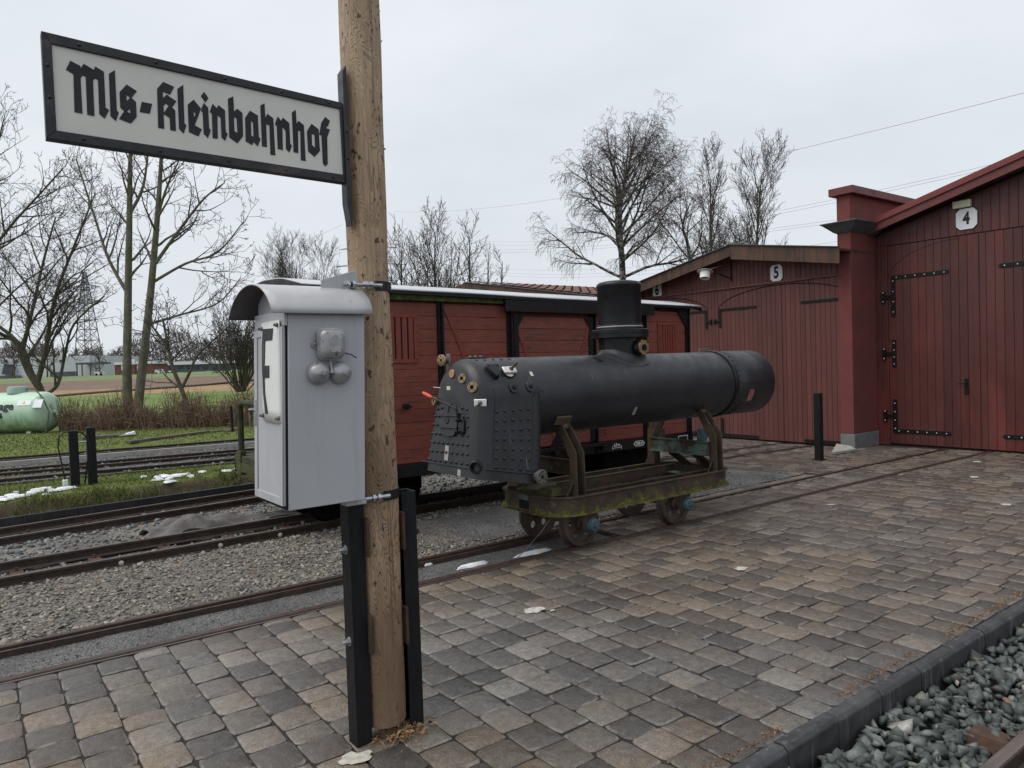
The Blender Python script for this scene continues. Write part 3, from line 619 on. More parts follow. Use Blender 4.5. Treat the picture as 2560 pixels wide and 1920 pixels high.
# ------------------------------------------------------------------ grass verge and far tracks
def vz(U, V):
    e = V-VK(U)
    z = -.12+.30*sstep(e+.05*rough2(U, V, 5, 21), .05, .42)-.05*sstep(e, .6, 1.6)+.03*rough2(U, V, 2.2, 8)*sstep(e, .1, .4)*(1-sstep(e, 1.8, 2.4))
    w = V+.12*U
    z = z-.07*sstep(w, 12.75, 13.05)+.06*sstep(w, 18.2, 18.8)+.04*sstep(w, 22, 26)*rough2(U, V, 1.1, 17)
    out = sstep(V, 29, 34)+sstep(-U, 9, 13)+sstep(U, 11, 15)*sstep(V, 12.5, 13.5)
    return z-.5*np.clip(out, 0, 1)
def verge_mat():
    m, nt, p, g = base('verge_grass'); co = g.outputs['Position']
    gr = rampnode(nt, [(.3, (.06,.085,.014)), (.5, (.115,.15,.026)), (.75, (.18,.205,.045))], noise(nt, co, 5, 6, .7))
    di = rampnode(nt, [(.3, (.05,.035,.022)), (.7, (.12,.085,.055))], noise(nt, co, 9, 6, .7))
    sn = nt.nodes.new('ShaderNodeSeparateXYZ'); nt.links.new(g.outputs['Normal'], sn.inputs[0])
    st = rampnode(nt, [(.72, 1.0), (.93, 0.0)], sn.outputs['Z'])
    f2 = rampnode(nt, [(.60, 0.0), (.72, .7)], noise(nt, co, 1.6, 5, .6))
    nt.links.new(mixc(nt, mth(nt, 'MAXIMUM', st, f2), gr, di), p.inputs['Base Color']); p.inputs['Roughness'].default_value = .95
    bump(nt, p, noise(nt, co, 45, 6, .75), 1, .03); return m
MT['verge'] = verge_mat()
us = np.concatenate([np.arange(-14, -2, .6), np.arange(-2, 6, .09), np.arange(6, 16, .5)])
E_ = np.concatenate([np.arange(.04, 2.6, .05), np.arange(2.6, 9, .25), np.arange(9, 26, .6)])
P, F = grid(us, E_, lambda U, V: U*0); P[:, 1] += VK(P[:, 0]); P[:, 2] = vz(P[:, 0], P[:, 1])
o = bpy.data.objects.new('grass_verge', arr_mesh('grass_verge', P, F, MT['verge'], True)); link(o, None, (0, 0, 0)); tag(o, kind='structure')
for k, (c0, lab) in enumerate(((13.45, 'thin track just behind the two black posts'), (14.95, 'middle track of the far gravel bed'), (17.25, 'farthest track next to the green gas tank'))):
    VV = (lambda c: (lambda u: c-.115*u))(c0)
    track(lab, VV, -12, 16, z=.125, step=2.0)
P, F = grid(np.arange(-12, 16.1, .4), np.linspace(-.45, 4.3, 30), lambda U, V: V*0)
P[:, 1] += 13.45-.115*P[:, 0]; P[:, 2] = .062+.012*rough2(P[:, 0], P[:, 1], 3, 31)-.03*sstep(np.abs(P[:, 1]-15.3+.115*P[:, 0]), 2.0, 2.45)
o = bpy.data.objects.new('far_gravel', arr_mesh('far_gravel', P, F, MT['far_gravel'], True)); link(o, None, (0, 0, 0)); tag(o, kind='structure')
pt = scat(5000, -3, 7, 12.2, 18, lambda U, V: (V+.115*U > 13.2) & (V+.115*U < 17.6), lambda U, V: U*0+.066, 40)
stones('gravel', pt, .015, .04, .6, MT['stone_blue'], 'grey gravel of the far tracks behind the black posts', 'gravel', 41)
b = MB(); b.obox((2, 16.32-.2, .10), (12, -1.1, 0), (.004, .04, 0), (0, 0, .05)); tag(b.build('concrete_edging', MT['concrete'], bevel=.005), kind='structure')
# grass blades
def blades(name, pts, h0, h1, w, m, lean, seed, label, cat):
    r = np.random.RandomState(seed); n = len(pts); a = r.uniform(0, 6.283, n); h = r.uniform(h0, h1, n); ld = r.normal(0, lean, (n, 2))
    side = np.stack([np.cos(a), np.sin(a), a*0], -1)*w*r.uniform(.6, 1.4, (n, 1))
    tip = pts+np.concatenate([ld*h[:, None], h[:, None]], 1); mid = pts+np.concatenate([ld*h[:, None]*.3, h[:, None]*.6], 1)
    V = np.stack([pts-side, pts+side, mid+side*.7, mid-side*.7, tip], 1).reshape(-1, 3); i = np.arange(n)*5
    F = np.concatenate([np.stack([i, i+1, i+2], 1), np.stack([i, i+2, i+3], 1), np.stack([i+3, i+2, i+4], 1)])
    o = bpy.data.objects.new(name, arr_mesh(name, V, F, m)); link(o, None, (0, 0, 0)); return tag(o, label, cat, kind='stuff')
MT['blade'] = stone_mat('grass_blade', [(0, (.05,.085,.012)), (.5, (.105,.15,.022)), (.85, (.17,.20,.04)), (1, (.26,.21,.09))], .8)
r_ = np.random.RandomState(50)
def gp(n, u0, u1, e0, e1, seed, keep=None):
    r = np.random.RandomState(seed); U = r.uniform(u0, u1, n); V = VK(U)+r.uniform(e0, e1, n)
    if keep is not None: k = keep(U, V); U, V = U[k], V[k]
    return np.stack([U, V, vz(U, V)-.01], -1)
blades('grass', gp(26000, -2, 5, .12, 2.5, 51, lambda U, V: rough2(U, V, 3, 61) > -.55), .018, .062, .004, MT['blade'], .7, 52, 'green grass on the verge around the two black posts', 'grass')
blades('grass', gp(3800, -2, 4.5, .10, .40, 53, lambda U, V: rough2(U, V, 4, 66) > -.1), .06, .15, .005, MT['blade'], .8, 54, 'long tufts hanging over the dark edging', 'grass')
r = np.random.RandomState(55); U = r.uniform(-4, 9, 22000); V = r.uniform(17.3, 24, 22000); k = (V+.115*U > 18.0); U, V = U[k], V[k]
blades('grass', np.stack([U, V, vz(U, V)-.01], -1), .02, .06, .010, MT['blade'], .6, 56, 'mown grass between the far track and the hedge', 'grass')
# melting snow on the verge and by the track
for k, (px, py, w_, rr, lab) in enumerate([(60, 1075, None, .30, 'leftmost large patch of melting snow on the verge'), (25, 1085, None, .18, 'snow patch cut by the left picture edge'), (95, 1063, None, .16, 'small snow patch left of the black posts'), (345, 1037, None, .28, 'long patch of melting snow right of the black posts'), (392, 1031, None, .2, 'snow patch at the right end of the verge'), (520, 1022, None, .12, 'small snow patch under the wagon platform')]):
    p0 = at(px, py, 10); d = p0-Vector((0, 0, CAM_H)); t = (.16-CAM_H)/d.z; q = Vector((0, 0, CAM_H))+d*t
    t_ = thing('snow_patch', (q.x, q.y, .1), lab, 'snow')
    for j in range(int(4+rr*34)):
        x, y = q.x+RNG.gauss(0, rr*.8), q.y+RNG.gauss(0, .12+rr*.55)
        if y < VK(x)+.34: continue
        zz = float(vz(np.array([x]), np.array([y]))[0])
        blob('snow_clod', (x, y), RNG.uniform(.03, .11), MT['snow'], t_, zz+.012, .7, 1000+k*80+j, h=.022, n=12, jag=.45)
for k, (x, y, rx, lab) in enumerate([(3.32, 5.10, .16, 'white snow streak between the rails left of the trolley wheel'), (3.95, 5.06, .20, 'white snow streak next to the trolley wheel'), (2.62, 5.22, .07, 'small white snow lump between the rails beside the post'), (3.05, 5.38, .05, 'tiny white snow lump near the far rail')]):
    o = blob('snow_streak', (x, y), rx, MT['snow'], None, -.046, .26, 500+k, h=.02, n=16, org=(x, y, -.05)); tag(o, lab, 'snow')

LETTERS= [[[(0.3297, 2.7443), (0.3586, 2.7334), (0.3608, 2.7255), (0.3698, 2.7426), (0.4001, 2.7281), (0.4055, 2.7408), (0.4314, 2.7279), (0.4314, 2.6021), (0.4422, 2.5953), (0.4271, 2.5626), (0.4107, 2.5756), (0.4116, 2.6942), (0.4032, 2.6988), (0.3963, 2.6897), (0.3953, 2.5658), (0.3731, 2.5672), (0.3743, 2.6983), (0.3657, 2.7018), (0.3584, 2.6912), (0.3589, 2.5681), (0.3349, 2.569), (0.3372, 2.6998), (0.3154, 2.7107)]], [[(0.4665, 2.7414), (0.4668, 2.5983), (0.4725, 2.5927), (0.4627, 2.5601), (0.4456, 2.574), (0.4469, 2.7239)]], [[(0.5021, 2.6974), (0.5347, 2.6798), (0.5163, 2.6524), (0.5301, 2.6403), (0.5304, 2.5866), (0.51, 2.5592), (0.4723, 2.5698), (0.4901, 2.6006), (0.4784, 2.6103), (0.4781, 2.6653)], [(0.4995, 2.6595), (0.5112, 2.6531), (0.5005, 2.6375)], [(0.4993, 2.6006), (0.5096, 2.6114), (0.5099, 2.5952)]], [[(0.5491, 2.6441), (0.5838, 2.6434), (0.5743, 2.6057), (0.5405, 2.6066)]], [[(0.6029, 2.7015), (0.6247, 2.7315), (0.6621, 2.7201), (0.6461, 2.6882), (0.6218, 2.6949), (0.6216, 2.6719), (0.6346, 2.6866), (0.6675, 2.6685), (0.6519, 2.6428), (0.662, 2.6326), (0.6613, 2.5569), (0.6417, 2.5573), (0.6416, 2.6013), (0.6214, 2.6137), (0.6211, 2.5589), (0.6005, 2.5589)], [(0.6308, 2.6528), (0.6396, 2.6467), (0.6229, 2.6184), (0.6216, 2.6423)]], [[(0.6941, 2.7348), (0.6924, 2.5909), (0.6991, 2.5844), (0.6883, 2.5516), (0.6723, 2.5665), (0.6729, 2.7146)]], [[(0.707, 2.6626), (0.7289, 2.6859), (0.754, 2.657), (0.7508, 2.6464), (0.7286, 2.5899), (0.7544, 2.5782), (0.7407, 2.5498), (0.7066, 2.5608)], [(0.7267, 2.6407), (0.7345, 2.6336), (0.7274, 2.6187)]], [[(0.7651, 2.6804), (0.7804, 2.6652), (0.7807, 2.5871), (0.787, 2.5804), (0.7749, 2.5488), (0.76, 2.5623), (0.7595, 2.6451), (0.7545, 2.6485), (0.7557, 2.6573)]], [[(0.7681, 2.723), (0.7831, 2.701), (0.771, 2.6829), (0.7558, 2.7044)]], [[(0.7978, 2.683), (0.8117, 2.6688), (0.8193, 2.6818), (0.8428, 2.6657), (0.8421, 2.5832), (0.8492, 2.5765), (0.8383, 2.5483), (0.8252, 2.559), (0.8251, 2.635), (0.8136, 2.6417), (0.8111, 2.5516), (0.7921, 2.5515), (0.7934, 2.6439), (0.7853, 2.6506)]], [[(0.8559, 2.7132), (0.8765, 2.7259), (0.8771, 2.6675), (0.8892, 2.6808), (0.909, 2.6678), (0.9077, 2.577), (0.8849, 2.5455), (0.8546, 2.5637)], [(0.8758, 2.6438), (0.8791, 2.6458), (0.8858, 2.6411), (0.8866, 2.5854), (0.8753, 2.5915)]], [[(0.9388, 2.6822), (0.969, 2.6678), (0.9693, 2.5847), (0.9761, 2.576), (0.9634, 2.5449), (0.9489, 2.5605), (0.9416, 2.5471), (0.9169, 2.5588), (0.9189, 2.6504)], [(0.9408, 2.6414), (0.949, 2.6373), (0.9488, 2.5805), (0.94, 2.5849)]], [[(0.9809, 2.7104), (0.998, 2.722), (0.9988, 2.6633), (1.0078, 2.6821), (1.0309, 2.6675), (1.0329, 2.5198), (1.013, 2.5196), (1.0141, 2.6365), (1.0011, 2.6409), (1.0004, 2.5482), (0.9808, 2.5485)]], [[(1.0491, 2.6785), (1.0625, 2.663), (1.0705, 2.6776), (1.0962, 2.6595), (1.0967, 2.5765), (1.1039, 2.5693), (1.0917, 2.5398), (1.078, 2.5521), (1.0795, 2.6269), (1.0665, 2.638), (1.0652, 2.5459), (1.0441, 2.5471), (1.044, 2.6375), (1.037, 2.6462)]], [[(1.1091, 2.7056), (1.1254, 2.7188), (1.1272, 2.663), (1.1353, 2.6755), (1.1577, 2.6615), (1.1591, 2.5145), (1.1389, 2.5151), (1.1415, 2.6336), (1.1319, 2.6361), (1.129, 2.5429), (1.1094, 2.5441)]], [[(1.1912, 2.6731), (1.2211, 2.655), (1.223, 2.565), (1.1982, 2.5369), (1.1714, 2.5568), (1.17, 2.6389)], [(1.1898, 2.632), (1.2021, 2.6281), (1.2023, 2.5756), (1.1896, 2.5845)]], [[(1.2523, 2.7125), (1.2725, 2.6988), (1.2622, 2.6731), (1.255, 2.6743), (1.2582, 2.6635), (1.2713, 2.6632), (1.2593, 2.6304), (1.2574, 2.6284), (1.2555, 2.5148), (1.2434, 2.5039), (1.2338, 2.5159), (1.2326, 2.6313), (1.223, 2.6325), (1.2337, 2.6827)]]]
F= [(2.9624, 1.8188), (2.8417, 1.8154), (2.8579, 1.7692), (2.9423, 1.7704), (2.9645, 1.6715), (2.9032, 1.671), (2.9079, 1.6226), (2.971, 1.6223), (2.9727, 1.5611), (2.9432, 1.4782), (2.976, 1.476), (2.9916, 1.5609), (2.9907, 1.6642), (2.9816, 1.7567)]
Fplate= [(2.9796, 1.8439), (2.7664, 1.8449), (2.7916, 1.4434), (3.0111, 1.4487)]
BB= [(5.5398, 0.8384), (5.4559, 0.8402), (5.3778, 0.8393), (5.2959, 0.8419), (5.2072, 0.8438), (5.1261, 0.8465), (5.0439, 0.848), (4.9608, 0.8497), (4.8783, 0.8521), (5.5185, 0.9133), (5.441, 0.9139), (5.3637, 0.916), (5.285, 0.9175), (5.205, 0.9193), (5.1253, 0.9211), (5.0459, 0.923), (4.9656, 0.9251), (4.8895, 0.9269), (5.4988, 0.9878), (5.4248, 0.9889), (5.3494, 0.991), (5.2753, 0.9922), (5.1998, 0.9936), (5.1232, 0.9959), (5.0479, 0.9975), (4.9728, 0.9991), (4.9007, 1.0013), (5.4777, 1.0621), (5.4057, 1.0632), (5.335, 1.065), (4.909, 1.0747), (5.4555, 1.1377), (5.3914, 1.1393), (4.9199, 1.1476), (5.4303, 1.2131), (5.3725, 1.2138), (4.9311, 1.2222), (5.4044, 1.2736), (5.3358, 1.2863), (5.0174, 1.2928), (4.9497, 1.2847), (4.9817, 1.0747), (4.9909, 1.2235)]
SB= [(3.406, 1.2583), (3.4865, 1.2587), (3.5685, 1.2599), (3.6469, 1.2592), (3.7294, 1.259), (3.3952, 1.1857), (3.4769, 1.1825), (3.5583, 1.1809), (3.6383, 1.1795), (3.7204, 1.1764), (3.3858, 1.1111), (3.4674, 1.1081), (3.551, 1.1028), (3.6315, 1.0992), (3.7142, 1.0947), (3.3785, 1.0381), (3.4578, 1.0325), (3.5426, 1.0242), (3.6244, 1.0162), (3.7056, 1.009), (3.3675, 0.9642), (3.4479, 0.9543), (3.5326, 0.9461), (3.6138, 0.9353), (3.6944, 0.9245), (3.3574, 0.8905), (3.4366, 0.8794), (3.5224, 0.8676), (3.6034, 0.8562), (3.6818, 0.8435), (3.345, 0.8195), (3.4229, 0.8065), (3.5036, 0.7917), (3.5821, 0.7778), (3.659, 0.764)]

# ------------------------------------------------------------------ station sign on its pole
def ray(x, y):
    X = (x*1.1573-1280)/F_PX; Y = (960-y*1.1573)/F_PX; return cF+cX*X+cY*Y
def onV(x, y, V): d = ray(x, y); return Vector((0, 0, CAM_H))+d*(V/d.y)
def onU(x, y, U): d = ray(x, y); return Vector((0, 0, CAM_H))+d*(U/d.x)
def onZ(x, y, Z): d = ray(x, y); return Vector((0, 0, CAM_H))+d*((Z-CAM_H)/d.z)
def onCyl(x, y, v0=5.15, z0=1.345, r=.352):
    d = ray(x, y); a = d.y**2+d.z**2; bq = 2*(-v0*d.y+(CAM_H-z0)*d.z); c = v0*v0+(CAM_H-z0)**2-r*r
    t = (-bq-math.sqrt(max(0, bq*bq-4*a*c)))/(2*a); return Vector((0, 0, CAM_H))+d*t
def pole_mat():
    m, nt, p, g = base('stripped_pole_wood'); tc = nt.nodes.new('ShaderNodeTexCoord'); co = tc.outputs['Object']
    f = noise(nt, co, 4.0, 2.5, .45, (1.5, 1.5, .50), .9)
    fr = mth(nt, 'FRACT', mth(nt, 'MULTIPLY', f, 44))
    lines = rampnode(nt, [(0, .50), (.16, .66), (.36, 1.0), (.88, 1.10), (1, .55)], fr)
    fade = rampnode(nt, [(.35, .35), (.55, 1.0)], noise(nt, co, 6, 3))
    lines = mixc(nt, fade, (1, 1, 1), lines)
    big = rampnode(nt, [(.28, (.19,.115,.065)), (.46, (.35,.24,.15)), (.7, (.47,.35,.235))], noise(nt, co, 2.4, 5, .6, (1, 1, .5)))
    col = mixc(nt, 1.0, big, lines, 'MULTIPLY')
    fib = rampnode(nt, [(.3, .75), (.7, 1.15)], noise(nt, co, 30, 4, .6, (3, 3, .15))); col = mixc(nt, 1.0, col, fib, 'MULTIPLY')
    sp = rampnode(nt, [(.63, 0.0), (.67, .9)], noise(nt, co, 36, 2.5, .5, (1, 1, .6))); col = mixc(nt, sp, col, (.05,.026,.015))
    st = rampnode(nt, [(.58, 0.0), (.72, .75)], noise(nt, co, 4.3, 5, .6, (1, 1, .55))); col = mixc(nt, st, col, (.115,.06,.033))
    ck = rampnode(nt, [(.60, 0.0), (.66, .7)], noise(nt, co, 7, 5, .6, (5, 5, .13))); col = mixc(nt, ck, col, (.10,.06,.038))
    sx = nt.nodes.new('ShaderNodeSeparateXYZ'); nt.links.new(co, sx.inputs[0])
    amt = rampnode(nt, [(.06, .75), (.17, 0.0)], mth(nt, 'ADD', mth(nt, 'MULTIPLY', sx.outputs['Z'], .22), mth(nt, 'MULTIPLY_ADD', noise(nt, co, 9, 4, .6, (1, 1, .3)), .16, -.08))); col = mixc(nt, amt, col, (.12,.07,.04))  # wood turns darker brown towards the foot of the pole
    nt.links.new(col, p.inputs['Base Color']); p.inputs['Roughness'].default_value = .72
    bump(nt, p, mth(nt, 'ADD', mth(nt, 'MULTIPLY', lines, .5), noise(nt, co, 42, 4, .6, (1, 1, .4))), .5, .006); return m
PX, PY = 1.450, 2.985
post = thing('sign_post', (PX, PY, 0), 'round stripped timber post held between two black steel channels', 'post')
nz, na = 70, 36; vs = []
q = random.Random(4); off = [(q.uniform(0, 6.28), q.uniform(2, 5)) for _ in range(6)]
for k in range(nz):
    z = .055+(4.9-.055)*k/(nz-1)
    for i in range(na):
        a = 2*math.pi*i/na; r = .0893+.0016*math.sin(3*a+z*2.1+off[0][0])+.0012*math.sin(5*a-z*3.7+off[1][0])+.0012*math.sin(z*9+2*a)
        lx = 0; vs.append((PX+lx+r*math.cos(a), PY+r*math.sin(a), z))
b = MB(); b.add(vs, [(k*na+i, k*na+(i+1) % na, (k+1)*na+(i+1) % na, (k+1)*na+i) for k in range(nz-1) for i in range(na)]+[tuple(range(na-1, -1, -1)), tuple((nz-1)*na+i for i in range(na))])
b.build('pole', pole_mat(), post, smooth=60)
def channel(sgn, x0):
    b = MB(); t = .007; y0, y1 = PY-.048, PY+.042; d = .072; x1 = x0+sgn*d
    poly = [(x0, y0), (x1, y0), (x1, y1), (x0, y1), (x0, y1-t), (x1-sgn*t, y1-t), (x1-sgn*t, y0+t), (x0, y0+t)]
    b.prism([(x, y, -.02) for x, y in poly], (0, 0, 1.10)); return b
channel(-1, PX-.092).build('steel_channel', MT['black_timber'], post, bevel=.003)
channel(1, PX+.096).build('steel_channel', MT['black_timber'], post, bevel=.003)
for z in (.93, .50):
    for sx in (-1, 1): 
        b = MB(); x = PX+sx*.088; b.obox((x, PY-.04, z-.02), (.006, 0, 0), (0, .035, 0), (0, 0, .085)); b.build('packing_plate', MT['rusty_plate'], post, bevel=.002)
def bolt_set(parent, c, ax, s=1.0, m='galv'):
    a = Vector(ax); b = MB()
    b.lathe([(.021*s, 0), (.021*s, .003*s), (.0, .003*s)], c, a, 16); b.build('washer', MT[m], parent, smooth=30)
    b = MB(); b.lathe([(.0145*s, .003*s), (.0145*s, .013*s), (.008*s, .0135*s), (.008*s, .03*s), (.006*s, .032*s), (0, .032*s)], c, a, 6); b.build('nut', MT[m], parent, smooth=25)
for z in (.86, .455): bolt_set(post, (PX-.164, PY-.008, z), (-1, 0, 0))
for k in range(60):   # torn splinters on the pole's edge
    pass
b = MB(); q = random.Random(9)
for k in range(70):
    a = q.uniform(-.5, .9)-1.2; z = q.uniform(.3, 3.3); r = .0888; c = Vector((PX+r*math.cos(a), PY+r*math.sin(a), z)); o_ = Vector((math.cos(a), math.sin(a), 0))
    b.add([c+Vector((0,0,.006)), c-Vector((0,0,.006)), c+o_*q.uniform(.003,.012)+Vector((0,0,q.uniform(-.012,.012)))], [(0,1,2)])
b.build('splinter', MT['timber'], post)
n_ = 420; r_ = np.random.RandomState(8)
litter('wood_shavings', np.stack([PX+.04+r_.normal(0, .06, n_), PY-.07+r_.normal(0, .045, n_), .006+np.abs(r_.normal(0, .008, n_))], -1), stone_mat('wood_shavings', [(0, (.2,.11,.05)), (1, (.42,.27,.13))], .9), .012, 12, 'rusty brown wood shavings at the foot of the sign post', 'wood shavings')

sg = thing('station_sign', (.79, 2.95, 2.44), 'white station name sign with black blackletter writing and iron frame', 'sign')
O = [(.2473,2.8240),(1.3292,2.7831),(1.3295,2.4431),(.2474,2.4635)]; I = [(.2765,2.7880),(1.318,2.7560),(1.3225,2.4777),(.2783,2.4955)]
b = MB(); b.prism([(x, 2.936, z) for x, z in [(.262,2.808),(1.326,2.770),(1.326,2.46),(.262,2.48)]], (0, .012, 0)); b.build('panel', MT['sign_white'], sg)
for k in range(4):
    j = (k+1) % 4; b = MB(); g_ = .0006
    b.prism([(O[k][0], 2.927, O[k][1]), (O[j][0], 2.927, O[j][1]), (I[j][0], 2.927, I[j][1]), (I[k][0], 2.927, I[k][1])], (0, .042, 0)); b.build('frame_bar', MT['frame_iron'], sg, bevel=.002)
rb = MB(); rb.lathe([(.0062, 0), (.0055, -.003), (.003, -.0055), (0, -.006)], (0, 0, 0), (0, 1, 0), 10); rme = rb.mesh('rivet', MT['frame_iron'], 60)
def lerp(a, c, t): return a+(c-a)*t
for side in (0, 2):
    for t in (.09, .32, .55, .76, .95):
        a, c = (O[0], O[1]) if side == 0 else (O[3], O[2]); e, f = (I[0], I[1]) if side == 0 else (I[3], I[2])
        inst('rivet', rme, sg, ((lerp(a[0], c[0], t)+lerp(e[0], f[0], t))/2, 2.927, (lerp(a[1], c[1], t)+lerp(e[1], f[1], t))/2))
for t in (.28, .62): inst('rivet', rme, sg, (.262, 2.927, lerp(2.80, 2.485, t)))
b = MB(); b.prism([(1.3305, 2.918, 2.915), (1.349, 2.918, 2.945), (1.352, 2.918, 2.30), (1.345, 2.918, 2.26), (1.3305, 2.918, 2.36)], (0, .055, 0)); b.build('bracket', MT['frame_iron'], sg, bevel=.002)
for z in (2.66, 2.545): inst('rivet', rme, sg, (1.340, 2.918, z))
for rings in LETTERS:
    b = MB(); b.prism([(x, 2.9362, z) for x, z in rings[0]], (0, -.0022, 0), [[(x, 2.9362, z) for x, z in h] for h in rings[1:]]); b.build('letter', MT['sign_black'], sg)

# ------------------------------------------------------------------ grey telephone box
def shp(x, y, z): return (x+.037*(z-1.1)-.006, y, z)
class SB_(MB):
    def mesh(s, *a, **k):
        s.v = [shp(*p) for p in s.v]; return MB.mesh(s, *a, **k)
bx = thing('telephone_box', (1.15, 2.97, 1.09), 'grey metal telephone box with a white F plate strapped to the timber post', 'box')
b = SB_(); b.box(.986, 1.31, 2.80, 3.168, 1.10, 1.885); b.build('body', MT['box_grey'], bx, bevel=.003)
b = SB_(); b.box(.978, .9855, 2.805, 3.162, 1.104, 1.826); b.build('door_gap', MT['hole'], bx)
b = SB_(); b.box(.970, .9822, 2.811, 3.156, 1.118, 1.822); dr = b.build('door', MT['box_grey'], bx, bevel=.002)
for (y0, y1, z0, z1) in ((2.811, 2.843, 1.118, 1.822), (3.12, 3.156, 1.118, 1.822), (2.8435, 3.1195, 1.79, 1.822), (2.8435, 3.1195, 1.118, 1.152)):
    b = SB_(); b.box(.9645, .9697, y0, y1, z0, z1); b.build('door_rail', MT['box_grey'], dr, bevel=.004)
b = SB_(); b.box(.972, .985, 2.80, 3.168, 1.8245, 1.886); b.build('head_panel', MT['box_grey'], bx, bevel=.002)
def fmap(v, z):
    k = (.98+.037*(z-1.1)-.012)/.972; return (v*k, 1.65+(z-1.65)*k)
fp = [fmap(*p) for p in Fplate]; ff = [(y_-.012, z_) for y_, z_ in [fmap(*p) for p in F]]
def fpl(poly, bow, t, mtl, par, nm):
    b = SB_(); N = 9
    vs = []; y0 = min(p[0] for p in poly)
    b.prism([(.962, y, z) for y, z in poly], (-t, 0, 0)); return b.build(nm, mtl, par)
b = SB_(); gy = np.linspace(0, 1, 7); vs = []; fs = []
TL, TR, BR, BL = fp
for i in range(9):
    for j in range(7):
        s, t = j/6, i/8; y = lerp(lerp(TL[0], TR[0], s), lerp(BL[0], BR[0], s), t); z = lerp(lerp(TL[1], TR[1], s), lerp(BL[1], BR[1], s), t); vs.append((.963-.003*math.sin(math.pi*s), y, z))
fs = [(i*7+j, i*7+j+1, (i+1)*7+j+1, (i+1)*7+j) for i in range(8) for j in range(6)]
b.add(vs, fs); plate = b.build('letter_plate', MT['F_white'], dr, smooth=60)
m_ = plate.modifiers.new('solid', 'SOLIDIFY'); m_.thickness = .0015
def bowx(y, z): 
    s = (y-TL[0])/(TR[0]-TL[0]); return .963-.003*math.sin(math.pi*min(1, max(0, s)))-.003
b = SB_(); b.prism([(.9625, y, z) for y, z in ff], (-.0045, 0, 0)); b.build('letter', MT['sign_black'], dr)
for (s, t) in ((.06, .06), (.93, .05), (.06, .95), (.92, .95)):
    y = lerp(lerp(TL[0], TR[0], s), lerp(BL[0], BR[0], s), t); z = lerp(lerp(TL[1], TR[1], s), lerp(BL[1], BR[1], s), t)
    b = SB_(); b.lathe([(.009, 0), (.009, -.006), (.005, -.009), (.005, -.016), (0, -.016)], (.961, y, z), (1, 0, 0), 8); b.build('screw', MT['dull_steel'], dr, smooth=30)
b = SB_(); b.box(.961, .9642, 3.126, 3.150, 1.42, 1.53); b.build('lock_plate', MT['bell_grey'], dr, bevel=.001)
b = SB_(); b.lathe([(.004, 0), (.004, -.001)], (.961, 3.138, 1.48), (1, 0, 0), 8); b.build('keyhole', MT['hole'], dr)
# arched hood
b = SB_(); vs = []; na = 18; y0, y1 = 2.765, 3.205; yc = (y0+y1)/2; hw = (y1-y0)/2
def hood(i): 
    a = math.pi*(.07+.86*i/na); return yc-hw*math.cos(a)/math.cos(math.pi*.07), 1.876+(.152*math.sin(a)-.152*math.sin(math.pi*.07))*1.05-(.004 if i in (0, na) else 0)
us_ = np.linspace(0, 1, 9)
for u in us_:
    for i in range(na+1):
        y, z = hood(i); ua_ = lerp(.912, .872, i/na); vs.append((lerp(ua_, 1.333-.03*math.sin(math.pi*i/na)*0, u), y, z))
b.add(vs, [(k*(na+1)+i, k*(na+1)+i+1, (k+1)*(na+1)+i+1, (k+1)*(na+1)+i) for k in range(8) for i in range(na)])
hd = b.build('hood', MT['roof_grey'], bx, smooth=50); hd.data.materials.append(MT['hood_under'])
m_ = hd.modifiers.new('solid', 'SOLIDIFY'); m_.thickness = .005; m_.offset = -1; m_.material_offset = 1
poly = [(y, z-.004) for y, z in [hood(i) for i in range(na+1)] if 2.802 < y < 3.166]
b = SB_(); b.prism([(.987, 2.802, 1.86)]+[(.987, y, z) for y, z in poly]+[(.987, 3.166, 1.86)], (.31, 0, 0)); b.build('gable', MT['box_grey'], bx)
# clamps to the post
b = MB(); b.prism([(1.285, 2.90, 1.93), (1.345, 2.90, 1.925), (1.352, 2.90, 2.065), (1.335, 2.90, 2.065), (1.19, 2.90, 2.02), (1.19, 2.90, 1.98)], (0, .006, 0)); b.build('bracket', MT['box_grey'], bx, bevel=.002)
for z, xx in ((2.005, 1.32), (1.085, 1.26)):
    b = MB(); b.cyl((xx, PY-.101, z), (PX+.01, PY-.101, z), .009, n=12); b.build('stud', MT['galv'], bx, smooth=30)
    for x in (xx, 1.375, 1.40): 
        b = MB(); b.lathe([(.017, 0), (.017, .014)], (x, PY-.101, z), (1, 0, 0), 6); b.build('nut', MT['galv'], bx)
    b = MB(); pts = []; N = 26
    for i in range(N+1):
        a = math.radians(-100)+math.radians(250)*i/N; pts.append((PX+.0925*math.cos(a), PY+.0925*math.sin(a)))
    vs = []
    for x, y in pts:
        d_ = Vector((x-PX, y-PY)).normalized()
        for rr, dz in ((0, -.021), (.004, -.021), (.004, .021), (0, .021)): vs.append((x+d_.x*rr, y+d_.y*rr, z+dz))
    b.add(vs, [(4*i+j, 4*i+(j+1) % 4, 4*i+4+(j+1) % 4, 4*i+4+j) for i in range(N) for j in range(4)]); b.build('strap', MT['black_paint'], bx, smooth=40)
b = MB(); b.obox((1.285, PY-.11, 1.085), (.045, 0, 0), (0, .03, 0), (0, 0, .012)); b.build('lower_bracket', MT['box_grey'], bx, bevel=.002)
for (x, y, z) in ((1.305, 2.899, 2.005),): bolt_set(bx, (x, y, z), (0, -1, 0), .9)

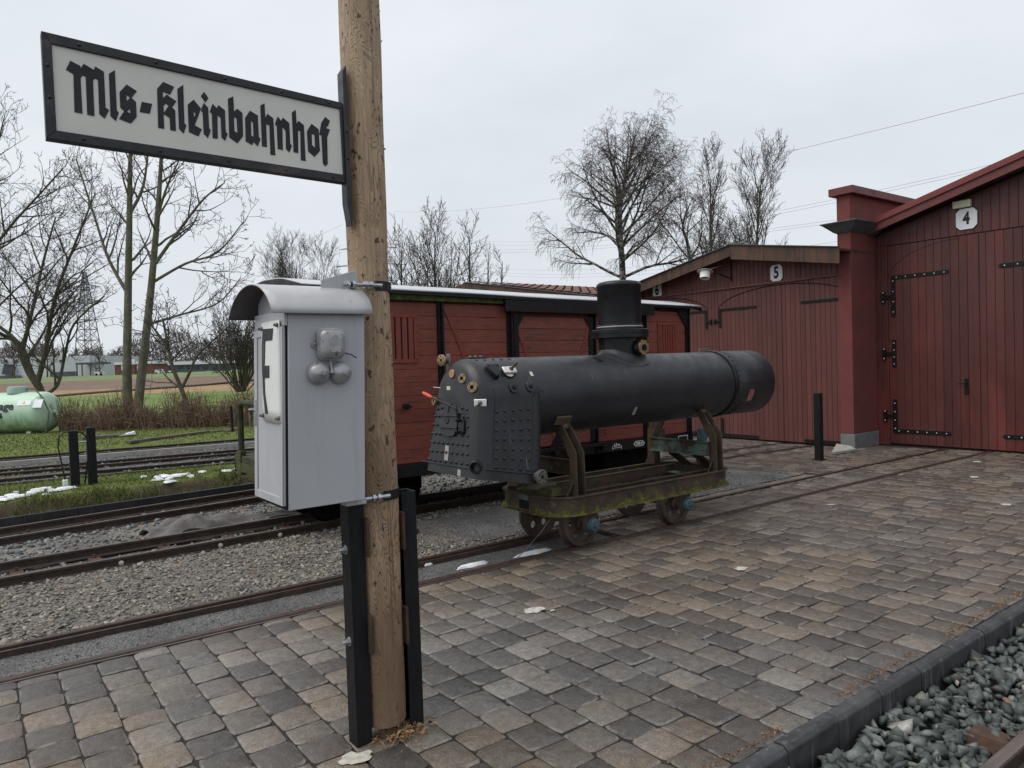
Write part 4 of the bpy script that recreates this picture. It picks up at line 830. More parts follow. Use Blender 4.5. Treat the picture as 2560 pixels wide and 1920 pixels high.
# double bell on the box's side
hc = onV(709.5, 743, 2.80); bl = thing('alarm_bell', (hc.x, 2.80, hc.z-.1), 'grey weathered alarm bell with two gongs on the side of the telephone box', 'bell')
def rr_poly(w, h, r, n=5):
    pts = []
    for cx, cy, a0 in ((w-r, h-r, 0), (-w+r, h-r, 90), (-w+r, -h+r, 180), (w-r, -h+r, 270)):
        for i in range(n+1): a = math.radians(a0+90*i/n); pts.append((cx+r*math.cos(a), cy+r*math.sin(a)))
    return pts
b = MB(); prev = None; rings = [(.054, .060, .024, 0), (.054, .060, .024, .022), (.057, .063, .024, .022), (.057, .063, .024, .027), (.053, .058, .026, .028), (.050, .056, .028, .046), (.039, .046, .026, .057), (.014, .022, .01, .060)]
vs = []; 
for (w, h, r, t) in rings: vs += [(hc.x+x, 2.80-t, hc.z+y*(1.0 if y > 0 else 1.05)) for x, y in rr_poly(w, h, r)]
N = 24; fs = [(k*N+i, k*N+(i+1) % N, (k+1)*N+(i+1) % N, (k+1)*N+i) for k in range(len(rings)-1) for i in range(N)]+[tuple((len(rings)-1)*N+i for i in range(N))]
b.add(vs, fs); b.build('housing', MT['bell_grey'], bl, smooth=50)
b = MB(); b.prism([(hc.x-.045, 2.7995, hc.z+.03), (hc.x-.076, 2.7995, hc.z+.008), (hc.x-.076, 2.7995, hc.z-.008), (hc.x-.045, 2.7995, hc.z-.03)], (0, -.010, 0)); b.build('mounting_lug', MT['bell_grey'], bl, bevel=.003)
b = MB(); b.lathe([(.006, 0), (.006, -.006), (0, -.008)], (hc.x-.062, 2.7895, hc.z), (0, 1, 0), 8); b.build('screw', MT['bell_grey'], bl, smooth=30)
for sx in (-.036, .034):
    b = MB(); b.lathe([(.006, 0), (.005, -.005), (0, -.006)], (hc.x+sx, 2.772, hc.z+.048), (0, 1, 0), 8); b.build('screw', MT['bell_grey'], bl, smooth=30)
b = MB(); b.box(hc.x-.016, hc.x+.026, 2.7395, 2.7415, hc.z-.036, hc.z-.014); b.build('type_plate', MT['bell_grey'], bl, bevel=.0008)
b = MB(); b.lathe([(.009, 0), (.011, -.001), (.011, -.0025), (.009, -.0025)], (hc.x+.006, 2.7415, hc.z+.022), (0, 1, 0), 14, False); b.build('maker_badge', MT['bell_grey'], bl, smooth=30)
for px, py in ((689, 806), (736, 805)):
    c = onV(px, py, 2.785); b = MB(); R_ = .046
    prof = [(R_, 0), (R_*1.0, -.004), (R_*.97, -.012), (R_*.86, -.023), (R_*.66, -.033), (R_*.42, -.040), (.013, -.044), (.013, -.047), (.009, -.048), (.009, -.055), (0, -.056)]
    b.lathe(prof, (c.x, 2.790, c.z), (0, 1, 0), 28); b.build('gong', MT['bell_grey'], bl, smooth=40)
    b = MB(); b.cyl((c.x, 2.80, c.z), (c.x, 2.786, c.z), .014, n=12); b.build('gong_stem', MT['bell_grey'], bl, smooth=40)
c = onV(713, 800, 2.785); b = MB(); b.tube([(c.x, 2.785, hc.z-.055), (c.x+.001, 2.77, c.z+.01), (c.x, 2.765, c.z-.012)], [.004, .004, .010], 8); b.build('clapper', MT['bell_grey'], bl, smooth=60)
a0 = onV(745, 762, 2.78); a1 = onV(770, 773, 2.765); b = MB(); b.tube([(hc.x+.052, 2.785, a0.z), (lerp(a0.x, a1.x, .5), 2.772, lerp(a0.z, a1.z, .3)), (a1.x, 2.765, a1.z)], .0028, 6); b.build('cable', MT['black_paint'], bl, smooth=60)

# ------------------------------------------------------------------ boiler
AV, AZ, AR = 5.15, 1.345, .352
bo = thing('steam_boiler', (5.2, AV, .62), 'black locomotive boiler with steam dome resting on the rusty trolley', 'boiler')
NB = 72
def ringpts(u, r, n=NB): return [(u, AV+r*math.cos(2*math.pi*i/n), AZ+r*math.sin(2*math.pi*i/n)) for i in range(n)]
def loft(rings, closed=True):
    b = MB(); n = len(rings[0]); vs = [p for r in rings for p in r]; m = n if closed else n-1
    b.add(vs, [(k*n+i, k*n+(i+1) % n, (k+1)*n+(i+1) % n, (k+1)*n+i) for k in range(len(rings)-1) for i in range(m)]); return b
b = MB(); b.lathe([(AR-.02, 3.86), (AR, 3.862)]+[(AR, u) for u in np.linspace(3.9, 6.54, 12)]+[(AR, 6.55)], (0, AV, AZ), (1, 0, 0), 96, False); b.build('barrel', MT['boiler'], bo, smooth=40)
# smokebox: open tube with a rectangular hole
n = 96; ua = [6.60, 6.80, 6.905, 7.0, 7.262]; vs = []; fs = []; RS = AR+.006
hole = []
for u in ua:
    for i in range(n): a = 2*math.pi*i/n; vs.append((u, AV+RS*math.cos(a), AZ+RS*math.sin(a)))
for k in range(len(ua)-1):
    for i in range(n):
        am = 2*math.pi*(i+.5)/n; z = AZ+RS*math.sin(am); v = AV+RS*math.cos(am)
        if k == 1 and v < AV and 1.155 < z < 1.285: continue
        fs.append((k*n+i, k*n+(i+1) % n, (k+1)*n+(i+1) % n, (k+1)*n+i))
b = MB(); b.add(vs, fs); o = b.build('smokebox', MT['boiler'], bo, smooth=40); m_ = o.modifiers.new('solid', 'SOLIDIFY'); m_.thickness = .008; m_.offset = -1
b = MB(); b.lathe([(AR-.03, 6.545), (AR+.012, 6.545), (AR+.016, 6.552), (AR+.016, 6.592), (AR+.012, 6.60), (AR-.03, 6.60)], (0, AV, AZ), (1, 0, 0), 96, False); b.build('smokebox_ring', MT['dome'], bo, smooth=30)
b = MB(); b.lathe([(0, 6.57), (AR-.02, 6.57), (AR-.02, 6.575), (0, 6.575)], (0, AV, AZ), (1, 0, 0), 48, False); b.build('tube_plate', MT['hole'], bo)
b = MB(); b.lathe([(.0115, -.002), (.0115, .004), (.009, .009), (.004, .012), (0, .0125)], (0, 0, 0), (0, 0, 1), 12); rvme = b.mesh('rivet', MT['boiler'], 60)
b = MB(); b.lathe([(.0145, -.003), (.014, .004), (.011, .009), (.008, .0105), (.0075, .014), (.004, .0155), (0, .0155)], (0, 0, 0), (0, 0, 1), 12); sbme = b.mesh('stay_bolt', MT['boiler'], 50)
def on_norm(name, me, par, p, nrm): 
    e = Vector(nrm).to_track_quat('Z', 'Y').to_euler(); return inst(name, me, par, p, e)
for i in range(36):
    a = 2*math.pi*(i+.5)/36; on_norm('rivet', rvme, bo, (6.632, AV+RS*math.cos(a), AZ+RS*math.sin(a)), (0, math.cos(a), math.sin(a)))
b = MB(); b.box(6.64, 7.26, AV-RS-.0015, AV-RS+.001, AZ-.0022, AZ+.0022); b.build('lap_seam', MT['dome'], bo)
# firebox: flared sides, leaning a little, rounded back edge
SH = .14; FL = .117
def hw_(z, ins): return (AR-ins)+FL*max(0, AZ-z)
NS_ = 12; NA_ = 30
def outline(uref, ins, zb):
    pts = []
    zs = np.linspace(zb, AZ, NS_)
    for z in zs: pts.append((uref+SH*(z-AZ), AV-hw_(z, ins), z))
    for i in range(1, NA_): a = math.pi-math.pi*i/NA_; zz = AZ+(AR-ins)*math.sin(a); pts.append((uref+SH*(zz-AZ)*.6, AV+(AR-ins)*math.cos(a), zz))
    for z in zs[::-1]: pts.append((uref+SH*(z-AZ), AV+hw_(z, ins), z))
    return pts
def zbot(u): return .742-.17*(u-3.15)
rho = .105; rings = []
for ph in (0, 15, 30, 45, 60, 75, 90):
    f = math.radians(ph); uref = 3.235+rho*(1-math.cos(f)); rings.append(outline(uref, rho*(1-math.sin(f)), zbot(uref-.09)))
for uref in (3.40, 3.5, 3.6, 3.7, 3.8, 3.85): rings.append(outline(uref, 0, zbot(uref-.09)))
for ph in (30, 60, 90):
    f = math.radians(ph); rings.append(outline(3.85+.05*math.sin(f), .05*(1-math.cos(f)), zbot(3.79)))
b = loft(rings, False); n = len(rings[0])
back = [(i, i+1, n-2-i, n-1-i) for i in range(n//2-1)]+([(n//2-1, n//2, n//2+1)] if n % 2 else [])
b.f += back
e0 = (len(rings)-1)*n; b.f += [(e0+n-1-i, e0+n-2-i, e0+i+1, e0+i) for i in range(NS_-1)]
b.build('firebox', MT['boiler'], bo, smooth=45)
def backP(v, z, d=0): return (3.235+SH*(z-AZ)-d, v, z)
BN = Vector((-1, 0, SH)).normalized()
def sideP(u, z, d=0): return (u, AV-hw_(z, 0)-d, z)
SN = Vector((0, -1, -FL)).normalized()
for v, z in BB:
    i_ = hw_(z, 0)-abs(v-AV); v = v if i_ > .035 else AV+(hw_(z, 0)-.035)*(1 if v > AV else -1); i_ = max(i_, .035); du_ = rho*(1-math.sqrt(max(0, 1-(1-i_/rho)**2))) if i_ < rho else 0
    on_norm('stay_bolt', sbme, bo, backP(v, z, -du_), BN if i_ > rho else (BN+Vector((0, (1 if v > AV else -1)*(1-i_/rho), 0))).normalized())
for u, z in SB: on_norm('stay_bolt', sbme, bo, sideP(u, z), SN)
# foundation-ring moulding
b = MB(); pts = [backP(5.60, .815, .004)]+[backP(lerp(5.60, 4.86, t), lerp(.815, .822, t), .004) for t in (.25, .5, .75, 1)]+[(3.205, 4.79, .818), (3.25, AV-hw_(.81, 0)-.003, .812)]+[sideP(lerp(3.25, 3.72, t), lerp(.812, .722, t), .003) for t in (.25, .5, .75, 1)]
b.tube(pts, .007, 8); b.build('moulding', MT['boiler'], bo, smooth=60)
b = MB(); b.tube([sideP(3.318, .85, .001), sideP(3.36, 1.15, .001), (3.397, AV-AR-.001, 1.345), (3.40, AV-AR*math.cos(.28)-.001, AZ+AR*math.sin(.28))], .003, 5); b.build('seam', MT['dome'], bo)
b = MB(); b.tube([sideP(3.703, .766, .001), sideP(3.75, 1.05, .001), (3.789, AV-AR-.002, 1.34), (3.815, AV-AR-.002, 1.392), (3.86, AV-AR*.985-.002, 1.408), (3.915, AV-AR*.985-.002, 1.408)], .0045, 6); b.build('seam', MT['boiler'], bo, smooth=60)
def flange(name, p, nrm, r, h, m, holes=4, bore=.4, mh='hole', par=None, n=20):
    nrm = Vector(nrm).normalized(); b = MB(); b.lathe([(r*.62, -.03), (r*.62, h*.45), (r, h*.45), (r, h*.96), (r*.96, h), (r*bore, h), (r*bore, h*.3), (0, h*.3)], p, nrm, n); f = b.build(name, MT[m], par or bo, smooth=35)
    a, x, y = frame(nrm)
    for i in range(holes):
        g_ = 2*math.pi*(i+.5)/holes; c = Vector(p)+nrm*h+(x*math.cos(g_)+y*math.sin(g_))*r*.72
        b = MB(); b.lathe([(r*.12, -.001), (r*.12, .0012), (0, .0012)], c, nrm, 8); b.build('bolt_hole', MT[mh], f)
    b = MB(); b.lathe([(r*bore*.98, h*.33), (0, h*.34)], p, nrm, 14, False); b.build('bore', MT['hole'], f)
    return f
wrapN = lambda p: Vector((0, p[1]-AV, p[2]-AZ)).normalized()
cN = lambda t: Vector((-math.cos(t), -math.sin(t), 0))
flange('copper_plug', backP(5.198, 1.573, -.01), (-1, -.1, .1), .035, .035, 'copper', 0, .0)
flange('steam_flange', backP(5.044, 1.531, -.02), (-1, -.35, .12), .040, .05, 'bronze')
flange('steam_flange', backP(4.915, 1.459, -.05), (-1, -.5, .1), .045, .075, 'bronze')
flange('steam_flange', backP(5.44, 1.338, -.01), (-1, .1, .1), .036, .04, 'bronze')
bfl = (3.30, 5.42, 1.692); b = MB(); b.obox((3.345, 5.40, 1.66), (.010, 0, 0), (0, .03, 0), (0, 0, .085)); b.build('valve_standard', MT['dull_steel'], bo, bevel=.006)
flange('brass_flange', bfl, (-1, -.25, 0), .05, .022, 'bronze', 6, .25)
b = MB(); b.cyl(bfl, (3.345, 5.41, 1.692), .018, n=12); b.build('pipe_stub', MT['bronze'], bo, smooth=40)
c = backP(5.25, 1.453, .004); b = MB(); b.obox(c, (.005, 0, 0), (0, .028, 0), (0, 0, .016)); b.build('brass_tag', MT['paper'], bo, bevel=.002)
b = MB(); b.cyl(backP(5.385, 1.454, -.005), backP(5.43, 1.462, .05), .004, n=6); b.build('pin', MT['bright_steel'], bo)
# washout plug with white clamp on the round corner
pn = onCyl(729*0+(1040+725/4.482)/1.1573, (860+665/4.482)/1.1573, AV, AZ, AR)
pn = Vector((3.285, 4.835, 1.338)); nn = Vector((-.75, -.66, .02)).normalized(); a_, x_, y_ = frame(nn)
b = MB(); b.lathe([(.058, -.012), (.058, .004), (.050, .006), (.050, -.006), (0, -.006)], pn, nn, 28); b.build('mudhole_ring', MT['dome'], bo, smooth=35)
b = MB(); b.obox(pn+nn*.014, x_*.052, y_*.030, nn*.007); b.build('clamp_plate', MT['bright_steel'], bo, bevel=.006)
b = MB(); b.lathe([(.015, .02), (.018, .026), (.016, .036), (.008, .042), (0, .043)], pn, nn, 14); b.build('clamp_nut', MT['dull_steel'], bo, smooth=50)
# washout boss at the bottom corner
pb = Vector((3.185, 4.785, .838)); nn = Vector((-.72, -.68, -.05)).normalized()
b = MB(); b.lathe([(.052, -.03), (.052, .024), (.046, .030), (.037, .030), (.035, -.015), (0, -.015)], pb, nn, 28); f_ = b.build('washout_boss', MT['dome'], bo, smooth=40)
b = MB(); b.lathe([(.0355, -.010), (0, -.011)], pb, nn, 20, False); b.build('bore', MT['hole'], f_)
# fire door
dn = BN; y1_, y2_ = 5.315, 5.05
fd = MB(); o_ = .014
def bp(v, z, d): p = Vector(backP(v, z)); return p+dn*d
fd.prism([bp(5.306, 1.243, 0), bp(5.052, 1.252, 0), bp(5.052, 1.10, 0), bp(5.09, 1.062, 0), bp(5.20, 1.050, 0), bp(5.29, 1.068, 0), bp(5.318, 1.10, 0)], dn*.022); fdo = fd.build('fire_door', MT['boiler'], bo, bevel=.004)
for z0 in (1.222, 1.125):
    b = MB(); b.bar(bp(5.30, z0-.004, .026), bp(5.03, z0+.004, .026), .010, .026, dn); b.build('hinge_strap', MT['boiler'], fdo, bevel=.003)
b = MB(); b.lathe([(.026, 0), (.026, .006), (.02, .008), (.018, .004), (0, .004)], bp(5.207, 1.178, .022), dn, 18); b.build('emblem', MT['boiler'], fdo, smooth=40)
b = MB(); b.lathe([(.075, 0), (.075, .007), (.062, .007), (.062, 0)], bp(5.17, 1.262, -.001), dn, 28, False); b.build('door_arch', MT['boiler'], bo, smooth=40)
b = MB(); b.prism([bp(5.04, 1.222, 0), bp(5.0, 1.228, 0), bp(4.955, 1.19, 0), bp(4.945, 1.10, 0), bp(4.985, 1.075, 0), bp(5.03, 1.085, 0)], dn*.02); b.build('latch_plate', MT['dome'], bo, bevel=.004)
for z0 in (1.19, 1.098):
    b = MB(); b.lathe([(.014, 0), (.014, .035), (.010, .04), (.010, .05), (0, .05)], bp(5.01, z0, .015), dn, 8); b.build('hinge_pin', MT['dome'], bo, smooth=30)
b = MB(); b.tube([bp(5.035, 1.20, .03), bp(5.04, 1.262, .04), bp(5.06, 1.288, .05), bp(5.13, 1.312, .07), bp(5.33, 1.362, .11)], .0085, 10); b.build('door_lever', MT['dome'], bo, smooth=60)
b = MB(); p0, p1 = bp(5.33, 1.362, .11), bp(5.455, 1.402, .135); b.lathe([(.009, 0), (.014, .006), (.017, .05), (.0155, .10), (.013, .128), (0, .132)], p0, p1-p0, 14); b.build('red_grip', MT['red_handle'], bo, smooth=50)
# fittings on the wrapper
def wrap(u, ang, d=0): return Vector((u, AV-(AR+d)*math.cos(ang), AZ+(AR+d)*math.sin(ang)))
ang = lambda z: math.asin((z-AZ)/AR)
tp = []
for u, z in ((3.385, 1.625), (3.52, 1.625), (3.515, 1.585), (3.465, 1.492), (3.43, 1.492), (3.38, 1.595)):
    tp.append((u, ang(min(z, AZ+AR*.98))))
am = sum(a for _, a in tp)/6; nrm = Vector((0, -math.cos(am), math.sin(am)))
cen = wrap(3.45, am); tx = Vector((1, 0, 0)); ty = nrm.cross(tx)*-1
tri_ = [cen+tx*x+ty*y for x, y in ((-.062, .058), (.062, .058), (.066, .035), (.018, -.068), (-.018, -.068), (-.066, .035))]
if ty.z < 0: tri_ = [cen+tx*x-ty*y for x, y in ((-.062, .058), (.062, .058), (.066, .035), (.018, -.068), (-.018, -.068), (-.066, .035))]
b = MB(); b.prism([p-nrm*.02 for p in tri_], nrm*.062); tpo = b.build('triangular_flange', MT['dome'], bo, bevel=.006)
for p in (tri_[0].lerp(cen, .25), tri_[1].lerp(cen, .25), (tri_[3]+tri_[4])/2+(cen-(tri_[3]+tri_[4])/2)*.2):
    b = MB(); b.lathe([(.009, 0), (.009, .002), (0, .002)], p+nrm*.042, nrm, 10); b.build('bolt_hole', MT['hole'], tpo)
a2 = ang(1.575); cp = wrap(3.605, a2); n2 = wrapN(cp); tx = Vector((1, 0, 0)); ty = n2.cross(tx)
b = MB(); b.lathe([(.066, -.03), (.066, .006), (.058, .010), (.056, -.01), (0, -.01)], cp, n2, 30); b.build('mudhole_ring', MT['dome'], bo, smooth=35)
b = MB(); b.lathe([(.052, -.008), (.052, .004), (.044, .008), (0, .008)], cp, n2, 28); b.build('mudhole_lid', MT['bright_steel'], bo, smooth=30)
b = MB(); b.obox(cp+n2*.026, tx*.066, ty*.034, n2*.010); b.build('clamp_plate', MT['bright_steel'], bo, bevel=.008)
b = MB(); st = (n2+Vector((.45, 0, .12))).normalized(); b.lathe([(.020, .03), (.020, .045), (.012, .048), (.011, .11), (.009, .112), (0, .112)], cp, st, 8); b.build('stud', MT['rusty_plate'], bo, smooth=30)
for u in (3.603, 3.778):
    a3 = ang(1.445); c3_ = wrap(u, a3); n3 = wrapN(c3_)
    b = MB(); b.lathe([(.05, -.01), (.05, .006), (.046, .012), (.022, .013), (.022, .016), (0, .016)], c3_, n3, 28); pgo = b.build('washout_plug', MT['boiler'], bo, smooth=35)
    b = MB(); b.lathe([(.017, .016), (.017, .030), (0, .032)], c3_, n3, 6); b.build('square_head', MT['dome'], pgo)
for i in range(5):
    p = wrap(3.40+.085*i, math.asin(.955)); b = MB(); b.obox(p, (.013, 0, 0), (0, .009, .004), (0, 0, .006)); b.build('lifting_lug', MT['dome'], bo, bevel=.002)
b = MB(); b.obox((3.47, AV+.02, AZ+AR+.004), (.09, 0, 0), (0, .05, 0), (0, 0, .006)); b.build('cover_plate', MT['dome'], bo, bevel=.003)
for i in range(3):
    b = MB(); b.lathe([(.015, 0), (.015, .01), (.01, .014), (0, .015)], (3.42+.055*i, AV+.02, AZ+AR+.01), (0, 0, 1), 10); b.build('stud', MT['dull_steel'], bo, smooth=40)
flange('blowdown_flange', sideP(3.745, .70, .02), (.15, -1, 0), .062, .05, 'dull_steel', 6, .3)
for px_, py_, w_, h_, m__ in ((1040+1293/4.482, 860+335/4.482, .03, .045, 'paper'), ):
    p = onCyl(px_/1.1573, py_/1.1573); nn = wrapN(p); tx = Vector((1, 0, .0)); ty = nn.cross(tx); b = MB(); b.obox(p+nn*.001, tx*w_*.5, ty*h_*.5, nn*.0006); b.build('label', MT[m__], bo)
p = onCyl((1460+525/4.148)/1.1573, (680+1440/4.148)/1.1573); nn = wrapN(p); tx = (Vector((1, 0, 0))); ty = nn.cross(tx); b = MB(); b.obox(p+nn*.0015, tx*.018+ty*.0, ty*.045+tx*.0, nn*.0008); b.build('tape_strip', MT['tape'], bo)
c = Vector(backP(5.205, .915)); b = MB(); b.obox(c+dn*.0012, Vector((0, .028, 0)), Vector((SH, 0, 1)).normalized()*.062, dn*.0008); b.build('tape_strip', MT['tape'], bo)
c = Vector(backP(4.99, .772)); b = MB(); b.obox(c+dn*.0012, Vector((0, .022, .004)), Vector((SH, 0, 1)).normalized()*.026, dn*.0008); b.build('tape_strip', MT['tape'], bo)
# steam dome
DU = 5.195
b = MB(); b.lathe([(.216, -.12), (.216, .2)], (DU, AV, 1.66), (0, 0, 1), 64, False); dm = b.build('dome_base', MT['dome'], bo, smooth=40)
b = MB(); b.lathe([(.2, 1.858), (.277, 1.858), (.280, 1.862), (.280, 1.898), (.276, 1.900), (.280, 1.902), (.280, 1.937), (.276, 1.941), (.2, 1.941)], (DU, AV, 0), (0, 0, 1), 64, False); b.build('dome_flange', MT['dome'], dm, smooth=30)
b = MB(); b.lathe([(.228, 1.941), (.230, 1.955), (.226, 1.966), (.222, 1.97), (.222, 1.985), (.216, 1.99), (.216, 2.355), (.220, 2.362), (.222, 2.375), (.220, 2.386), (.214, 2.396), (.20, 2.408), (.15, 2.418), (0, 2.424)], (DU, AV, 0), (0, 0, 1), 64, False); b.build('dome_cover', MT['dome'], dm, smooth=35)
b = MB(); b.lathe([(.228, 1.966), (.2285, 1.972), (.222, 1.974)], (DU, AV, 0), (0, 0, 1), 64, False); b.build('packing_ring', MT['bright_steel'], dm, smooth=30)
fl2 = flange('steam_outlet', (DU+.02, AV-.20, 1.755), (0, -1, 0), .075, .085, 'dome', 0, .3)
b = MB(); A = []
for i in range(8): a = math.radians(22.5+45*i); A.append((DU+.02+.070*math.cos(a)/1.0, AV-.2855, 1.755+.076*math.sin(a)))
b.prism(A, (0, -.014, 0)); fo = b.build('outlet_face', MT['bronze'], dm, bevel=.003)
b = MB(); b.lathe([(.034, 0), (.034, -.0015), (0, -.0015)], (DU+.02, AV-.2995, 1.755), (0, 1, 0), 20); b.build('bore', MT['hole'], fo)
for sx, sz in ((-1,-1), (1,-1), (1,1), (-1,1)):
    b = MB(); b.lathe([(.007, 0), (.007, -.0015), (0, -.0015)], (DU+.02+sx*.044, AV-.2995, 1.755+sz*.052), (0, 1, 0), 10); b.build('bolt_hole', MT['hole'], fo)
b = MB(); b.lathe([(.05, 0), (.05, .02), (.0, .02)], (DU+.2, AV+.06, 2.25), (1, .3, 0), 18); b.build('side_boss', MT['dome'], dm, smooth=30)
# saddle plate round the dome foot
vs = []; ns_, nr_ = 40, 8
for k in range(nr_+1):
    for i in range(ns_):
        a = 2*math.pi*i/ns_; rx = .21+(.30-.21)*k/nr_; ry = .21+(.315-.21)*k/nr_; x = rx*math.cos(a); s_ = ry*math.sin(a)/AR
        lift = .055*(1-k/nr_)**3+(.006 if k < nr_ else -.002); s_ = max(-1.45, min(1.45, s_)); vs.append((DU+x, AV+(AR+lift)*math.sin(s_), AZ+(AR+lift)*math.cos(s_)))
b = MB(); b.add(vs, [(k*ns_+i, k*ns_+(i+1) % ns_, (k+1)*ns_+(i+1) % ns_, (k+1)*ns_+i) for k in range(nr_) for i in range(ns_)]); b.build('dome_saddle', MT['boiler'], bo, smooth=60)
b = MB(); b.tube([(6.36, AV-.03, AZ+AR), (6.36, AV-.03, AZ+AR+.03), (6.53, AV-.03, AZ+AR+.03), (6.53, AV-.03, AZ+AR)], .006, 8); b.build('handrail', MT['dull_steel'], bo, smooth=50)
b = MB(); vs = []
for i in range(9): a = 1.18-.06*i*.5; vs += [wrap(4.70, a, .003), wrap(4.76, a, .003)]
b.add(vs, [(2*i, 2*i+1, 2*i+3, 2*i+2) for i in range(8)]); b.build('lap_strip', MT['dome'], bo)

# ------------------------------------------------------------------ rail trolley
tr = thing('rail_trolley', (5.1, 5.13, .2), 'rusty green four wheeled rail trolley carrying the black boiler', 'trolley')
def rounded_frame(u0, u1, v0, v1, r, n=8):
    pts = []
    for cx, cy, a0 in ((u1-r, v1-r, 0), (u0+r, v1-r, 90), (u0+r, v0+r, 180), (u1-r, v0+r, 270)):
        for i in range(n+1): a = math.radians(a0+90*i/n); pts.append((cx+r*math.cos(a), cy+r*math.sin(a)))
    return pts
def ring_prism(outer, inner, z0, z1):
    n = len(outer); vs = [(x, y, z0) for x, y in outer]+[(x, y, z1) for x, y in outer]+[(x, y, z1) for x, y in inner]+[(x, y, z0) for x, y in inner]
    return vs, [((k*n+i), (k*n+(i+1) % n), (((k+1) % 4)*n+(i+1) % n), (((k+1) % 4)*n+i)) for k in range(4) for i in range(n)]
Fv0, Fv1, Fu0, Fu1 = 4.665, 5.60, 3.92, 6.34
b = MB(); b.add(*ring_prism(rounded_frame(Fu0, Fu1, Fv0, Fv1, .26), rounded_frame(Fu0+.008, Fu1-.008, Fv0+.008, Fv1-.008, .252), .33, .475))
b.add(*ring_prism(rounded_frame(Fu0-.022, Fu1+.022, Fv0-.022, Fv1+.022, .28), rounded_frame(Fu0+.02, Fu1-.02, Fv0+.02, Fv1-.02, .24), .4755, .4835)); b.add(*ring_prism(rounded_frame(Fu0-.035, Fu1+.035, Fv0-.035, Fv1+.035, .29), rounded_frame(Fu0+.02, Fu1-.02, Fv0+.02, Fv1-.02, .24), .322, .3295))
b.build('frame', MT['trolley_moss'], tr, smooth=35)
b = MB(); b.box(Fu0-.0015, Fu0+.004, 5.07, 5.21, .345, .425); b.build('coupling_slot', MT['hole'], tr)
b = MB(); b.box(Fu0-.0017, Fu0+.003, 5.07, 5.21, .4255, .474); b.build('slot_plate', MT['trolley_green'], tr)
for v in (4.86, 5.40):
    b = MB(); b.box(4.05, 6.22, v-.004, v+.004, .36, .470); b.box(4.05, 6.22, v-.022, v+.022, .4705, .477); b.build('inner_beam', MT['trolley'], tr)
for u in (4.12, 6.12):
    b = MB(); b.box(u-.06, u+.06, 4.92, 5.36, .40, .408); b.build('cross_plate', MT['trolley_green'], tr, bevel=.002)
for u in (4.30, 5.555):
    for sgn in (-1, 1):
        v = 5.13+sgn*.30; o = MB(); ax = (0, sgn, 0)
        # flanged disc wheel with five round openings
        vs = []; R0 = .2
        wm_ = MB(); wm_.lathe([(.165, -.028), (.222, -.03), (.224, -.024), (.222, -.018), (.203, -.014), (.198, .034), (.192, .038), (.165, .038), (.162, .03), (.162, -.022), (.165, -.028)], (u, v, .202), ax, 48, False)
        wh = wm_.build('wheel', MT['wheel'], tr, smooth=35)
        nW = 40; vs = []; fs = []; cc = 5
        dk = MB()
        ringo = [(.163*math.cos(2*math.pi*i/nW), .163*math.sin(2*math.pi*i/nW)) for i in range(nW)]
        holes_ = [[(.112*math.cos(2*math.pi*(k+.3)/cc)+.030*math.cos(2*math.pi*i/14), .112*math.sin(2*math.pi*(k+.3)/cc)+.034*math.sin(2*math.pi*i/14)) for i in range(14)] for k in range(cc)]
        dk.prism([(u+x, v-sgn*.006, .202+y) for x, y in ringo], (0, sgn*.014, 0), [[(u+x, v-sgn*.006, .202+y) for x, y in h] for h in holes_]); dk.build('disc', MT['wheel'], wh)
        hb = MB(); hb.lathe([(.058, -.02), (.058, .03), (.045, .045), (.03, .05), (0, .05)], (u, v, .202), ax, 20); hb.build('hub', MT['wheel'], wh, smooth=40)
        # axle box under the frame
        vo = 5.13+sgn*.43
        b = MB(); b.prism([(u-.075, vo-.02, .3215), (u+.075, vo-.02, .3215), (u+.075, vo-.02, .17), (u+.055, vo-.02, .15), (u-.055, vo-.02, .15), (u-.075, vo-.02, .17)], (0, .04, 0)); b.build('axle_guard', MT['trolley'], tr, bevel=.004)
        b = MB(); b.lathe([(.062, -.01), (.062, .03), (.056, .034), (.056, .055), (.050, .06), (.018, .062), (.018, .075), (0, .076)], (u, vo+sgn*.02, .215), ax, 20); ab = b.build('axle_box', MT['axle_blue'], tr, smooth=35)
        for i in range(6):
            a = 2*math.pi*i/6; bb = MB(); bb.lathe([(.007, 0), (.007, .007), (0, .008)], (u+.04*math.cos(a), vo+sgn*.081, .215+.04*math.sin(a)), ax, 6); bb.build('bolt', MT['axle_blue'], ab)
    b = MB(); b.cyl((u, 4.75, .202), (u, 5.5, .202), .03, n=14); b.build('axle', MT['wheel'], tr, smooth=40)
# bent twin-plate cradle legs
for u, mt_ in ((4.20, 'trolley'), (6.10, 'trolley')):
    for sgn in (-1, 1):
        y0 = AV+sgn*.475; yb = AV+sgn*.465; yt = AV+sgn*.262
        for du in (-.045, .045):
            prof = [(y0-sgn*0, .478), (y0-sgn*.10, .478), (yb-sgn*.085, .80), (yt-sgn*.045, 1.085), (yt-sgn*.01, 1.105), (yt+sgn*.03, 1.095), (yb, .86)]
            b = MB(); b.prism([(u+du-.005, y, z) for y, z in prof], (.010, 0, 0)); b.build('cradle_leg', MT[mt_], tr, bevel=.0015)
        b = MB(); b.lathe([(.030, -.04), (.030, .04)], (u, yt-sgn*.005, 1.075), (1, 0, 0), 16); b.build('roller', MT['timber'] if u < 5 else MT['rusty_plate'], tr, smooth=30)
        b = MB(); b.prism([(u-.05, y0-sgn*.10-sgn*.002, .478), (u-.15, y0-sgn*.05, .478), (u-.05, y0-sgn*.05, .60)], (0, sgn*.008, 0)); b.build('gusset', MT['trolley'], tr)
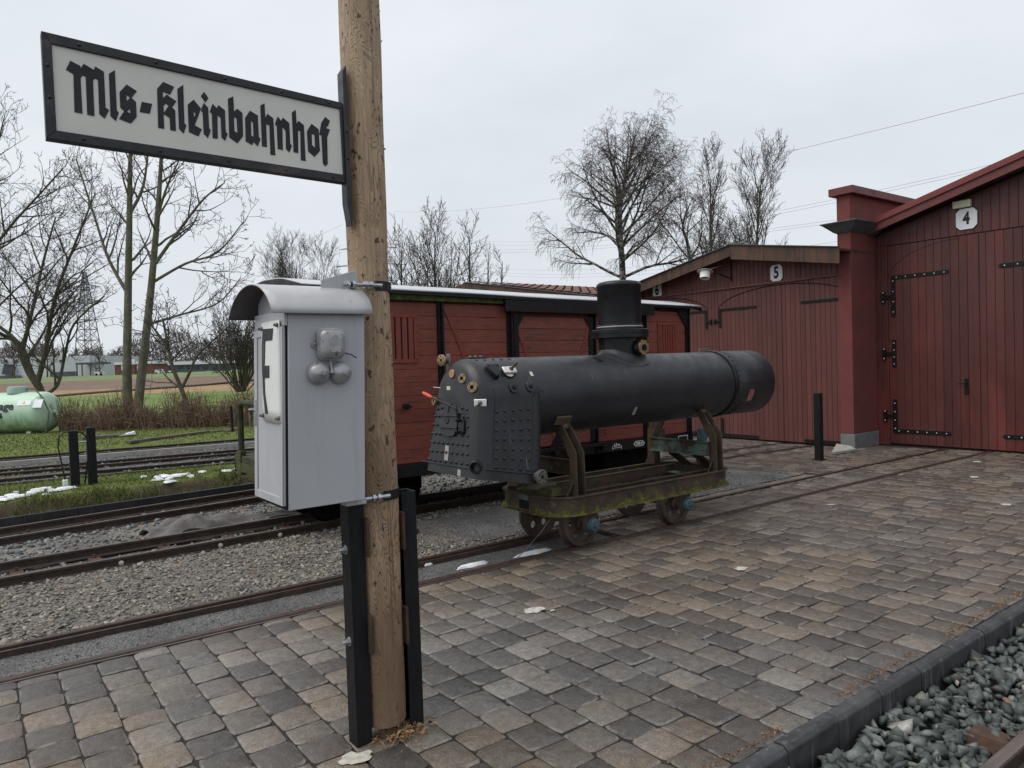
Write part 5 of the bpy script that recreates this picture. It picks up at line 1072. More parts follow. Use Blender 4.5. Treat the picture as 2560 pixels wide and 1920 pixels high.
b = MB(); b.box(6.02, 6.027, 4.75, 5.55, .64, .77); b.box(6.0, 6.06, 4.75, 5.55, .7705, .778); b.box(6.0, 6.06, 4.75, 5.55, .632, .6395); b.build('cross_beam', MT['trolley_green'], tr)
b = MB(); b.box(4.245, 4.252, 4.76, 5.54, .63, .765); b.box(4.22, 4.28, 4.76, 5.54, .7655, .773); b.build('cross_beam', MT['trolley'], tr)
for v in (4.93, 5.25):
    b = MB(); b.bar((6.05, v, .64), (6.29, v, .485), .10, .008, (1, 0, 1)); b.bar((6.05, v+.05, .64), (6.29, v+.05, .485), .008, .06, (1, 0, 1)); b.build('brace', MT['trolley_moss'], tr)
b = MB(); N = 16; b.tube([(6.25+.0*i, 5.06+.032*math.cos(2*math.pi*i/N), .535+.036*math.sin(2*math.pi*i/N)) for i in range(N+1)], .010, 8, False); b.build('eye_bolt', MT['wheel'], tr, smooth=60)
b = MB(); b.prism([(6.02, 5.33, .778), (6.02, 5.43, .778), (6.02, 5.395, .88), (6.02, 5.35, .88)], (.01, 0, 0)); b.build('stop_plate', MT['trolley'], tr)
b = MB(); b.obox((6.05, 4.86, .84), (.035, 0, 0), (0, .04, 0), (0, 0, .06)); b.build('blue_block', MT['axle_blue'], tr, bevel=.004)
pc = wrap(4.16, -.62, .016); pn_ = wrapN(pc); b = MB(); tx = Vector((1, 0, 0)); ty = pn_.cross(tx); b.obox(pc, tx*.085, ty*.042, pn_*.011); b.build('wooden_pad', mat('pad_wood', (.12,.085,.055), (.07,.05,.035), sc=20, rough=.8, bs=.4), tr, bevel=.003)
b = MB(); b.obox((4.02, 5.0, .56), (.14, .03, 0), (-.01, .05, 0), (0, 0, .016)); b.build('plank', MT['timber'], tr, bevel=.003)
b = MB(); b.obox((4.02, 5.02, .52), (.05, 0, 0), (0, .22, 0), (0, 0, .036)); b.build('timber_block', MT['moss_green'], tr, bevel=.006)
b = MB(); p0 = onZ(1160, 1125, .30); b.tube([(3.97, 4.80, .33), (3.86, 4.82, .21), (3.74, 4.88, .07), (3.62, 4.94, -.045)], .004, 6); b.build('wire', MT['timber'], tr, smooth=60)

# ------------------------------------------------------------------ red goods wagon
wg = thing('goods_wagon', (5.6, 7.9, .2), 'dark red wooden covered goods wagon behind the black boiler', 'wagon')
WV, WF = 6.85, 8.86      # near and far side
WU0, WU1 = 3.20, 8.27
b = MB(); b.box(WU0+.01, WU1-.01, WV+.045, WF-.005, .56, 2.36); b.build('body_lining', MT['wagon_iron_red'], wg)
bays = [(3.24, 4.10), (4.185, 5.055), (6.445, 7.305), (7.40, 8.215)]
ph = .1428
def plank(u0, u1, z0, z1, m, par=None, t=.0):
    b = MB(); d = .004; y = WV+.012-t
    b.add([(u0, WV+.05, z0), (u1, WV+.05, z0), (u1, WV+.05, z1), (u0, WV+.05, z1), (u0, y+d, z0), (u1, y+d, z0), (u1, y+d, z1), (u0, y+d, z1), (u0, y, z0+d), (u1, y, z0+d), (u1, y, z1-d), (u0, y, z1-d)],
          [(0,1,2,3), (0,4,5,1), (1,5,6,2), (2,6,7,3), (3,7,4,0), (4,8,9,5), (5,9,10,6), (6,10,11,7), (7,11,8,4), (8,11,10,9)])
    return b.build('plank', m, par or wg)
for (u0, u1) in bays:
    for k in range(12): plank(u0, u1, .60+k*ph+.0012, .60+(k+1)*ph-.0012, MT['wagon_red'])
wd = MB(); wd.box(5.11, 6.385, WV+.0, WV+.01, .60, .603); door = wd.build('sliding_door', MT['wagon_black'], wg)
for k in range(11): plank(5.115, 6.38, .62+k*ph+.0012, .62+(k+1)*ph-.0012, MT['wagon_door_red'], door, .03)
b = MB(); b.lathe([(.011, 0), (.011, -.004), (.006, -.009), (0, -.010)], (0, 0, 0), (0, 1, 0), 10); wrv = b.mesh('rivet', MT['wagon_black'], 50)
b = MB(); b.lathe([(.010, 0), (.010, -.004), (.006, -.008), (0, -.009)], (0, 0, 0), (0, 1, 0), 10); wrr = b.mesh('rivet', MT['wagon_iron_red'], 50)
def wpost(u, w, dz=0):
    b = MB(); b.box(u-w/2, u+w/2, WV-.012, WV+.011, .46, 2.33); b.box(u-.006, u+.006, WV-.05, WV-.0125, .46, 2.33); p = b.build('post', MT['wagon_black'], wg)
    for k in range(9): inst('rivet', wrv, p, (u-w*.3, WV-.012, .62+k*.2)); inst('rivet', wrv, p, (u+w*.3, WV-.012, .72+k*.2))
for u in (3.22, 4.142, 5.082, 6.415, 7.352, 8.243): wpost(u, .075)
for u in (5.155, 6.345):
    b = MB(); b.box(u-.035, u+.035, WV-.034, WV-.0182, .63, 2.20); p = b.build('door_post', MT['wagon_black'], door)
    for k in range(7): inst('rivet', wrv, p, (u, WV-.034, .75+k*.22))
def gusset(u, s, par, z=2.20, w=.15, h=.19, y=WV-.036):
    b = MB(); b.prism([(u, y, z), (u+s*w, y, z), (u+s*w*.9, y, z-.03), (u+s*.03, y, z-h), (u, y, z-h)], (0, .008, 0)); g_ = b.build('gusset', MT['wagon_black'], par)
    for dx, dz in ((.03, -.04), (.09, -.04), (.03, -.10), (.055, -.075)): inst('rivet', wrv, g_, (u+s*dx, y, z+dz))
gusset(5.12, 1, door); gusset(6.38, -1, door)
gusset(8.28, -1, wg, 2.33, .26, .28, WV-.022)
def brace(u0, z0, u1, z1, par, y=WV+.0):
    b = MB(); b.bar((u0, y, z0), (u1, y, z1), .008, .048, (0, 0, 1)); br = b.build('diagonal_brace', MT['wagon_iron_red'], par)
    for t in (.2, .45, .7, .92): inst('rivet', wrr, br, (lerp(u0, u1, t), y-.004, lerp(z0, z1, t)))
brace(4.20, 2.29, 4.90, .70, wg, WV+.006); brace(5.14, 2.17, 5.72, .70, door, WV-.024); brace(6.35, 2.17, 5.78, .70, door, WV-.0245); brace(7.28, 2.29, 6.60, .70, wg, WV+.006)
def vent(uc, zc, w, h, n):
    b = MB(); 
    for (x0, x1, z0, z1) in ((-w, w, h-.04, h), (-w, w, -h, -h+.04), (-w, -w+.05, -h+.0405, h-.0405), (w-.05, w, -h+.0405, h-.0405)): b.box(uc+x0, uc+x1, WV-.004, WV+.0115, zc+z0, zc+z1)
    vo_ = b.build('vent_frame', MT['wagon_iron_red'], wg, bevel=.002)
    b = MB(); b.box(uc-w+.05, uc+w-.05, WV+.0095, WV+.0113, zc-h+.04, zc+h-.04); b.build('vent_opening', MT['shed_gap'], vo_)
    for i in range(n):
        u = uc-w+.05+(2*w-.10)*(i+.5)/n; s_ = (2*w-.10)/n*.36; b = MB(); b.box(u-s_, u+s_, WV+.001, WV+.009, zc-h+.041, zc+h-.041); b.build('slat', MT['wagon_iron_red'], vo_)
    for i in range(7):
        for sx in (-1, 1): inst('rivet', wrr, vo_, (uc+sx*(w-.02), WV-.004, zc-h+.04+(2*h-.08)*i/6))
vent(3.66, 1.93, .20, .26, 4); vent(7.83, 1.90, .20, .26, 6)
b = MB(); b.box(3.18, 4.98, WV-.045, WV+.03, 2.331, 2.405); b.build('cant_rail', MT['moss_rail'], wg)
b = MB(); b.box(6.9, 8.30, WV-.02, WV+.03, 2.331, 2.385); b.build('cant_rail', MT['wagon_black'], wg)
q = random.Random(31)
for k in range(9):
    u = q.uniform(3.3, 4.9); b = MB(); b.lathe([(.035, 0), (.03, .015), (.015, .028), (0, .03)], (u, WV-.02, 2.385), (0, -.4, 1), 8); b.build('moss_cushion', MT['moss_rail'], wg, smooth=60)
b = MB(); b.prism([(4.96, WV-.10, 2.37), (4.96, WV+.02, 2.395), (4.96, WV+.02, 2.36), (4.96, WV-.085, 2.345), (4.96, WV-.085, 2.245), (4.96, WV-.10, 2.24)], (2.5, 0, 0)); b.build('door_rail_cover', MT['wagon_black'], wg)
# arched roof
RU0, RU1 = 2.56, 8.45; ye0, ye1 = 6.76, 8.97; yc = (ye0+ye1)/2; na = 24; vs = []
for u in np.linspace(RU0, RU1, 14):
    for i in range(na+1):
        t = -1+2*i/na; vs.append((u, yc+t*(ye1-ye0)/2, 2.425+.15*(1-t*t)+.003*math.sin(u*3.1+i)-.008*(u-3.6)))
b = MB(); n = na+1; b.add(vs, [(k*n+i, k*n+i+1, (k+1)*n+i+1, (k+1)*n+i) for k in range(13) for i in range(na)])
rf = b.build('roof', MT['wagon_roof'], wg, smooth=60); m_ = rf.modifiers.new('solid', 'SOLIDIFY'); m_.thickness = .012; m_.offset = 1
vs = []
for u in (RU0-.012, RU1+.006):
    b = MB(); top = [(u, yc+(-1+2*i/na)*(ye1-ye0)/2, 2.416+.15*(1-(-1+2*i/na)**2)-.008*(u-3.6)) for i in range(na+1)]; b.prism(top+[(x, y, z-.05) for x, y, z in reversed(top)], (.012, 0, 0)); b.build('roof_hoop', MT['wagon_black'], rf)
for y in (ye0-.004, ye1-.008):
    b = MB(); b.prism([(RU0, y, 2.432), (RU1, y, 2.424-.008*(RU1-3.6)), (RU1, y, 2.39-.008*(RU1-3.6)), (RU0, y, 2.398)], (0, .012, 0)); b.build('eaves_strip', MT['wagon_black'], rf)
b = MB(); top = [(8.225, yc+(-1+2*i/na)*(WF-WV)/2, 2.36+.14*(1-(-1+2*i/na)**2)) for i in range(na+1)]; b.prism(top+[(8.225, WF, 2.2), (8.225, WV, 2.2)], (.03, 0, 0)); b.prism([(3.2, y, z) for x, y, z in top]+[(3.2, WF, 2.2), (3.2, WV, 2.2)], (.03, 0, 0)); b.build('end_gable', MT['wagon_iron_red'], wg)
for k in range(12):
    for u in (3.195, 8.262):
        b = MB(); b.box(u-.012, u+.012, WV+.05, WF-.02, .60+k*ph+.0015, .60+(k+1)*ph-.0015); b.build('end_plank', MT['wagon_red'], wg)
# underframe, bogies
b = MB(); b.box(2.47, 8.32, WV-.006, WV+.05, .455, .585); sb_ = b.build('sole_bar', MT['wagon_black'], wg, bevel=.004)
b = MB(); b.box(2.47, 8.32, WF-.05, WF, .455, .585); b.build('sole_bar', MT['wagon_black'], wg)
b = MB(); b.box(2.5, 8.3, WV+.06, WF-.06, .50, .555); b.build('floor', MT['under_black'], wg)
for uc in (3.55, 7.15):
    b = MB(); b.box(uc-.62, uc+.62, 7.42, 7.48, .22, .40); b.box(uc-.62, uc+.62, 8.22, 8.28, .22, .40); b.box(uc-.1, uc+.1, 7.2, 8.5, .34, .495); b.build('bogie_frame', MT['under_black'], wg)
    for du in (-.45, .45):
        for v in (7.58, 8.16):
            b = MB(); b.lathe([(.06, -.03), (.23, -.03), (.25, -.02), (.25, -.008), (.215, 0), (.21, .05), (.15, .05), (.14, .02), (.06, .03), (.05, .06), (0, .06)], (uc+du, v, .205), (0, -1 if v < 7.9 else 1, 0), 28); b.build('wheel', MT['under_black'], wg, smooth=35)
        b = MB(); b.cyl((uc+du, 7.5, .205), (uc+du, 8.3, .205), .035, n=10); b.build('axle', MT['under_black'], wg)
        b = MB(); b.obox((uc+du, 7.40, .22), (.06, 0, 0), (0, .05, 0), (0, 0, .08)); b.build('axle_box', MT['under_black'], wg, bevel=.01)
b = MB(); b.box(6.70, 7.75, 6.98, 7.35, .16, .44); b.build('brake_cylinder_box', MT['under_black'], wg, bevel=.02)
b = MB(); b.prism([(5.63, WV-.03, .60), (5.92, WV-.03, .60), (5.80, WV-.03, .80), (5.75, WV-.03, .80)], (0, .008, 0)); dg = b.build('door_gusset', MT['wagon_black'], door)
for x, z in ((5.68, .62), (5.74, .62), (5.80, .62), (5.86, .62), (5.73, .68), (5.81, .68), (5.77, .75)): inst('rivet', wrv, dg, (x, WV-.03, z))
b = MB(); b.box(4.98, 6.55, WV-.075, WV-.045, .555, .60); b.build('door_runner', MT['wagon_black'], wg, bevel=.004)
for u in (5.0, 5.7, 6.5): b = MB(); b.box(u-.03, u+.03, WV-.085, WV-.0062, .50, .552); b.build('runner_bracket', MT['wagon_black'], wg, bevel=.004)
b = MB(); b.cyl((3.66, WV-.02, 1.21), (3.66, WV-.10, 1.21), .03, n=12); b.cyl((3.66, WV-.098, 1.21), (3.66, WV-.17, 1.21), .010, n=8); b.build('lamp_bracket', MT['wagon_black'], wg, smooth=30)
# lettering on the sole bar
def txt(body, u, z, size, par, y, bold=.0, xs=1.0, m='white_letter'):
    me = text_mesh(body, MT[m], size, bold, xs, .0006); return inst('lettering', me, par, (u, y, z), (math.pi/2, 0, 0))
txt('6,3 m', 6.785, .536, .062, sb_, WV-.0075, .002, .8)
b = MB(); b.box(6.70, 6.87, WV-.0080, WV-.0068, .495, .501); b.box(6.70, 6.708, WV-.0082, WV-.0066, .478, .525); b.box(6.862, 6.87, WV-.0082, WV-.0066, .478, .525); b.build('length_mark', MT['white_letter'], sb_)
hx = [(7.095, .522), (7.135, .558), (7.275, .558), (7.315, .522), (7.275, .486), (7.135, .486)]; hi = [(7.205+(x-7.205)*.88, .522+(z-.522)*.78) for x, z in hx]
b = MB(); b.prism([(x, WV-.0066, z) for x, z in hx], (0, -.0012, 0), [[(x, WV-.0066, z) for x, z in hi]]); b.build('area_mark', MT['white_letter'], sb_)
txt('13,50 m²', 7.205, .522, .048, sb_, WV-.0075, .0025, .78)
b = MB(); b.prism([(8.0, WV-.0066, .487), (8.2, WV-.0066, .487), (8.2, WV-.0066, .56), (8.0, WV-.0066, .56)], (0, -.0012, 0), [[(8.008, WV-.0066, .495), (8.192, WV-.0066, .495), (8.192, WV-.0066, .552), (8.008, WV-.0066, .552)]]); b.build('inspection_panel', MT['white_letter'], sb_)
# brakeman's platform at the left end
b = MB(); b.box(2.45, 2.60, 6.9, 8.78, .585, .66); b.box(2.605, 3.18, 6.9, 8.78, .64, .66); b.build('platform', MT['platform_timber'], wg, bevel=.004)
b = MB(); b.box(2.44, 2.50, 6.88, 8.70, .48, .584); b.build('buffer_beam', MT['moss_green'], wg, bevel=.004)
b = MB(); b.tube([(2.47, 8.56, .50), (2.47, 8.56, 1.18), (2.47, 8.55, 1.235), (2.47, 8.50, 1.262), (2.47, 8.42, 1.268), (2.47, 7.2, 1.268), (2.47, 7.12, 1.25), (2.47, 7.08, 1.19), (2.47, 7.08, .56)], .035, 8); b.build('handrail', MT['platform_timber'], wg, smooth=40)
b = MB(); b.box(2.435, 2.505, 8.50, 8.62, .44, .72); b.build('rail_foot', MT['moss_green'], wg, bevel=.008)

wg.rotation_euler.y = .009      # the track dips slightly towards the shed

# ------------------------------------------------------------------ engine sheds
def board(par, m, U, v0, v1, zb0, zb1, zt0, zt1, t=.022, name='board'):
    """vertical board in the plane x=U, edges chamfered; zb/zt at v0 and v1"""
    b = MB(); g_ = .0012; c = .006; a0, a1 = v0+g_, v1-g_; x0 = U+.002; x1 = U-t
    def P(v, x, top): 
        s = (v-v0)/(v1-v0); return (x, v, (zt0+(zt1-zt0)*s) if top else (zb0+(zb1-zb0)*s))
    b.add([P(a0,x0,0),P(a1,x0,0),P(a1,x0,1),P(a0,x0,1),P(a0,x1+c,0),P(a1,x1+c,0),P(a1,x1+c,1),P(a0,x1+c,1),P(a0+c,x1,0),P(a1-c,x1,0),P(a1-c,x1,1),P(a0+c,x1,1)],
          [(0,4,8,9,5,1), (2,6,10,11,7,3), (0,3,7,4), (4,7,11,8), (8,11,10,9), (9,10,6,5), (5,6,2,1), (0,1,2,3)])
    me = b.mesh(name, m, None, ORG[par.name]); o = bpy.data.objects.new(name, me); link(o, par, ORG[par.name]); return o
def numplate(par, U, v, z, w, h, digit, dh):
    b = MB(); k = w*.38
    poly = [(v+w-k,z-h),(v-w+k,z-h),(v-w,z-h+k),(v-w,z+h-k),(v-w+k,z+h),(v+w-k,z+h),(v+w,z+h-k),(v+w,z-h+k)]
    b.prism([(U, y, zz) for y, zz in poly], (-.012, 0, 0)); p = b.build('number_plate', MT['plate_white'], par, bevel=.003)
    b = MB(); kk = 1.07; b.prism([(U-.001+.002, v+(y-v)*kk, z+(zz-z)*kk) for y, zz in poly], (-.006, 0, 0)); b.build('plate_rim', MT['iron_black'], p)
    me = text_mesh(digit, MT['sign_black'], dh, .012, .72, .001); o = inst('digit', me, p, (U-.0135, v, z), (math.pi/2, 0, -math.pi/2)); return p
sh5 = thing('engine_shed', (12.1, 9.4, 0), 'dark red boarded engine shed with doors five and six behind the wagon', 'shed')
U5 = 12.10; rx = lambda v: np.interp(v, [5.6, 8.6, 12.3, 17.8, 23.3], [3.20, 3.70, 3.02, 3.96, 3.08])
b = MB(); b.box(U5+.01, U5+.12, 6.68, 12.3, -.02, 2.98); b.prism([(U5+.01, 6.68, 2.981), (U5+.01, 12.3, 2.981), (U5+.01, 12.3, 3.05), (U5+.01, 8.6, 3.60), (U5+.01, 6.68, 3.32)], (.11, 0, 0)); b.prism([(U5+.01, 12.301, -.02), (U5+.01, 23, -.02), (U5+.01, 23, 3.0), (U5+.01, 17.8, 3.85), (U5+.01, 12.301, 2.98)], (.11, 0, 0)); b.build('wall', MT['shed_gap'], sh5)
bw = .0975
def arch(v, c): 
    d = abs(v-c)/1.395; return 2.52+.41*math.sqrt(max(0, 1-min(1, d)**2*.96))-.08*0
doors = []
for c, (a, e), nm in ((7.82, (6.66, 9.215), 'door five'), (10.86, (9.465, 12.25), 'door six')):
    for k, (x0, x1) in enumerate(((a, c-.006), (c+.006, e))):
        dd = MB(); dd.box(U5-.004, U5+.004, x0+.02, x1-.02, .05, 2.3); d_ = dd.build('door_leaf', MT['shed_gap'], sh5); doors.append(d_)
        nB = max(1, int(round((x1-x0)/bw))); w = (x1-x0)/nB
        for i in range(nB):
            v0, v1 = x0+i*w, x0+(i+1)*w
            t0, t1 = arch(v0, c)-.012, arch(v1, c)-.012
            board(d_, MT['shed_red'], U5, v0, v1, .03, .03, t0, t1)
    # wall boards over the arch
    nB = int(round((e-a)/bw)); w = (e-a)/nB
    for i in range(nB):
        v0, v1 = a+i*w, a+(i+1)*w; 
        if min(arch(v0, c), arch(v1, c)) < 2.93: board(sh5, MT['shed_red'], U5, v0, v1, arch(v0, c)+.006, arch(v1, c)+.006, 2.965, 2.965, .026)
for i in range(3): v0 = 9.219+i*.0813; board(sh5, MT['shed_red'], U5, v0, v0+.0813, 0, 0, 2.965, 2.965, .026)
v = 6.62
while v < 12.2:
    v1 = v+bw; board(sh5, MT['shed_red'], U5, v, v1, 2.99, 2.99, float(rx(v))-.06, float(rx(v1))-.06, .026); v = v1
v = 12.32
while v < 22.9:
    v1 = v+bw*2; board(sh5, MT['shed_red'], U5, v, v1, 0, 0, float(rx(v))-.06, float(rx(v1))-.06, .026); v = v1
b = MB(); b.box(U5-.065, U5+.005, 6.62, 12.25, 2.962, 2.992); b.build('drip_rail', MT['shed_trim'], sh5, bevel=.004)
b = MB(); b.box(U5-.015, U5-.026+.0, 7.79, 7.85, .03, 2.0); 
b = MB(); b.box(U5-.036, U5-.0225, 7.80, 7.86, .03, 2.90); b.build('closing_strip', MT['shed_red'], doors[1], bevel=.003)
# roofs with stained fascia boards
def roofslab(vs_, zs_, u0, u1, th, par, over):
    for k in range(len(vs_)-1):
        b = MB(); v0, v1, z0, z1 = vs_[k], vs_[k+1], zs_[k], zs_[k+1]
        b.prism([(u0, v0, z0), (u0, v1, z1), (u0, v1, z1-th), (u0, v0, z0-th)], (u1-u0, 0, 0)); b.build('roof_deck', MT['fascia'], par)
V5 = [6.45, 8.60, 12.28]; Z5 = [3.38, 3.735, 3.03]
roofslab(V5, Z5, 11.72, 24, .04, sh5, 0)
V6 = [12.36, 17.80, 23.4]; Z6 = [3.115, 4.02, 3.1]
roofslab(V6, Z6, 11.72, 24, .04, sh5, 0)
def fascia(v0, z0, v1, z1, h, cuts, par=None):
    n_ = cuts
    for k in range(n_):
        a, e = v0+(v1-v0)*k/n_+.002, v0+(v1-v0)*(k+1)/n_-.002; za, ze = lerp(z0, z1, (a-v0)/(v1-v0)), lerp(z0, z1, (e-v0)/(v1-v0))
        b = MB(); b.prism([(11.70+.004*(k % 2), a, za+.012), (11.70+.004*(k % 2), e, ze+.012), (11.70+.004*(k % 2), e, ze-h), (11.70+.004*(k % 2), a, za-h)], (-.024, 0, 0)); b.build('fascia_board', MT['fascia'], par or sh5, bevel=.002)
fascia(6.45, 3.38, 8.60, 3.735, .26, 3); fascia(8.60, 3.735, 12.28, 3.03, .20, 3); fascia(12.36, 3.115, 17.80, 4.02, .22, 4); fascia(17.80, 4.02, 23.3, 3.1, .2, 3)
for (v0, z0, v1, z1) in ((6.45, 3.38, 8.60, 3.735), (8.60, 3.735, 12.28, 3.03), (12.36, 3.115, 17.80, 4.02)):
    b = MB(); b.bar((11.675, v0, z0+.020), (11.675, v1, z1+.020), .07, .012, (0, 0, 1)); b.build('edge_trim', MT['zinc'], sh5)
q = random.Random(3)
for k in range(6): b = MB(); v = 8.6+q.uniform(-.25, .2); b.lathe([(.05, 0), (.045, .015), (.02, .03), (0, .032)], (11.70, v, 3.735+.02-.12*abs(v-8.6)), (0, 0, 1), 8); b.build('moss_cushion', MT['moss_rail'], sh5, smooth=60)
# tiles on the slope of the rear roof that faces the yard
sl = math.atan2(Z6[1]-Z6[0], V6[1]-V6[0]); b = MB(); vs = []; fs = []
tiles = []
for i in range(16):
    for j in range(26):
        v = V6[0]+.17+i*.335; u = 11.80+j*.30
        if v > 17.7: continue
        z = Z6[0]+(v-V6[0])*math.tan(sl)+.004; n0 = len(vs)
        dv = .35; 
        for (du, dvv, dz) in ((0,0,.035),(.14,0,.035),(.14,dv,.006),(0,dv,.006),(.145,0,.055),(.205,0,.07),(.265,0,.055),(.145,dv,.026),(.205,dv,.04),(.265,dv,.026)): vs.append((u+du, v+dvv-.02, z+dz+dvv*math.tan(sl)))
        fs += [tuple(n0+q for q in f) for f in ((0,1,2,3), (4,5,8,7), (5,6,9,8))]
b.add(vs, fs); o = b.build('roof_tile', MT['tile'], sh5); tag(o, kind='stuff')
b = MB(); b.box(12.2, 24, 6.62, 6.70, 0, 3.3); b.build('side_wall', MT['plaster'], sh5)
def strap(par, U, v0, z0, v1, z1, w=.05, tip=True, nb=0, m='iron_black'):
    a = Vector((0, v1-v0, z1-z0)).normalized(); p = Vector((0, -a.z, a.y)); A, B = Vector((U, v0, z0)), Vector((U, v1, z1))
    b = MB(); b.prism([A+p*w/2, B-a*(w*.4 if tip else 0)+p*w/2, B+p*w*.12, B-p*w*.12, B-a*(w*.4 if tip else 0)-p*w/2, A-p*w/2], (-.008, 0, 0)); s = b.build('strap_hinge', MT[m], par, bevel=.0015)
    for i in range(nb):
        t = (i+.5)/nb; c = A.lerp(B, t)-Vector((.008, 0, 0)); bb = MB(); bb.lathe([(.011, 0), (.010, -.004), (.005, -.007), (0, -.008)], c, (1, 0, 0), 8); bb.build('hinge_bolt', MT['bright_steel'] if par is not None and U > 12.5 else MT['iron_black'], s, smooth=50)
    return s
UF = U5-.024
def hinge5(d_, vh, s, z):
    strap(d_, UF, vh, z, vh-s*.86, z+.0, .055, True, 6); strap(d_, UF-.0085, vh-s*.02, z+.025, vh-s*.02, z-.36*1.0, .05, True, 4)
    b = MB(); b.box(UF-.03, UF-.0, vh+s*.005, vh+s*.075, z-.235, z-.205); b.box(UF-.04, UF-.0, vh+s*.078, vh+s*.12, z-.27, z-.17); b.build('hinge_knuckle', MT['iron_black'], d_, bevel=.002)
hinge5(doors[1], 9.19, 1, 2.56); hinge5(doors[2], 9.49, -1, 2.56)
strap(doors[0], UF, 6.70, 2.56, 7.42, 2.56, .055, True, 5); strap(doors[0], UF, 6.70, .07, 7.40, .07, .055, True, 5); strap(doors[1], UF, 9.19, .07, 8.34, .07, .055, True, 5); strap(doors[1], UF-.0085, 9.17, .05, 9.17, .42, .05, True, 4); strap(doors[2], UF, 9.49, .07, 10.3, .07, .055, True, 5)
for c in (10.86,): strap(doors[3], UF, 12.2, 2.56, 11.4, 2.56, .055, True, 5)
numplate(sh5, U5-.028, 7.885, 3.15, .125, .15, '5', .30); numplate(sh5, U5-.028, 10.80, 3.115, .125, .15, '6', .30)
# lamp on its bracket
lp = thing('wall_lamp', (U5-.03, 9.05, 3.10), 'white enamel lamp on a black bracket above door five', 'lamp')
LC = onU(1523, 592, 11.45)
b = MB(); b.box(U5-.045, U5-.0262, 8.86, 8.90, 3.10, 3.50); b.build('bracket_plate', MT['iron_black'], lp, bevel=.003)
b = MB(); b.tube([(U5-.04, 8.88, 3.46), (LC.x+.03, LC.y, LC.z+.07)], .008, 8); b.build('upper_stay', MT['galv'], lp, smooth=50)
b = MB(); b.tube([(U5-.04, 8.88, 3.17), (U5-.1, 8.90, 3.175), (lerp(U5, LC.x, .5), lerp(8.88, LC.y, .5), lerp(3.2, LC.z+.06, .45)), (LC.x+.03, LC.y, LC.z+.06)], .011, 8); b.build('arm', MT['iron_black'], lp, smooth=50)
ax = Vector((.28, .12, 1)).normalized()
b = MB(); b.lathe([(.15, .045), (.152, .052), (.08, .068), (.03, .085), (0, .09)], LC, ax, 32); b.lathe([(.148, .043), (.10, .048), (0, .05)], LC, ax, 32, False); b.build('reflector', MT['lamp_grey'], lp, smooth=35)
b = MB(); b.lathe([(.10, .046), (.097, 0), (.092, -.09), (.086, -.092), (.086, -.02)], LC, ax, 32, False); b.build('shade', MT['lamp_white'], lp, smooth=35)
b = MB(); b.lathe([(.085, -.03), (0, -.03)], LC, ax, 24, False); b.build('lens', MT['lamp_grey'], lp)

# shed four
sh4 = thing('engine_shed', (12.9, 3.5, 0), 'large dark red engine shed with door four at the right picture edge', 'shed')
U4 = 12.90; rk = lambda v: np.interp(v, [-3, 1.6, 6.5], [3.9, 5.18, 3.83])
RV = [(6.52, 3.835), (1.5, 5.20), (-3.5, 3.84)]
b = MB(); b.prism([(U4+.01, 6.5, -.02), (U4+.01, 6.5, 3.7), (U4+.01, 1.5, 5.05), (U4+.01, -3.4, 3.7), (U4+.01, -3.4, -.02)], (.15, 0, 0)); b.build('wall', MT['shed_gap'], sh4)
bw4 = .1235
zl = 3.465
d4 = []
for (x0, x1) in ((4.862, 6.25), (3.10, 4.845)):
    dd = MB(); dd.box(U4-.004, U4+.004, x0+.02, x1-.02, .05, 3.2); d_ = dd.build('door_leaf', MT['shed_gap'], sh4); d4.append(d_)
    nB = int(round((x1-x0)/bw4)); w = (x1-x0)/nB
    for i in range(nB): board(d_, MT['shed4_red'], U4, x0+i*w, x0+(i+1)*w, .03, .03, zl-.012, zl-.012, .02)
for (x0, x1) in ((6.254, 6.49),):
    for i in range(2): board(sh4, MT['shed4_red'], U4, x0+i*.118, x0+(i+1)*.118, 0, 0, zl-.004, zl-.004, .026)
v = 3.09
while v > -3.3: board(sh4, MT['shed4_red'], U4, v-bw4, v, 0, 0, zl-.004, zl-.004, .026); v -= bw4
v = 6.49
while v > -3.3:
    board(sh4, MT['shed4_red'], U4, v-bw4, v, zl, zl, float(np.interp(v-bw4, [-3.5, 1.5, 6.52], [3.6, 5.0, 3.62])), float(np.interp(v, [-3.5, 1.5, 6.52], [3.6, 5.0, 3.62])), .034); v -= bw4
b = MB(); b.box(U4-.038, U4-.0205, 4.82, 4.90, .03, zl-.02); b.build('closing_strip', MT['shed4_red'], d4[0], bevel=.003)
# thin wicket arch cut in the boards
b = MB(); pts = [(U4-.0203, 6.20-.0*i, 2.85) for i in range(1)]
pts = [(U4-.0208, 6.24-1.15*(1-math.cos(math.radians(a))), 2.86+.56*math.sin(math.radians(a))) for a in range(0, 91, 6)]
b.tube(pts, .004, 5); b.build('arch_joint', MT['shed_gap'], d4[0])
U4F = U4-.021
def hing4(z, vert, long=True, up=True):
    v0 = 6.155
    if long: strap(d4[0], U4F, v0+.02, z, v0-.90, z, .07, True, 6)
    z0, z1 = vert; strap(d4[0], U4F-.0085, v0, z0, v0, z1, .07, True, 4)
    zc = (z0+z1)/2; b = MB(); b.box(U4F-.035, U4F, v0+.036, v0+.13, zc-.03, zc+.03); b.box(U4F-.045, U4F-.0055, v0+.132, v0+.185, zc-.10, zc+.10); kn = b.build('hinge_knuckle', MT['iron_black'], d4[0], bevel=.003)
    for dz in (-.08, .08):
        bb = MB(); bb.lathe([(.012, 0), (.011, -.004), (0, -.007)], (U4F-.045, v0+.158, zc+dz), (1, 0, 0), 8); bb.build('hinge_bolt', MT['bright_steel'], kn)
hing4(2.90, (2.93, 2.22)); hing4(1.5, (1.83, 1.35), False); hing4(.245, (.215, .80))
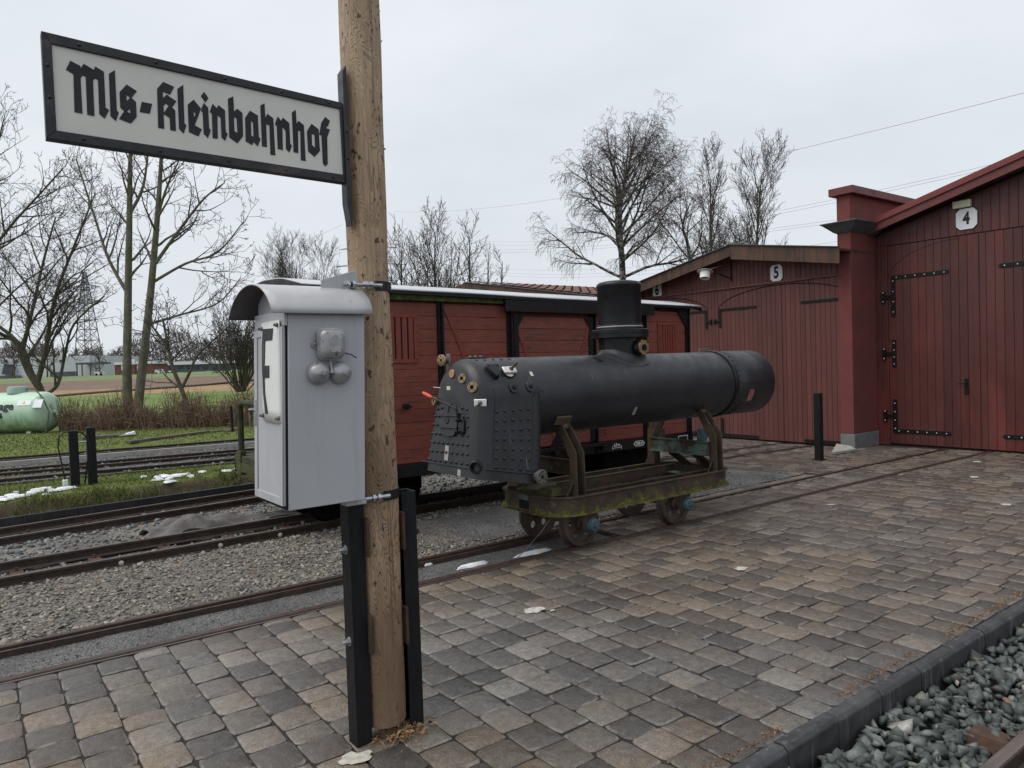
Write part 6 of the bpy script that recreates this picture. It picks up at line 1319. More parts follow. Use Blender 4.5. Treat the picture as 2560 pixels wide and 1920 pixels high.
strap(d4[1], U4F, 3.15, 2.90, 4.55, 2.90, .07, True, 8); strap(d4[1], U4F, 3.15, .245, 4.52, .245, .07, True, 8)
b = MB(); b.box(U4F-.012, U4F, 4.99, 5.05, .90, 1.16); hp = b.build('handle_plate', MT['iron_black'], d4[0], bevel=.004)
b = MB(); b.tube([(U4F-.012, 5.02, 1.08), (U4F-.06, 5.02, 1.08), (U4F-.062, 5.04, 1.08), (U4F-.062, 5.13, 1.075)], .010, 8); b.build('lever', MT['iron_black'], hp, smooth=50)
# roof and fascias
for k in range(2):
    (va, za), (ve, ze) = RV[k], RV[k+1]
    b = MB(); b.prism([(U4-.32, va, za), (U4-.32, ve, ze), (U4-.32, ve, ze-.06), (U4-.32, va, za-.06)], (14, 0, 0)); b.build('roof_deck', MT['rake_red'], sh4)
    b = MB(); b.prism([(U4-.335, va, za+.03), (U4-.335, ve, ze+.03), (U4-.335, ve, ze-.07), (U4-.335, va, za-.07)], (-.02, 0, 0)); b.build('verge_flashing', MT['rake_red'], sh4, bevel=.004)
    b = MB(); b.prism([(U4-.305, va, za-.062), (U4-.305, ve, ze-.062), (U4-.305, ve, ze-.20), (U4-.305, va, za-.20)], (-.022, 0, 0)); b.build('barge_board', MT['shed_trim'], sh4, bevel=.003)
    b = MB(); b.prism([(U4-.30, va, za-.062), (U4-.30, ve, ze-.062), (U4-.30, ve, ze-.09), (U4-.30, va, za-.09)], (.33, 0, 0)); b.build('soffit', MT['shed_trim'], sh4)
numplate(sh4, U4-.037, 4.98, 3.705, .155, .165, '4', .26)
b = MB(); b.box(U4-.11, U4-.036, 4.90, 5.16, 3.885, 4.0); b.build('emergency_light', MT['cream'], sh4, bevel=.008)
# pillar and parapet with zinc gutter
b = MB(); b.box(12.05, 12.868, 6.455, 6.69, .24, 3.80); b.build('pillar', MT['plaster'], sh4, bevel=.006)
b = MB(); b.box(12.035, 12.868, 6.44, 6.692, -.02, .238); b.build('plinth', MT['plinth'], sh4, bevel=.006)
b = MB(); b.box(12.05, 15.5, 6.455, 6.69, 3.80, 4.31); b.box(13.1, 26, 6.52, 6.80, -.02, 3.79); b.build('parapet', MT['plaster'], sh4, bevel=.004)
b = MB(); b.box(11.97, 15.6, 6.36, 6.79, 4.312, 4.44); b.build('coping', MT['shed_trim'], sh4, bevel=.006)
b = MB()
def fr(o0, z): return [(12.05-o0, 6.455-o0, z), (13.0, 6.455-o0, z), (13.0, 6.69+o0, z), (12.05-o0, 6.69+o0, z)]
lay = [fr(.003, 3.67), fr(.05, 3.70), fr(.11, 3.76), fr(.17, 3.815), fr(.20, 3.835), fr(.20, 3.85), fr(.18, 3.852), fr(.02, 3.86)]
b.add([p for r in lay for p in r], [(k*4+i, k*4+(i+1) % 4, (k+1)*4+(i+1) % 4, (k+1)*4+i) for k in range(len(lay)-1) for i in range(4)]); b.build('gutter', MT['zinc'], sh4, smooth=35)
for x in (12.3, 12.55, 12.8):
    b = MB(); b.tube([(x, 6.452, 3.66), (x, 6.40, 3.695), (x, 6.34, 3.755), (x, 6.28, 3.81), (x, 6.25, 3.835)], .006, 6); b.build('gutter_bracket', MT['zinc'], sh4)
b = MB(); b.prism([(11.95, 6.47, .004), (11.62, 6.20, .004), (11.0, 6.27, .004), (12.09, 6.80, .004)], (0, 0, .05)); o = b.build('concrete_slab', MT['concrete'], None, bevel=.008, org=(11.7, 6.5, 0)); tag(o, 'worn concrete slab set in the paving at the foot of the pillar', 'slab')
# bollard
o = MB(); o.box(10.40, 10.50, 6.11, 6.21, -.05, 1.03); bo_ = o.build('bollard', MT['black_timber'], None, bevel=.006, org=(10.45, 6.16, 0)); tag(bo_, 'square black bollard standing in front of shed door five', 'bollard')
o = MB(); o.box(10.375, 10.525, 6.085, 6.235, -.01, .012); o.build('foot_plate', MT['iron_black'], bo_, bevel=.003)

# ------------------------------------------------------------------ small things on the left of the yard
pp = thing('post_pair', (1.23, 11.6, .1), 'two square black timber posts joined by a metal rod on the verge', 'posts')
pa, pb_ = onZ(164, 1056, .12), onZ(202, 1052, .12)
for p, h in ((pa, .80), (pb_, .83)):
    b = MB(); b.box(p.x-.055, p.x+.055, p.y-.02, p.y+.09, -.05, .12+h); b.build('post', MT['black_timber'], pp, bevel=.006)
b = MB(); b.cyl((pa.x, pa.y+.03, .75), (pb_.x, pb_.y+.03, .76), .012, n=10); b.build('rod', MT['galv'], pp, smooth=40)
c0 = onV(140, 1035, pa.y-.05); top = onV(160, 932, pa.y+.0)
b = MB(); pts = [onV(x, y, pa.y-.03+.06*k/9) for k, (x, y) in enumerate([(141, 1040), (134, 1005), (125, 965), (127, 945), (138, 934), (158, 931), (178, 935), (191, 950), (191, 975), (183, 1050)])]
b.tube(pts, .010, 8); b.build('cable', MT['black_paint'], pp, smooth=60)
b = MB(); c = pts[0]; b.obox((c.x, c.y, c.z-.03), (.03, 0, 0), (0, .03, 0), (0, 0, .055)); b.build('cable_end_cap', MT['snow'], pp, bevel=.008)
# crumpled fleece between the tracks
n1, n2 = 70, 26; vs = []
for i in range(n1):
    t = i/(n1-1); u = 1.45+3.2*t; vc = float(V2(u))+.72+.16*t+.05*math.sin(7*t)
    for j in range(n2):
        s = -1+2*j/(n2-1); wd_ = .26*(1-.35*t)+.05*math.sin(9*t+1); hump = math.exp(-((t-.13)/.055)**2)*.12*(1-.6*s*s)+math.exp(-((t-.24)/.05)**2)*.07*(1-s*s)
        wr_ = .022*(1-2*abs(math.sin(13*t+3*s+1.5*math.sin(4*s))))+.05*math.exp(-((t-.14)/.07)**2)*(1-2*abs(math.sin(5*s+21*t)))+.010*math.sin(26*t+5*s)+.012*math.sin(13*s+17*t)+.008*math.sin(40*t-9*s)
        vs.append((u+.05*math.sin(6*s+3*t), vc+s*wd_, -.058+hump+wr_*(1-t*.5)+.02*(1-abs(s))))
b = MB(); b.add(vs, [(i*n2+j, i*n2+j+1, (i+1)*n2+j+1, (i+1)*n2+j) for i in range(n1-1) for j in range(n2-1)]); o = b.build('fleece_sheet', MT['tarp'], None, smooth=70, org=(2.4, 8.6, -.06)); tag(o, 'crumpled grey fleece sheet lying on the ballast behind the wagon track', 'sheet')
m_ = o.modifiers.new('solid', 'SOLIDIFY'); m_.thickness = .004
# dark spill of grit beside the post
o = blob('grit_heap', (3.42, 6.42), .17, mat('coal_grit', (.016,.016,.018), (.01,.01,.011), sc=40, rough=.8, bs=1, bsc=120, bd=.006), None, -.012, .5, 71, h=.03, n=22, org=(3.42, 6.42, 0)); tag(o, 'small black heap of coal grit on the gravel behind the post', 'heap')
# gas tank
def tank_mat():
    m, nt, p, g = base('tank_green'); co = g.outputs['Position']; sp = nt.nodes.new('ShaderNodeSeparateXYZ'); nt.links.new(co, sp.inputs[0])
    c = rampnode(nt, [(.3, (.42,.61,.46)), (.7, (.47,.66,.51))], noise(nt, co, 3, 4))
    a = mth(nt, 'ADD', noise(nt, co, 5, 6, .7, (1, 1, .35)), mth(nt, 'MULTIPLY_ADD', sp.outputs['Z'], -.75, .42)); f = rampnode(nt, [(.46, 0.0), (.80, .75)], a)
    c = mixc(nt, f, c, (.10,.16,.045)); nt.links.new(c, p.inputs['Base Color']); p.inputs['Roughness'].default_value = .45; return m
MT['tank'] = tank_mat(); MT['tank_lid'] = mat('tank_lid', (.30,.42,.36), (.25,.35,.3), rough=.6, bs=.1)
TD = (cam2world(1, -.10, 0)).normalized(); TR = at(117, 893, 20.6); TR.z = .70; tr_ = .575; TL_ = 2.6
tk = thing('gas_tank', (TR.x-TD.x*1.3, TR.y-TD.y*1.3, 0), 'pale green cylindrical gas tank with mossy belly at the left edge', 'tank')
b = MB(); prof = []
for i in range(9): a = math.pi/2*i/8; prof.append((tr_*math.sin(a), .28*(1-math.cos(a))))
prof += [(tr_, TL_*.3), (tr_, TL_*.6)]
for i in range(8, -1, -1): a = math.pi/2*i/8; prof.append((tr_*math.sin(a), TL_-.28*(1-math.cos(a))))
T0 = Vector((TR.x, TR.y, TR.z))-TD*TL_
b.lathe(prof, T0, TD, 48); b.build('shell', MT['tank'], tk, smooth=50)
TS = Vector((TD.y, -TD.x, 0)); TS = TS if TS.y < 0 else -TS      # side facing the yard
lidc = at(33, 850, 20.6); s_ = (Vector((lidc.x, lidc.y, 0))-Vector((T0.x, T0.y, 0))).dot(TD); lc = T0+TD*s_+Vector((0, 0, tr_-.03))
b = MB(); b.lathe([(.27, 0), (.26, .16), (.24, .19), (.2, .2), (0, .205)], lc, (0, 0, 1), 24); b.build('valve_hood', MT['tank_lid'], tk, smooth=40)
def tank_pt(s, a): return T0+TD*s+TS*(tr_+.004)*math.cos(a)+Vector((0, 0, (tr_+.004)*math.sin(a)))
def tank_decal(nm, s, a, w, h, m):
    c = tank_pt(s, a); nrm = (TS*math.cos(a)+Vector((0, 0, math.sin(a)))); up = nrm.cross(TD); up = up if up.z > 0 else -up
    b = MB(); b.obox(c, TD*w/2, up*h/2, nrm*.003); return b.build(nm, MT[m], tk), c, nrm, up
def solve_s(x, y):
    best = None
    for i in range(400):
        for a in (.0, .1, .2, .3, .4, .5, .6, .7, -.1, -.2, -.3): pass
    return None
def pix(p): 
    q = project(p); return (q[0]/1.1573, q[1]/1.1573)
def find(x, y):
    bs, bd = None, 1e9
    for i in range(120):
        for j in range(40):
            s = i*TL_/119; a = -1+2.2*j/39; qx, qy = pix(tank_pt(s, a)); d = (qx-x)**2+(qy-y)**2
            if d < bd: bd = d; bs = (s, a)
    return bs
s1, a1 = find(53, 870); d1, *_ = tank_decal('warning_label', s1, a1, .40, .16, 'snow')
c, nrm, up = tank_decal('data_label', *find(81, 872), .26, .25, 'snow')[1:]
c1 = tank_pt(s1, a1); n1_ = (TS*math.cos(a1)+Vector((0, 0, math.sin(a1)))); up1 = n1_.cross(TD); up1 = up1 if up1.z > 0 else -up1
MT['orange'] = mat('orange_print', (.75,.38,.05), (.7,.33,.04), rough=.5, bs=0)
b = MB(); q0 = c1+n1_*.004; b.prism([q0-TD*.05-up1*.035, q0+TD*.05-up1*.035, q0+up1*.05], n1_*.002); b.build('warning_triangle', MT['orange'], tk)
def tank_text(body, x, y, size):
    s, a = find(x, y); c = tank_pt(s, a); nrm = (TS*math.cos(a)+Vector((0, 0, math.sin(a)))).normalized(); up = nrm.cross(TD); up = up if up.z > 0 else -up
    me = text_mesh(body, MT['sign_black'], size, .008, 1.1, .002, 'RIGHT'); right = up.cross(nrm)
    o = inst('lettering', me, tk, c+nrm*.006); o.rotation_euler = Matrix((right, up, nrm)).transposed().to_euler()
tank_text('age', 30, 878, .30); tank_text('s', 5, 897, .28)
for s in (.45, TL_-.62):
    for sg_ in (-1, 1):
        c = T0+TD*s; b = MB(); b.prism([c+TS*sg_*.20+Vector((0, 0, -.50))-TD*.07, c+TS*sg_*.20+Vector((0, 0, -.50))+TD*.07, c+TS*sg_*.26+Vector((0, 0, -.69))+TD*.05, c+TS*sg_*.26+Vector((0, 0, -.69))-TD*.05], TS*.02); b.build('leg', MT['lamp_white'] if s > 1 else MT['tank_lid'], tk)
b = MB(); b.cyl(T0+TD*(TL_-.02), T0+TD*(TL_+.10), .06, n=14); b.cyl(T0+TD*(TL_+.09)+Vector((0, 0, -.1)), T0+TD*(TL_+.09)+Vector((0, 0, .1)), .04, n=10); b.build('end_valve', MT['tank'], tk, smooth=40)
b = MB(); b.tube([lc+TD*.2+Vector((0, 0, .12)), lc+TD*.5+Vector((0, 0, .12)), T0+TD*(TL_-.05)+TS*.35+Vector((0, 0, .42)), T0+TD*(TL_+.20)+TS*.45+Vector((0, 0, .02)), T0+TD*(TL_+.18)+TS*.5+Vector((0, 0, -.3)), T0+TD*(TL_+.08)+TS*.5+Vector((0, 0, -.65))], .022, 8); b.build('hose', MT['timber'], tk, smooth=60)
# bits lying in the far grass
p0, p1 = onZ(278, 960, .1), onZ(450, 937, .1)
b = MB(); b.bar((p0.x, p0.y, .16), (p1.x, p1.y, .16), .16, .05); o = b.build('timber_plank', MT['timber'], None, bevel=.006, org=(p0.x, p0.y, .1)); tag(o, 'long weathered plank lying in the grass behind the far track', 'plank')
p0, p1 = onZ(460, 938, .1), onZ(505, 932, .1); b = MB(); b.bar((p0.x, p0.y+.3, .14), (p1.x, p1.y+.2, .14), .12, .03); b.bar((p0.x+.3, p0.y, .15), (p1.x+.2, p1.y, .19), .10, .03); o = b.build('loose_boards', MT['timber'], None, org=(p0.x, p0.y, .1)); tag(o, 'grey loose boards lying beside the stake in the grass', 'boards')
p0 = onZ(232, 948, .1); b = MB(); b.box(p0.x-.55, p0.x+.62, p0.y-.14, p0.y+.14, .05, .20); o = b.build('concrete_trough', MT['timber'], None, bevel=.012, org=(p0.x, p0.y, .05)); tag(o, 'low dark trough behind the black posts', 'trough')
b = MB(); b.prism([(p0.x+.2, p0.y-.15, .16), (p0.x+.62, p0.y-.15, .17), (p0.x+.60, p0.y-.15, .24)], (0, .2, 0)); b.build('snow_on_lid', MT['snow'], o)
p0 = onZ(503, 936, .08); b = MB(); b.cyl((p0.x, p0.y, 0), (p0.x-.02, p0.y, .78), .035, n=8); o = b.build('stake', MT['black_timber'], None, smooth=40, org=(p0.x, p0.y, 0)); tag(o, 'thin dark stake in the grass left of the telephone box', 'stake')
p0, p1 = onZ(541, 926, .05), onZ(575, 926, .05); b = MB(); b.tube([(p0.x, p0.y, 0), (p0.x, p0.y, .58), (p1.x+.3, p1.y-.2, .60), (p1.x+.3, p1.y-.2, 0)], .05, 8); o = b.build('metal_frame', MT['galv'], None, smooth=40, org=(p0.x, p0.y, 0)); tag(o, 'low grey metal frame half hidden by the telephone box', 'frame')
p0, p1 = at(100, 857, 50), at(640, 815, 66); b = MB(); b.tube([p0.lerp(p1, t)+Vector((0, 0, .03*math.sin(t*9))) for t in np.linspace(-.3, 1.3, 20)], .085, 8); o = b.build('field_pipe', MT['timber'], None, smooth=50, org=(p0.x, p0.y, 0)); tag(o, 'long dark pipe running across the meadow behind the hedge', 'pipe')

# ------------------------------------------------------------------ bare trees
def seg_mesh(name, A, m, sides):
    """A: rows p0(3) p1(3) r0 r1 -> open prisms"""
    A = np.asarray(A, float); n = len(A); p0, p1 = A[:, :3], A[:, 3:6]; d = p1-p0; L = np.linalg.norm(d, axis=1, keepdims=True)+1e-9; d = d/L
    p1 = p1+d*np.minimum(A[:, 7:8]*.6, .02)
    h = np.where(np.abs(d[:, 2:3]) < .9, np.array([[0, 0, 1.]]), np.array([[1., 0, 0]])); x = np.cross(h, d); x /= np.linalg.norm(x, axis=1, keepdims=True)+1e-9; y = np.cross(d, x)
    V = []
    for pp_, r in ((p0, A[:, 6]), (p1, A[:, 7])):
        for j in range(sides):
            g_ = 2*math.pi*j/sides; V.append(pp_+(x*math.cos(g_)+y*math.sin(g_))*r[:, None])
    V = np.stack(V, 1).reshape(-1, 3); b0 = np.arange(n)*2*sides; F = np.concatenate([np.stack([b0+j, b0+(j+1) % sides, b0+sides+(j+1) % sides, b0+sides+j], 1) for j in range(sides)])
    return arr_mesh(name, V, F, m, True)
def bark(name, c1, c2, over=()):
    return mat(name, c1, c2, sc=9, stretch=(1, 1, .4), rough=.9, bs=.6, bsc=30, bd=.01, over=over)
MT['bark'] = bark('bark', (.105,.094,.066), (.055,.05,.038), [((.075,.085,.03), 3, .52, .68, None)])
MT['bark_pale'] = bark('pale_bark', (.16,.15,.115), (.085,.083,.06), [((.085,.095,.035), 2.5, .5, .66, None)])
MT['twig'] = mat('twig', (.078,.066,.058), (.05,.044,.041), sc=3, rough=.9, bs=0)
MT['twig_soft'] = mat('twig_far', (.085,.070,.064), (.055,.047,.045), sc=1, rough=.95, bs=0)
MT['birch_bark'] = bark('birch_bark', (.30,.28,.255), (.16,.15,.14), [((.022,.02,.018), 3.2, .45, .53, (1, 1, 2.2))])
MT['birch_twig'] = mat('birch_twig', (.092,.068,.066), (.06,.046,.045), sc=2, rough=.9, bs=0)
class Tree:
    def __init__(s, seed): s.q = random.Random(seed); s.thick = []; s.thin = []
    def limb(s, pts, r0, r1, thick=True):
        """explicit limb through points; returns list of (pos, dir, r)"""
        out = []; n = len(pts); dst = s.thick if thick else s.thin
        # catmull subdivide
        P = [Vector(p) for p in pts]; Q = []
        for i in range(n-1):
            a, b_, c, d = P[max(i-1, 0)], P[i], P[i+1], P[min(i+2, n-1)]
            for k in range(5):
                t = k/5; Q.append(.5*((2*b_)+(c-a)*t+(2*a-5*b_+4*c-d)*t*t+(3*b_-a-3*c+d)*t**3))
        Q.append(P[-1]); m = len(Q)
        for i in range(m-1):
            ra, rb = r0+(r1-r0)*i/(m-1), r0+(r1-r0)*(i+1)/(m-1); dst.append((*Q[i], *Q[i+1], ra, rb)); out.append((Q[i+1], (Q[i+1]-Q[i]).normalized(), rb))
        return out
    def branch(s, p, d, L, r, lvl, P):
        q = s.q; ns = max(2, int(P['seg'][lvl])); p = Vector(p); d = Vector(d).normalized(); st = L/ns; nodes = []
        for i in range(ns):
            j = Vector((q.gauss(0, 1), q.gauss(0, 1), q.gauss(0, 1)))*P['wob'][lvl]
            d = (d+j+Vector((0, 0, P['up'][lvl]))).normalized(); p1 = p+d*st; ra = max(P['rmin'], r*(1-i/ns*.8)); rb = max(P['rmin'], r*(1-(i+1)/ns*.8))
            (s.thick if r > P['rt'] else s.thin).append((*p, *p1, ra, rb)); nodes.append((p1, d.copy(), rb, (i+1)/ns)); p = p1
        if lvl+1 >= len(P['seg']): return
        nc = max(P.get('mn', 2), P['pm'][lvl]*L) if 'pm' in P else P['n'][lvl]; nc = int(nc)+(1 if q.random() < nc-int(nc) else 0)
        for c in range(nc):
            t = P['from'][lvl]+(1-P['from'][lvl])*(c+q.random())/nc; i = min(ns-1, int(t*ns)); pos, dd, rr, tt = nodes[i]
            perp = dd.cross(Vector((q.gauss(0, 1), q.gauss(0, 1), q.gauss(0, 1)))).normalized(); an = math.radians(q.gauss(P['ang'][lvl], 9))
            nd = dd*math.cos(an)+perp*math.sin(an); s.branch(pos, nd, L*P['len'][lvl]*(1.15-.55*tt)*q.uniform(.7, 1.2), max(P['rmin'], rr*P['rad'][lvl]), lvl+1, P)
    def grow_on(s, nodes, t0, n, L, ang, P, rad=.6, lvl=0, up=0):
        q = s.q; m = len(nodes)
        for c in range(n):
            t = t0+(1-t0)*(c+q.random())/n; pos, dd, rr = nodes[min(m-1, int(t*m))]
            perp = dd.cross(Vector((q.gauss(0, 1), q.gauss(0, 1), q.gauss(0, 1)))).normalized(); an = math.radians(q.gauss(ang, 8)); nd = dd*math.cos(an)+perp*math.sin(an)+Vector((0, 0, up))
            s.branch(pos, nd, L*(1.2-.6*t)*q.uniform(.75, 1.2), max(P['rmin'], rr*rad), lvl, P)
    def build(s, name, loc, label, group, mthick, mthin, cat='tree', thick_sides=7):
        t = thing(name, loc, label, cat, group)
        for nm, A, m, sd_2 in (('trunk', s.thick, mthick, thick_sides), ('crown', s.thin, mthin, 3)):
            if not A: continue
            me = seg_mesh(nm, A, m, sd_2); v = np.empty(len(me.vertices)*3, np.float32); me.vertices.foreach_get('co', v); v = v.reshape(-1, 3)-np.array(loc, np.float32); me.vertices.foreach_set('co', v.ravel()); me.update()
            o = bpy.data.objects.new(nm, me); link(o, t, loc)
        return t
PM = dict(seg=[8, 7, 6, 4], wob=[.12, .15, .17, .2], up=[.045, .05, .05, .05], pm=[2.7, 4.0, 5.0], n=[7, 6, 4.6], len=[.62, .55, .62], ang=[48, 46, 44], rad=[.62, .6, .6], rmin=.0062, rt=.030, **{'from': [.15, .12, .12]})
GT = 'bare trees along the field hedge'
# the big spreading tree behind the gas tank
def A_(x, y, w): return at(x, y, w)
t = Tree(1); W_ = 26
trunk = t.limb([A_(92, 915, W_), A_(90, 850, W_), A_(62, 800, W_), A_(40, 745, W_)], 0.15, 0.116)
l1 = t.limb([A_(70, 812, W_), A_(48, 755, W_), A_(20, 722, W_), A_(-25, 690, W_)], 0.102, 0.0476); l2 = t.limb([A_(48, 760, W_), A_(65, 690, W_), A_(95, 560, W_+1), A_(120, 470, W_+1)], 0.0816, 0.0238)
l3 = t.limb([A_(80, 830, W_), A_(98, 760, W_), A_(120, 640, W_), A_(165, 520, W_), A_(205, 420, W_)], 0.102, 0.0204); l4 = t.limb([A_(95, 855, W_), A_(125, 830, W_), A_(140, 770, W_), A_(160, 700, W_-1), A_(225, 640, W_-1)], 0.068, 0.0272)
l5 = t.limb([A_(45, 745, W_), A_(80, 680, W_), A_(135, 630, W_), A_(235, 570, W_)], 0.0476, 0.0136)
for nd, L, n_ in ((l1, 2.6, 7), (l2, 2.6, 11), (l3, 2.5, 13), (l4, 1.9, 8), (l5, 1.7, 8)): t.grow_on(nd, .18, n_, L, 42, PM, .7)
t.build('bare_tree', A_(90, 915, W_), 'spreading bare tree with forked trunk behind the gas tank', GT, MT['bark'], MT['twig'])
t = Tree(2); W_ = 24
l0 = t.limb([A_(-120, 900, W_), A_(-90, 700, W_), A_(-60, 560, W_), A_(-40, 400, W_)], 0.136, 0.0544); l1 = t.limb([A_(-80, 640, W_), A_(-20, 545, W_), A_(30, 480, W_), A_(85, 420, W_), A_(135, 365, W_)], 0.0612, 0.0204); l2 = t.limb([A_(-50, 480, W_), A_(-15, 350, W_), A_(10, 250, W_)], 0.0408, 0.0136); l3 = t.limb([A_(-100, 760, W_), A_(-30, 690, W_), A_(40, 620, W_), A_(110, 570, W_)], 0.0476, 0.0136)
for nd, L, n_ in ((l0, 2.4, 8), (l1, 2.0, 12), (l2, 1.6, 9), (l3, 1.8, 10)): t.grow_on(nd, .2, n_, L, 42, PM, .7)
t.build('bare_tree', A_(-120, 905, W_), 'bare tree reaching in from the left picture edge below the sign', GT, MT['bark'], MT['twig'])
# double-stemmed tree
t = Tree(3); W_ = 22.7
s1_ = t.limb([A_(280, 932, W_), A_(275, 820, W_), A_(277, 640, W_), A_(280, 460, W_), A_(282, 330, W_), A_(288, 235, W_)], .165, .035); s2_ = t.limb([A_(293, 932, W_), A_(305, 820, W_), A_(325, 640, W_), A_(340, 470, W_), A_(348, 350, W_), A_(352, 250, W_)], .165, .03)
la = t.limb([A_(279, 640, W_), A_(235, 560, W_), A_(205, 470, W_), A_(165, 345, W_)], .06, .02); lb = t.limb([A_(281, 460, W_), A_(310, 400, W_), A_(322, 300, W_)], .06, .02); lc_ = t.limb([A_(335, 570, W_), A_(385, 500, W_), A_(440, 430, W_), A_(485, 395, W_)], .06, .015); ld = t.limb([A_(330, 610, W_), A_(400, 570, W_), A_(470, 545, W_), A_(525, 480, W_)], .05, .015); le = t.limb([A_(340, 470, W_), A_(362, 400, W_), A_(395, 330, W_)], .05, .015); lf = t.limb([A_(322, 700, W_), A_(390, 680, W_), A_(470, 655, W_), A_(520, 600, W_)], .045, .012)
PD = dict(PM); PD['pm'] = [2.6, 3.6, 4.0]; PD['ang'] = [40, 44, 44]
for nd, L, n_ in ((s1_, 1.7, 12), (s2_, 1.7, 12)): t.grow_on(nd, .42, n_, L, 45, PD, .45)
for nd, L, n_ in ((la, 1.5, 9), (lb, 1.3, 6), (lc_, 1.5, 9), (ld, 1.5, 9), (le, 1.2, 6), (lf, 1.3, 8)): t.grow_on(nd, .15, n_, L, 40, PD, .7)
t.build('bare_tree', A_(287, 932, W_), 'tall bare tree with two straight mossy stems below the station sign', GT, MT['bark_pale'], MT['twig'])
# small leaning tree
t = Tree(4); W_ = 21.3
s_ = t.limb([A_(415, 938, W_), A_(405, 880, W_), A_(392, 840, W_), A_(372, 790, W_), A_(362, 740, W_), A_(352, 690, W_)], .085, .03); a_2 = t.limb([A_(392, 840, W_), A_(412, 800, W_), A_(425, 770, W_), A_(455, 740, W_), A_(500, 700, W_)], .05, .015); a_3 = t.limb([A_(366, 755, W_), A_(340, 720, W_), A_(325, 700, W_)], .05, .02)
for nd, L, n_ in ((s_, 1.6, 9), (a_2, 1.4, 8), (a_3, 1.1, 6)): t.grow_on(nd, .35, n_, L, 48, PM, .6)
t.build('bare_tree', A_(415, 938, W_), 'small crooked leaning bare tree left of the telephone box', GT, MT['bark'], MT['twig'])
# multi-stemmed shrub in the meadow
t = Tree(5); W_ = 60; c = A_(522, 846, W_)
PS_ = dict(seg=[7, 5, 4], wob=[.07, .12, .16], up=[.02, .03, .02], n=[8, 5], len=[.42, .45], ang=[26, 32], rad=[.6, .6], rmin=.018, rt=.06, **{'from': [.25, .15]})
for k in range(42):
    a = t.q.uniform(0, 6.28); sp_ = t.q.uniform(.05, .85); t.branch(c+Vector((math.cos(a)*.5*sp_, math.sin(a)*.5*sp_, 0)), Vector((math.cos(a)*sp_, math.sin(a)*sp_, 1)), t.q.uniform(4, 6.6), .065, 0, PS_)
t.build('bare_shrub', c, 'large bare many stemmed shrub in the meadow left of the telephone box', None, MT['bark'], MT['twig'], 'shrub', 5)
# trees behind the wagon and the sheds
PU = dict(seg=[7, 6, 4], wob=[.07, .10, .13], up=[.09, .08, .06], n=[7, 6], pm=[4.2, 5.5], len=[.45, .5], ang=[32, 34], rad=[.6, .6], rmin=.0095, rt=.045, **{'from': [.2, .15]})
def upright(seed, x, ytop, W_, label, H=None, spread=1.0, n_=16, L=2.6, group='bare trees behind the wagon and sheds', lean=0, m='twig_soft', low=.25):
    t = Tree(seed); topp = A_(x, ytop, W_); base_ = Vector((topp.x+lean, topp.y, 0)); Hh = topp.z
    nd = t.limb([base_, base_.lerp(topp, .35)+Vector((.1, .1, 0)), base_.lerp(topp, .7)+Vector((-.1, .05, 0)), topp], Hh*.013+.03, .02)
    t.grow_on(nd, low, n_, L*spread, 34, PU, .55, 0, .25)
    return t.build('bare_tree', base_, label, group, MT['bark'], MT[m], 'tree', 6)
upright(11, 940, 505, 45, 'tallest bare tree right of the post behind the wagon', n_=22, L=3.0)
upright(12, 1015, 512, 46, 'slender bare tree above the brown shed ridge', n_=18, L=2.2)
upright(13, 868, 540, 48, 'thin bare tree just right of the timber post', n_=14, L=1.9)
upright(14, 1085, 565, 50, 'short bare tree right of the slender one above the shed ridge', n_=12, L=1.6)
upright(15, 975, 560, 44, 'low bare tree between the two tallest ones behind the wagon', n_=14, L=1.9)
upright(24, 1055, 548, 52, 'feathery bare sapling above the brown shed roof', n_=12, L=1.6)
for k, (x, y, s) in enumerate(((610, 565, 21), (640, 575, 22), (700, 578, 23))): upright(16+k, x, y, 70, ('round bare tree left of the post above the telephone box', 'broad bare tree above the hood of the telephone box', 'bare tree just left of the timber post')[k], n_=20, L=4.2, low=.3)
upright(19, 1535, 385, 44, 'tall feathery bare tree right of the birch', n_=26, L=3.4, low=.3); upright(20, 1645, 380, 46, 'tall feathery bare tree above the ridge of shed five', n_=28, L=3.8, lean=-1.5, low=.3)
# shrub with a few brown leaves
t = Tree(21); c = A_(900, 760, 43); c.z = 0
for k in range(16):
    a = t.q.uniform(0, 6.28); sp_ = t.q.uniform(.1, .55); t.branch(c, Vector((math.cos(a)*sp_, math.sin(a)*sp_, 1)), t.q.uniform(5.6, 8.6), .07, 0, dict(PU, pm=[1.6, 2.6], ang=[38, 42], rmin=.012))
ts = t.build('bare_shrub', c, 'dark bushy shrub with a few brown leaves right of the post', None, MT['bark'], MT['twig'], 'shrub', 5)
ends = np.array([a[3:6] for a in t.thin if a[5] > 3.5]); pk = ends[NP.choice(len(ends), min(900, len(ends)), False)]
V = (pk[:, None, :]+NP.uniform(-.06, .06, (len(pk), 3, 3))); me = arr_mesh('leaves', (V.reshape(-1, 3)-np.array(c)), np.arange(len(pk)*3).reshape(-1, 3), MT['litter']); o = bpy.data.objects.new('leaves', me); link(o, ts, c); tag(o, kind='stuff')
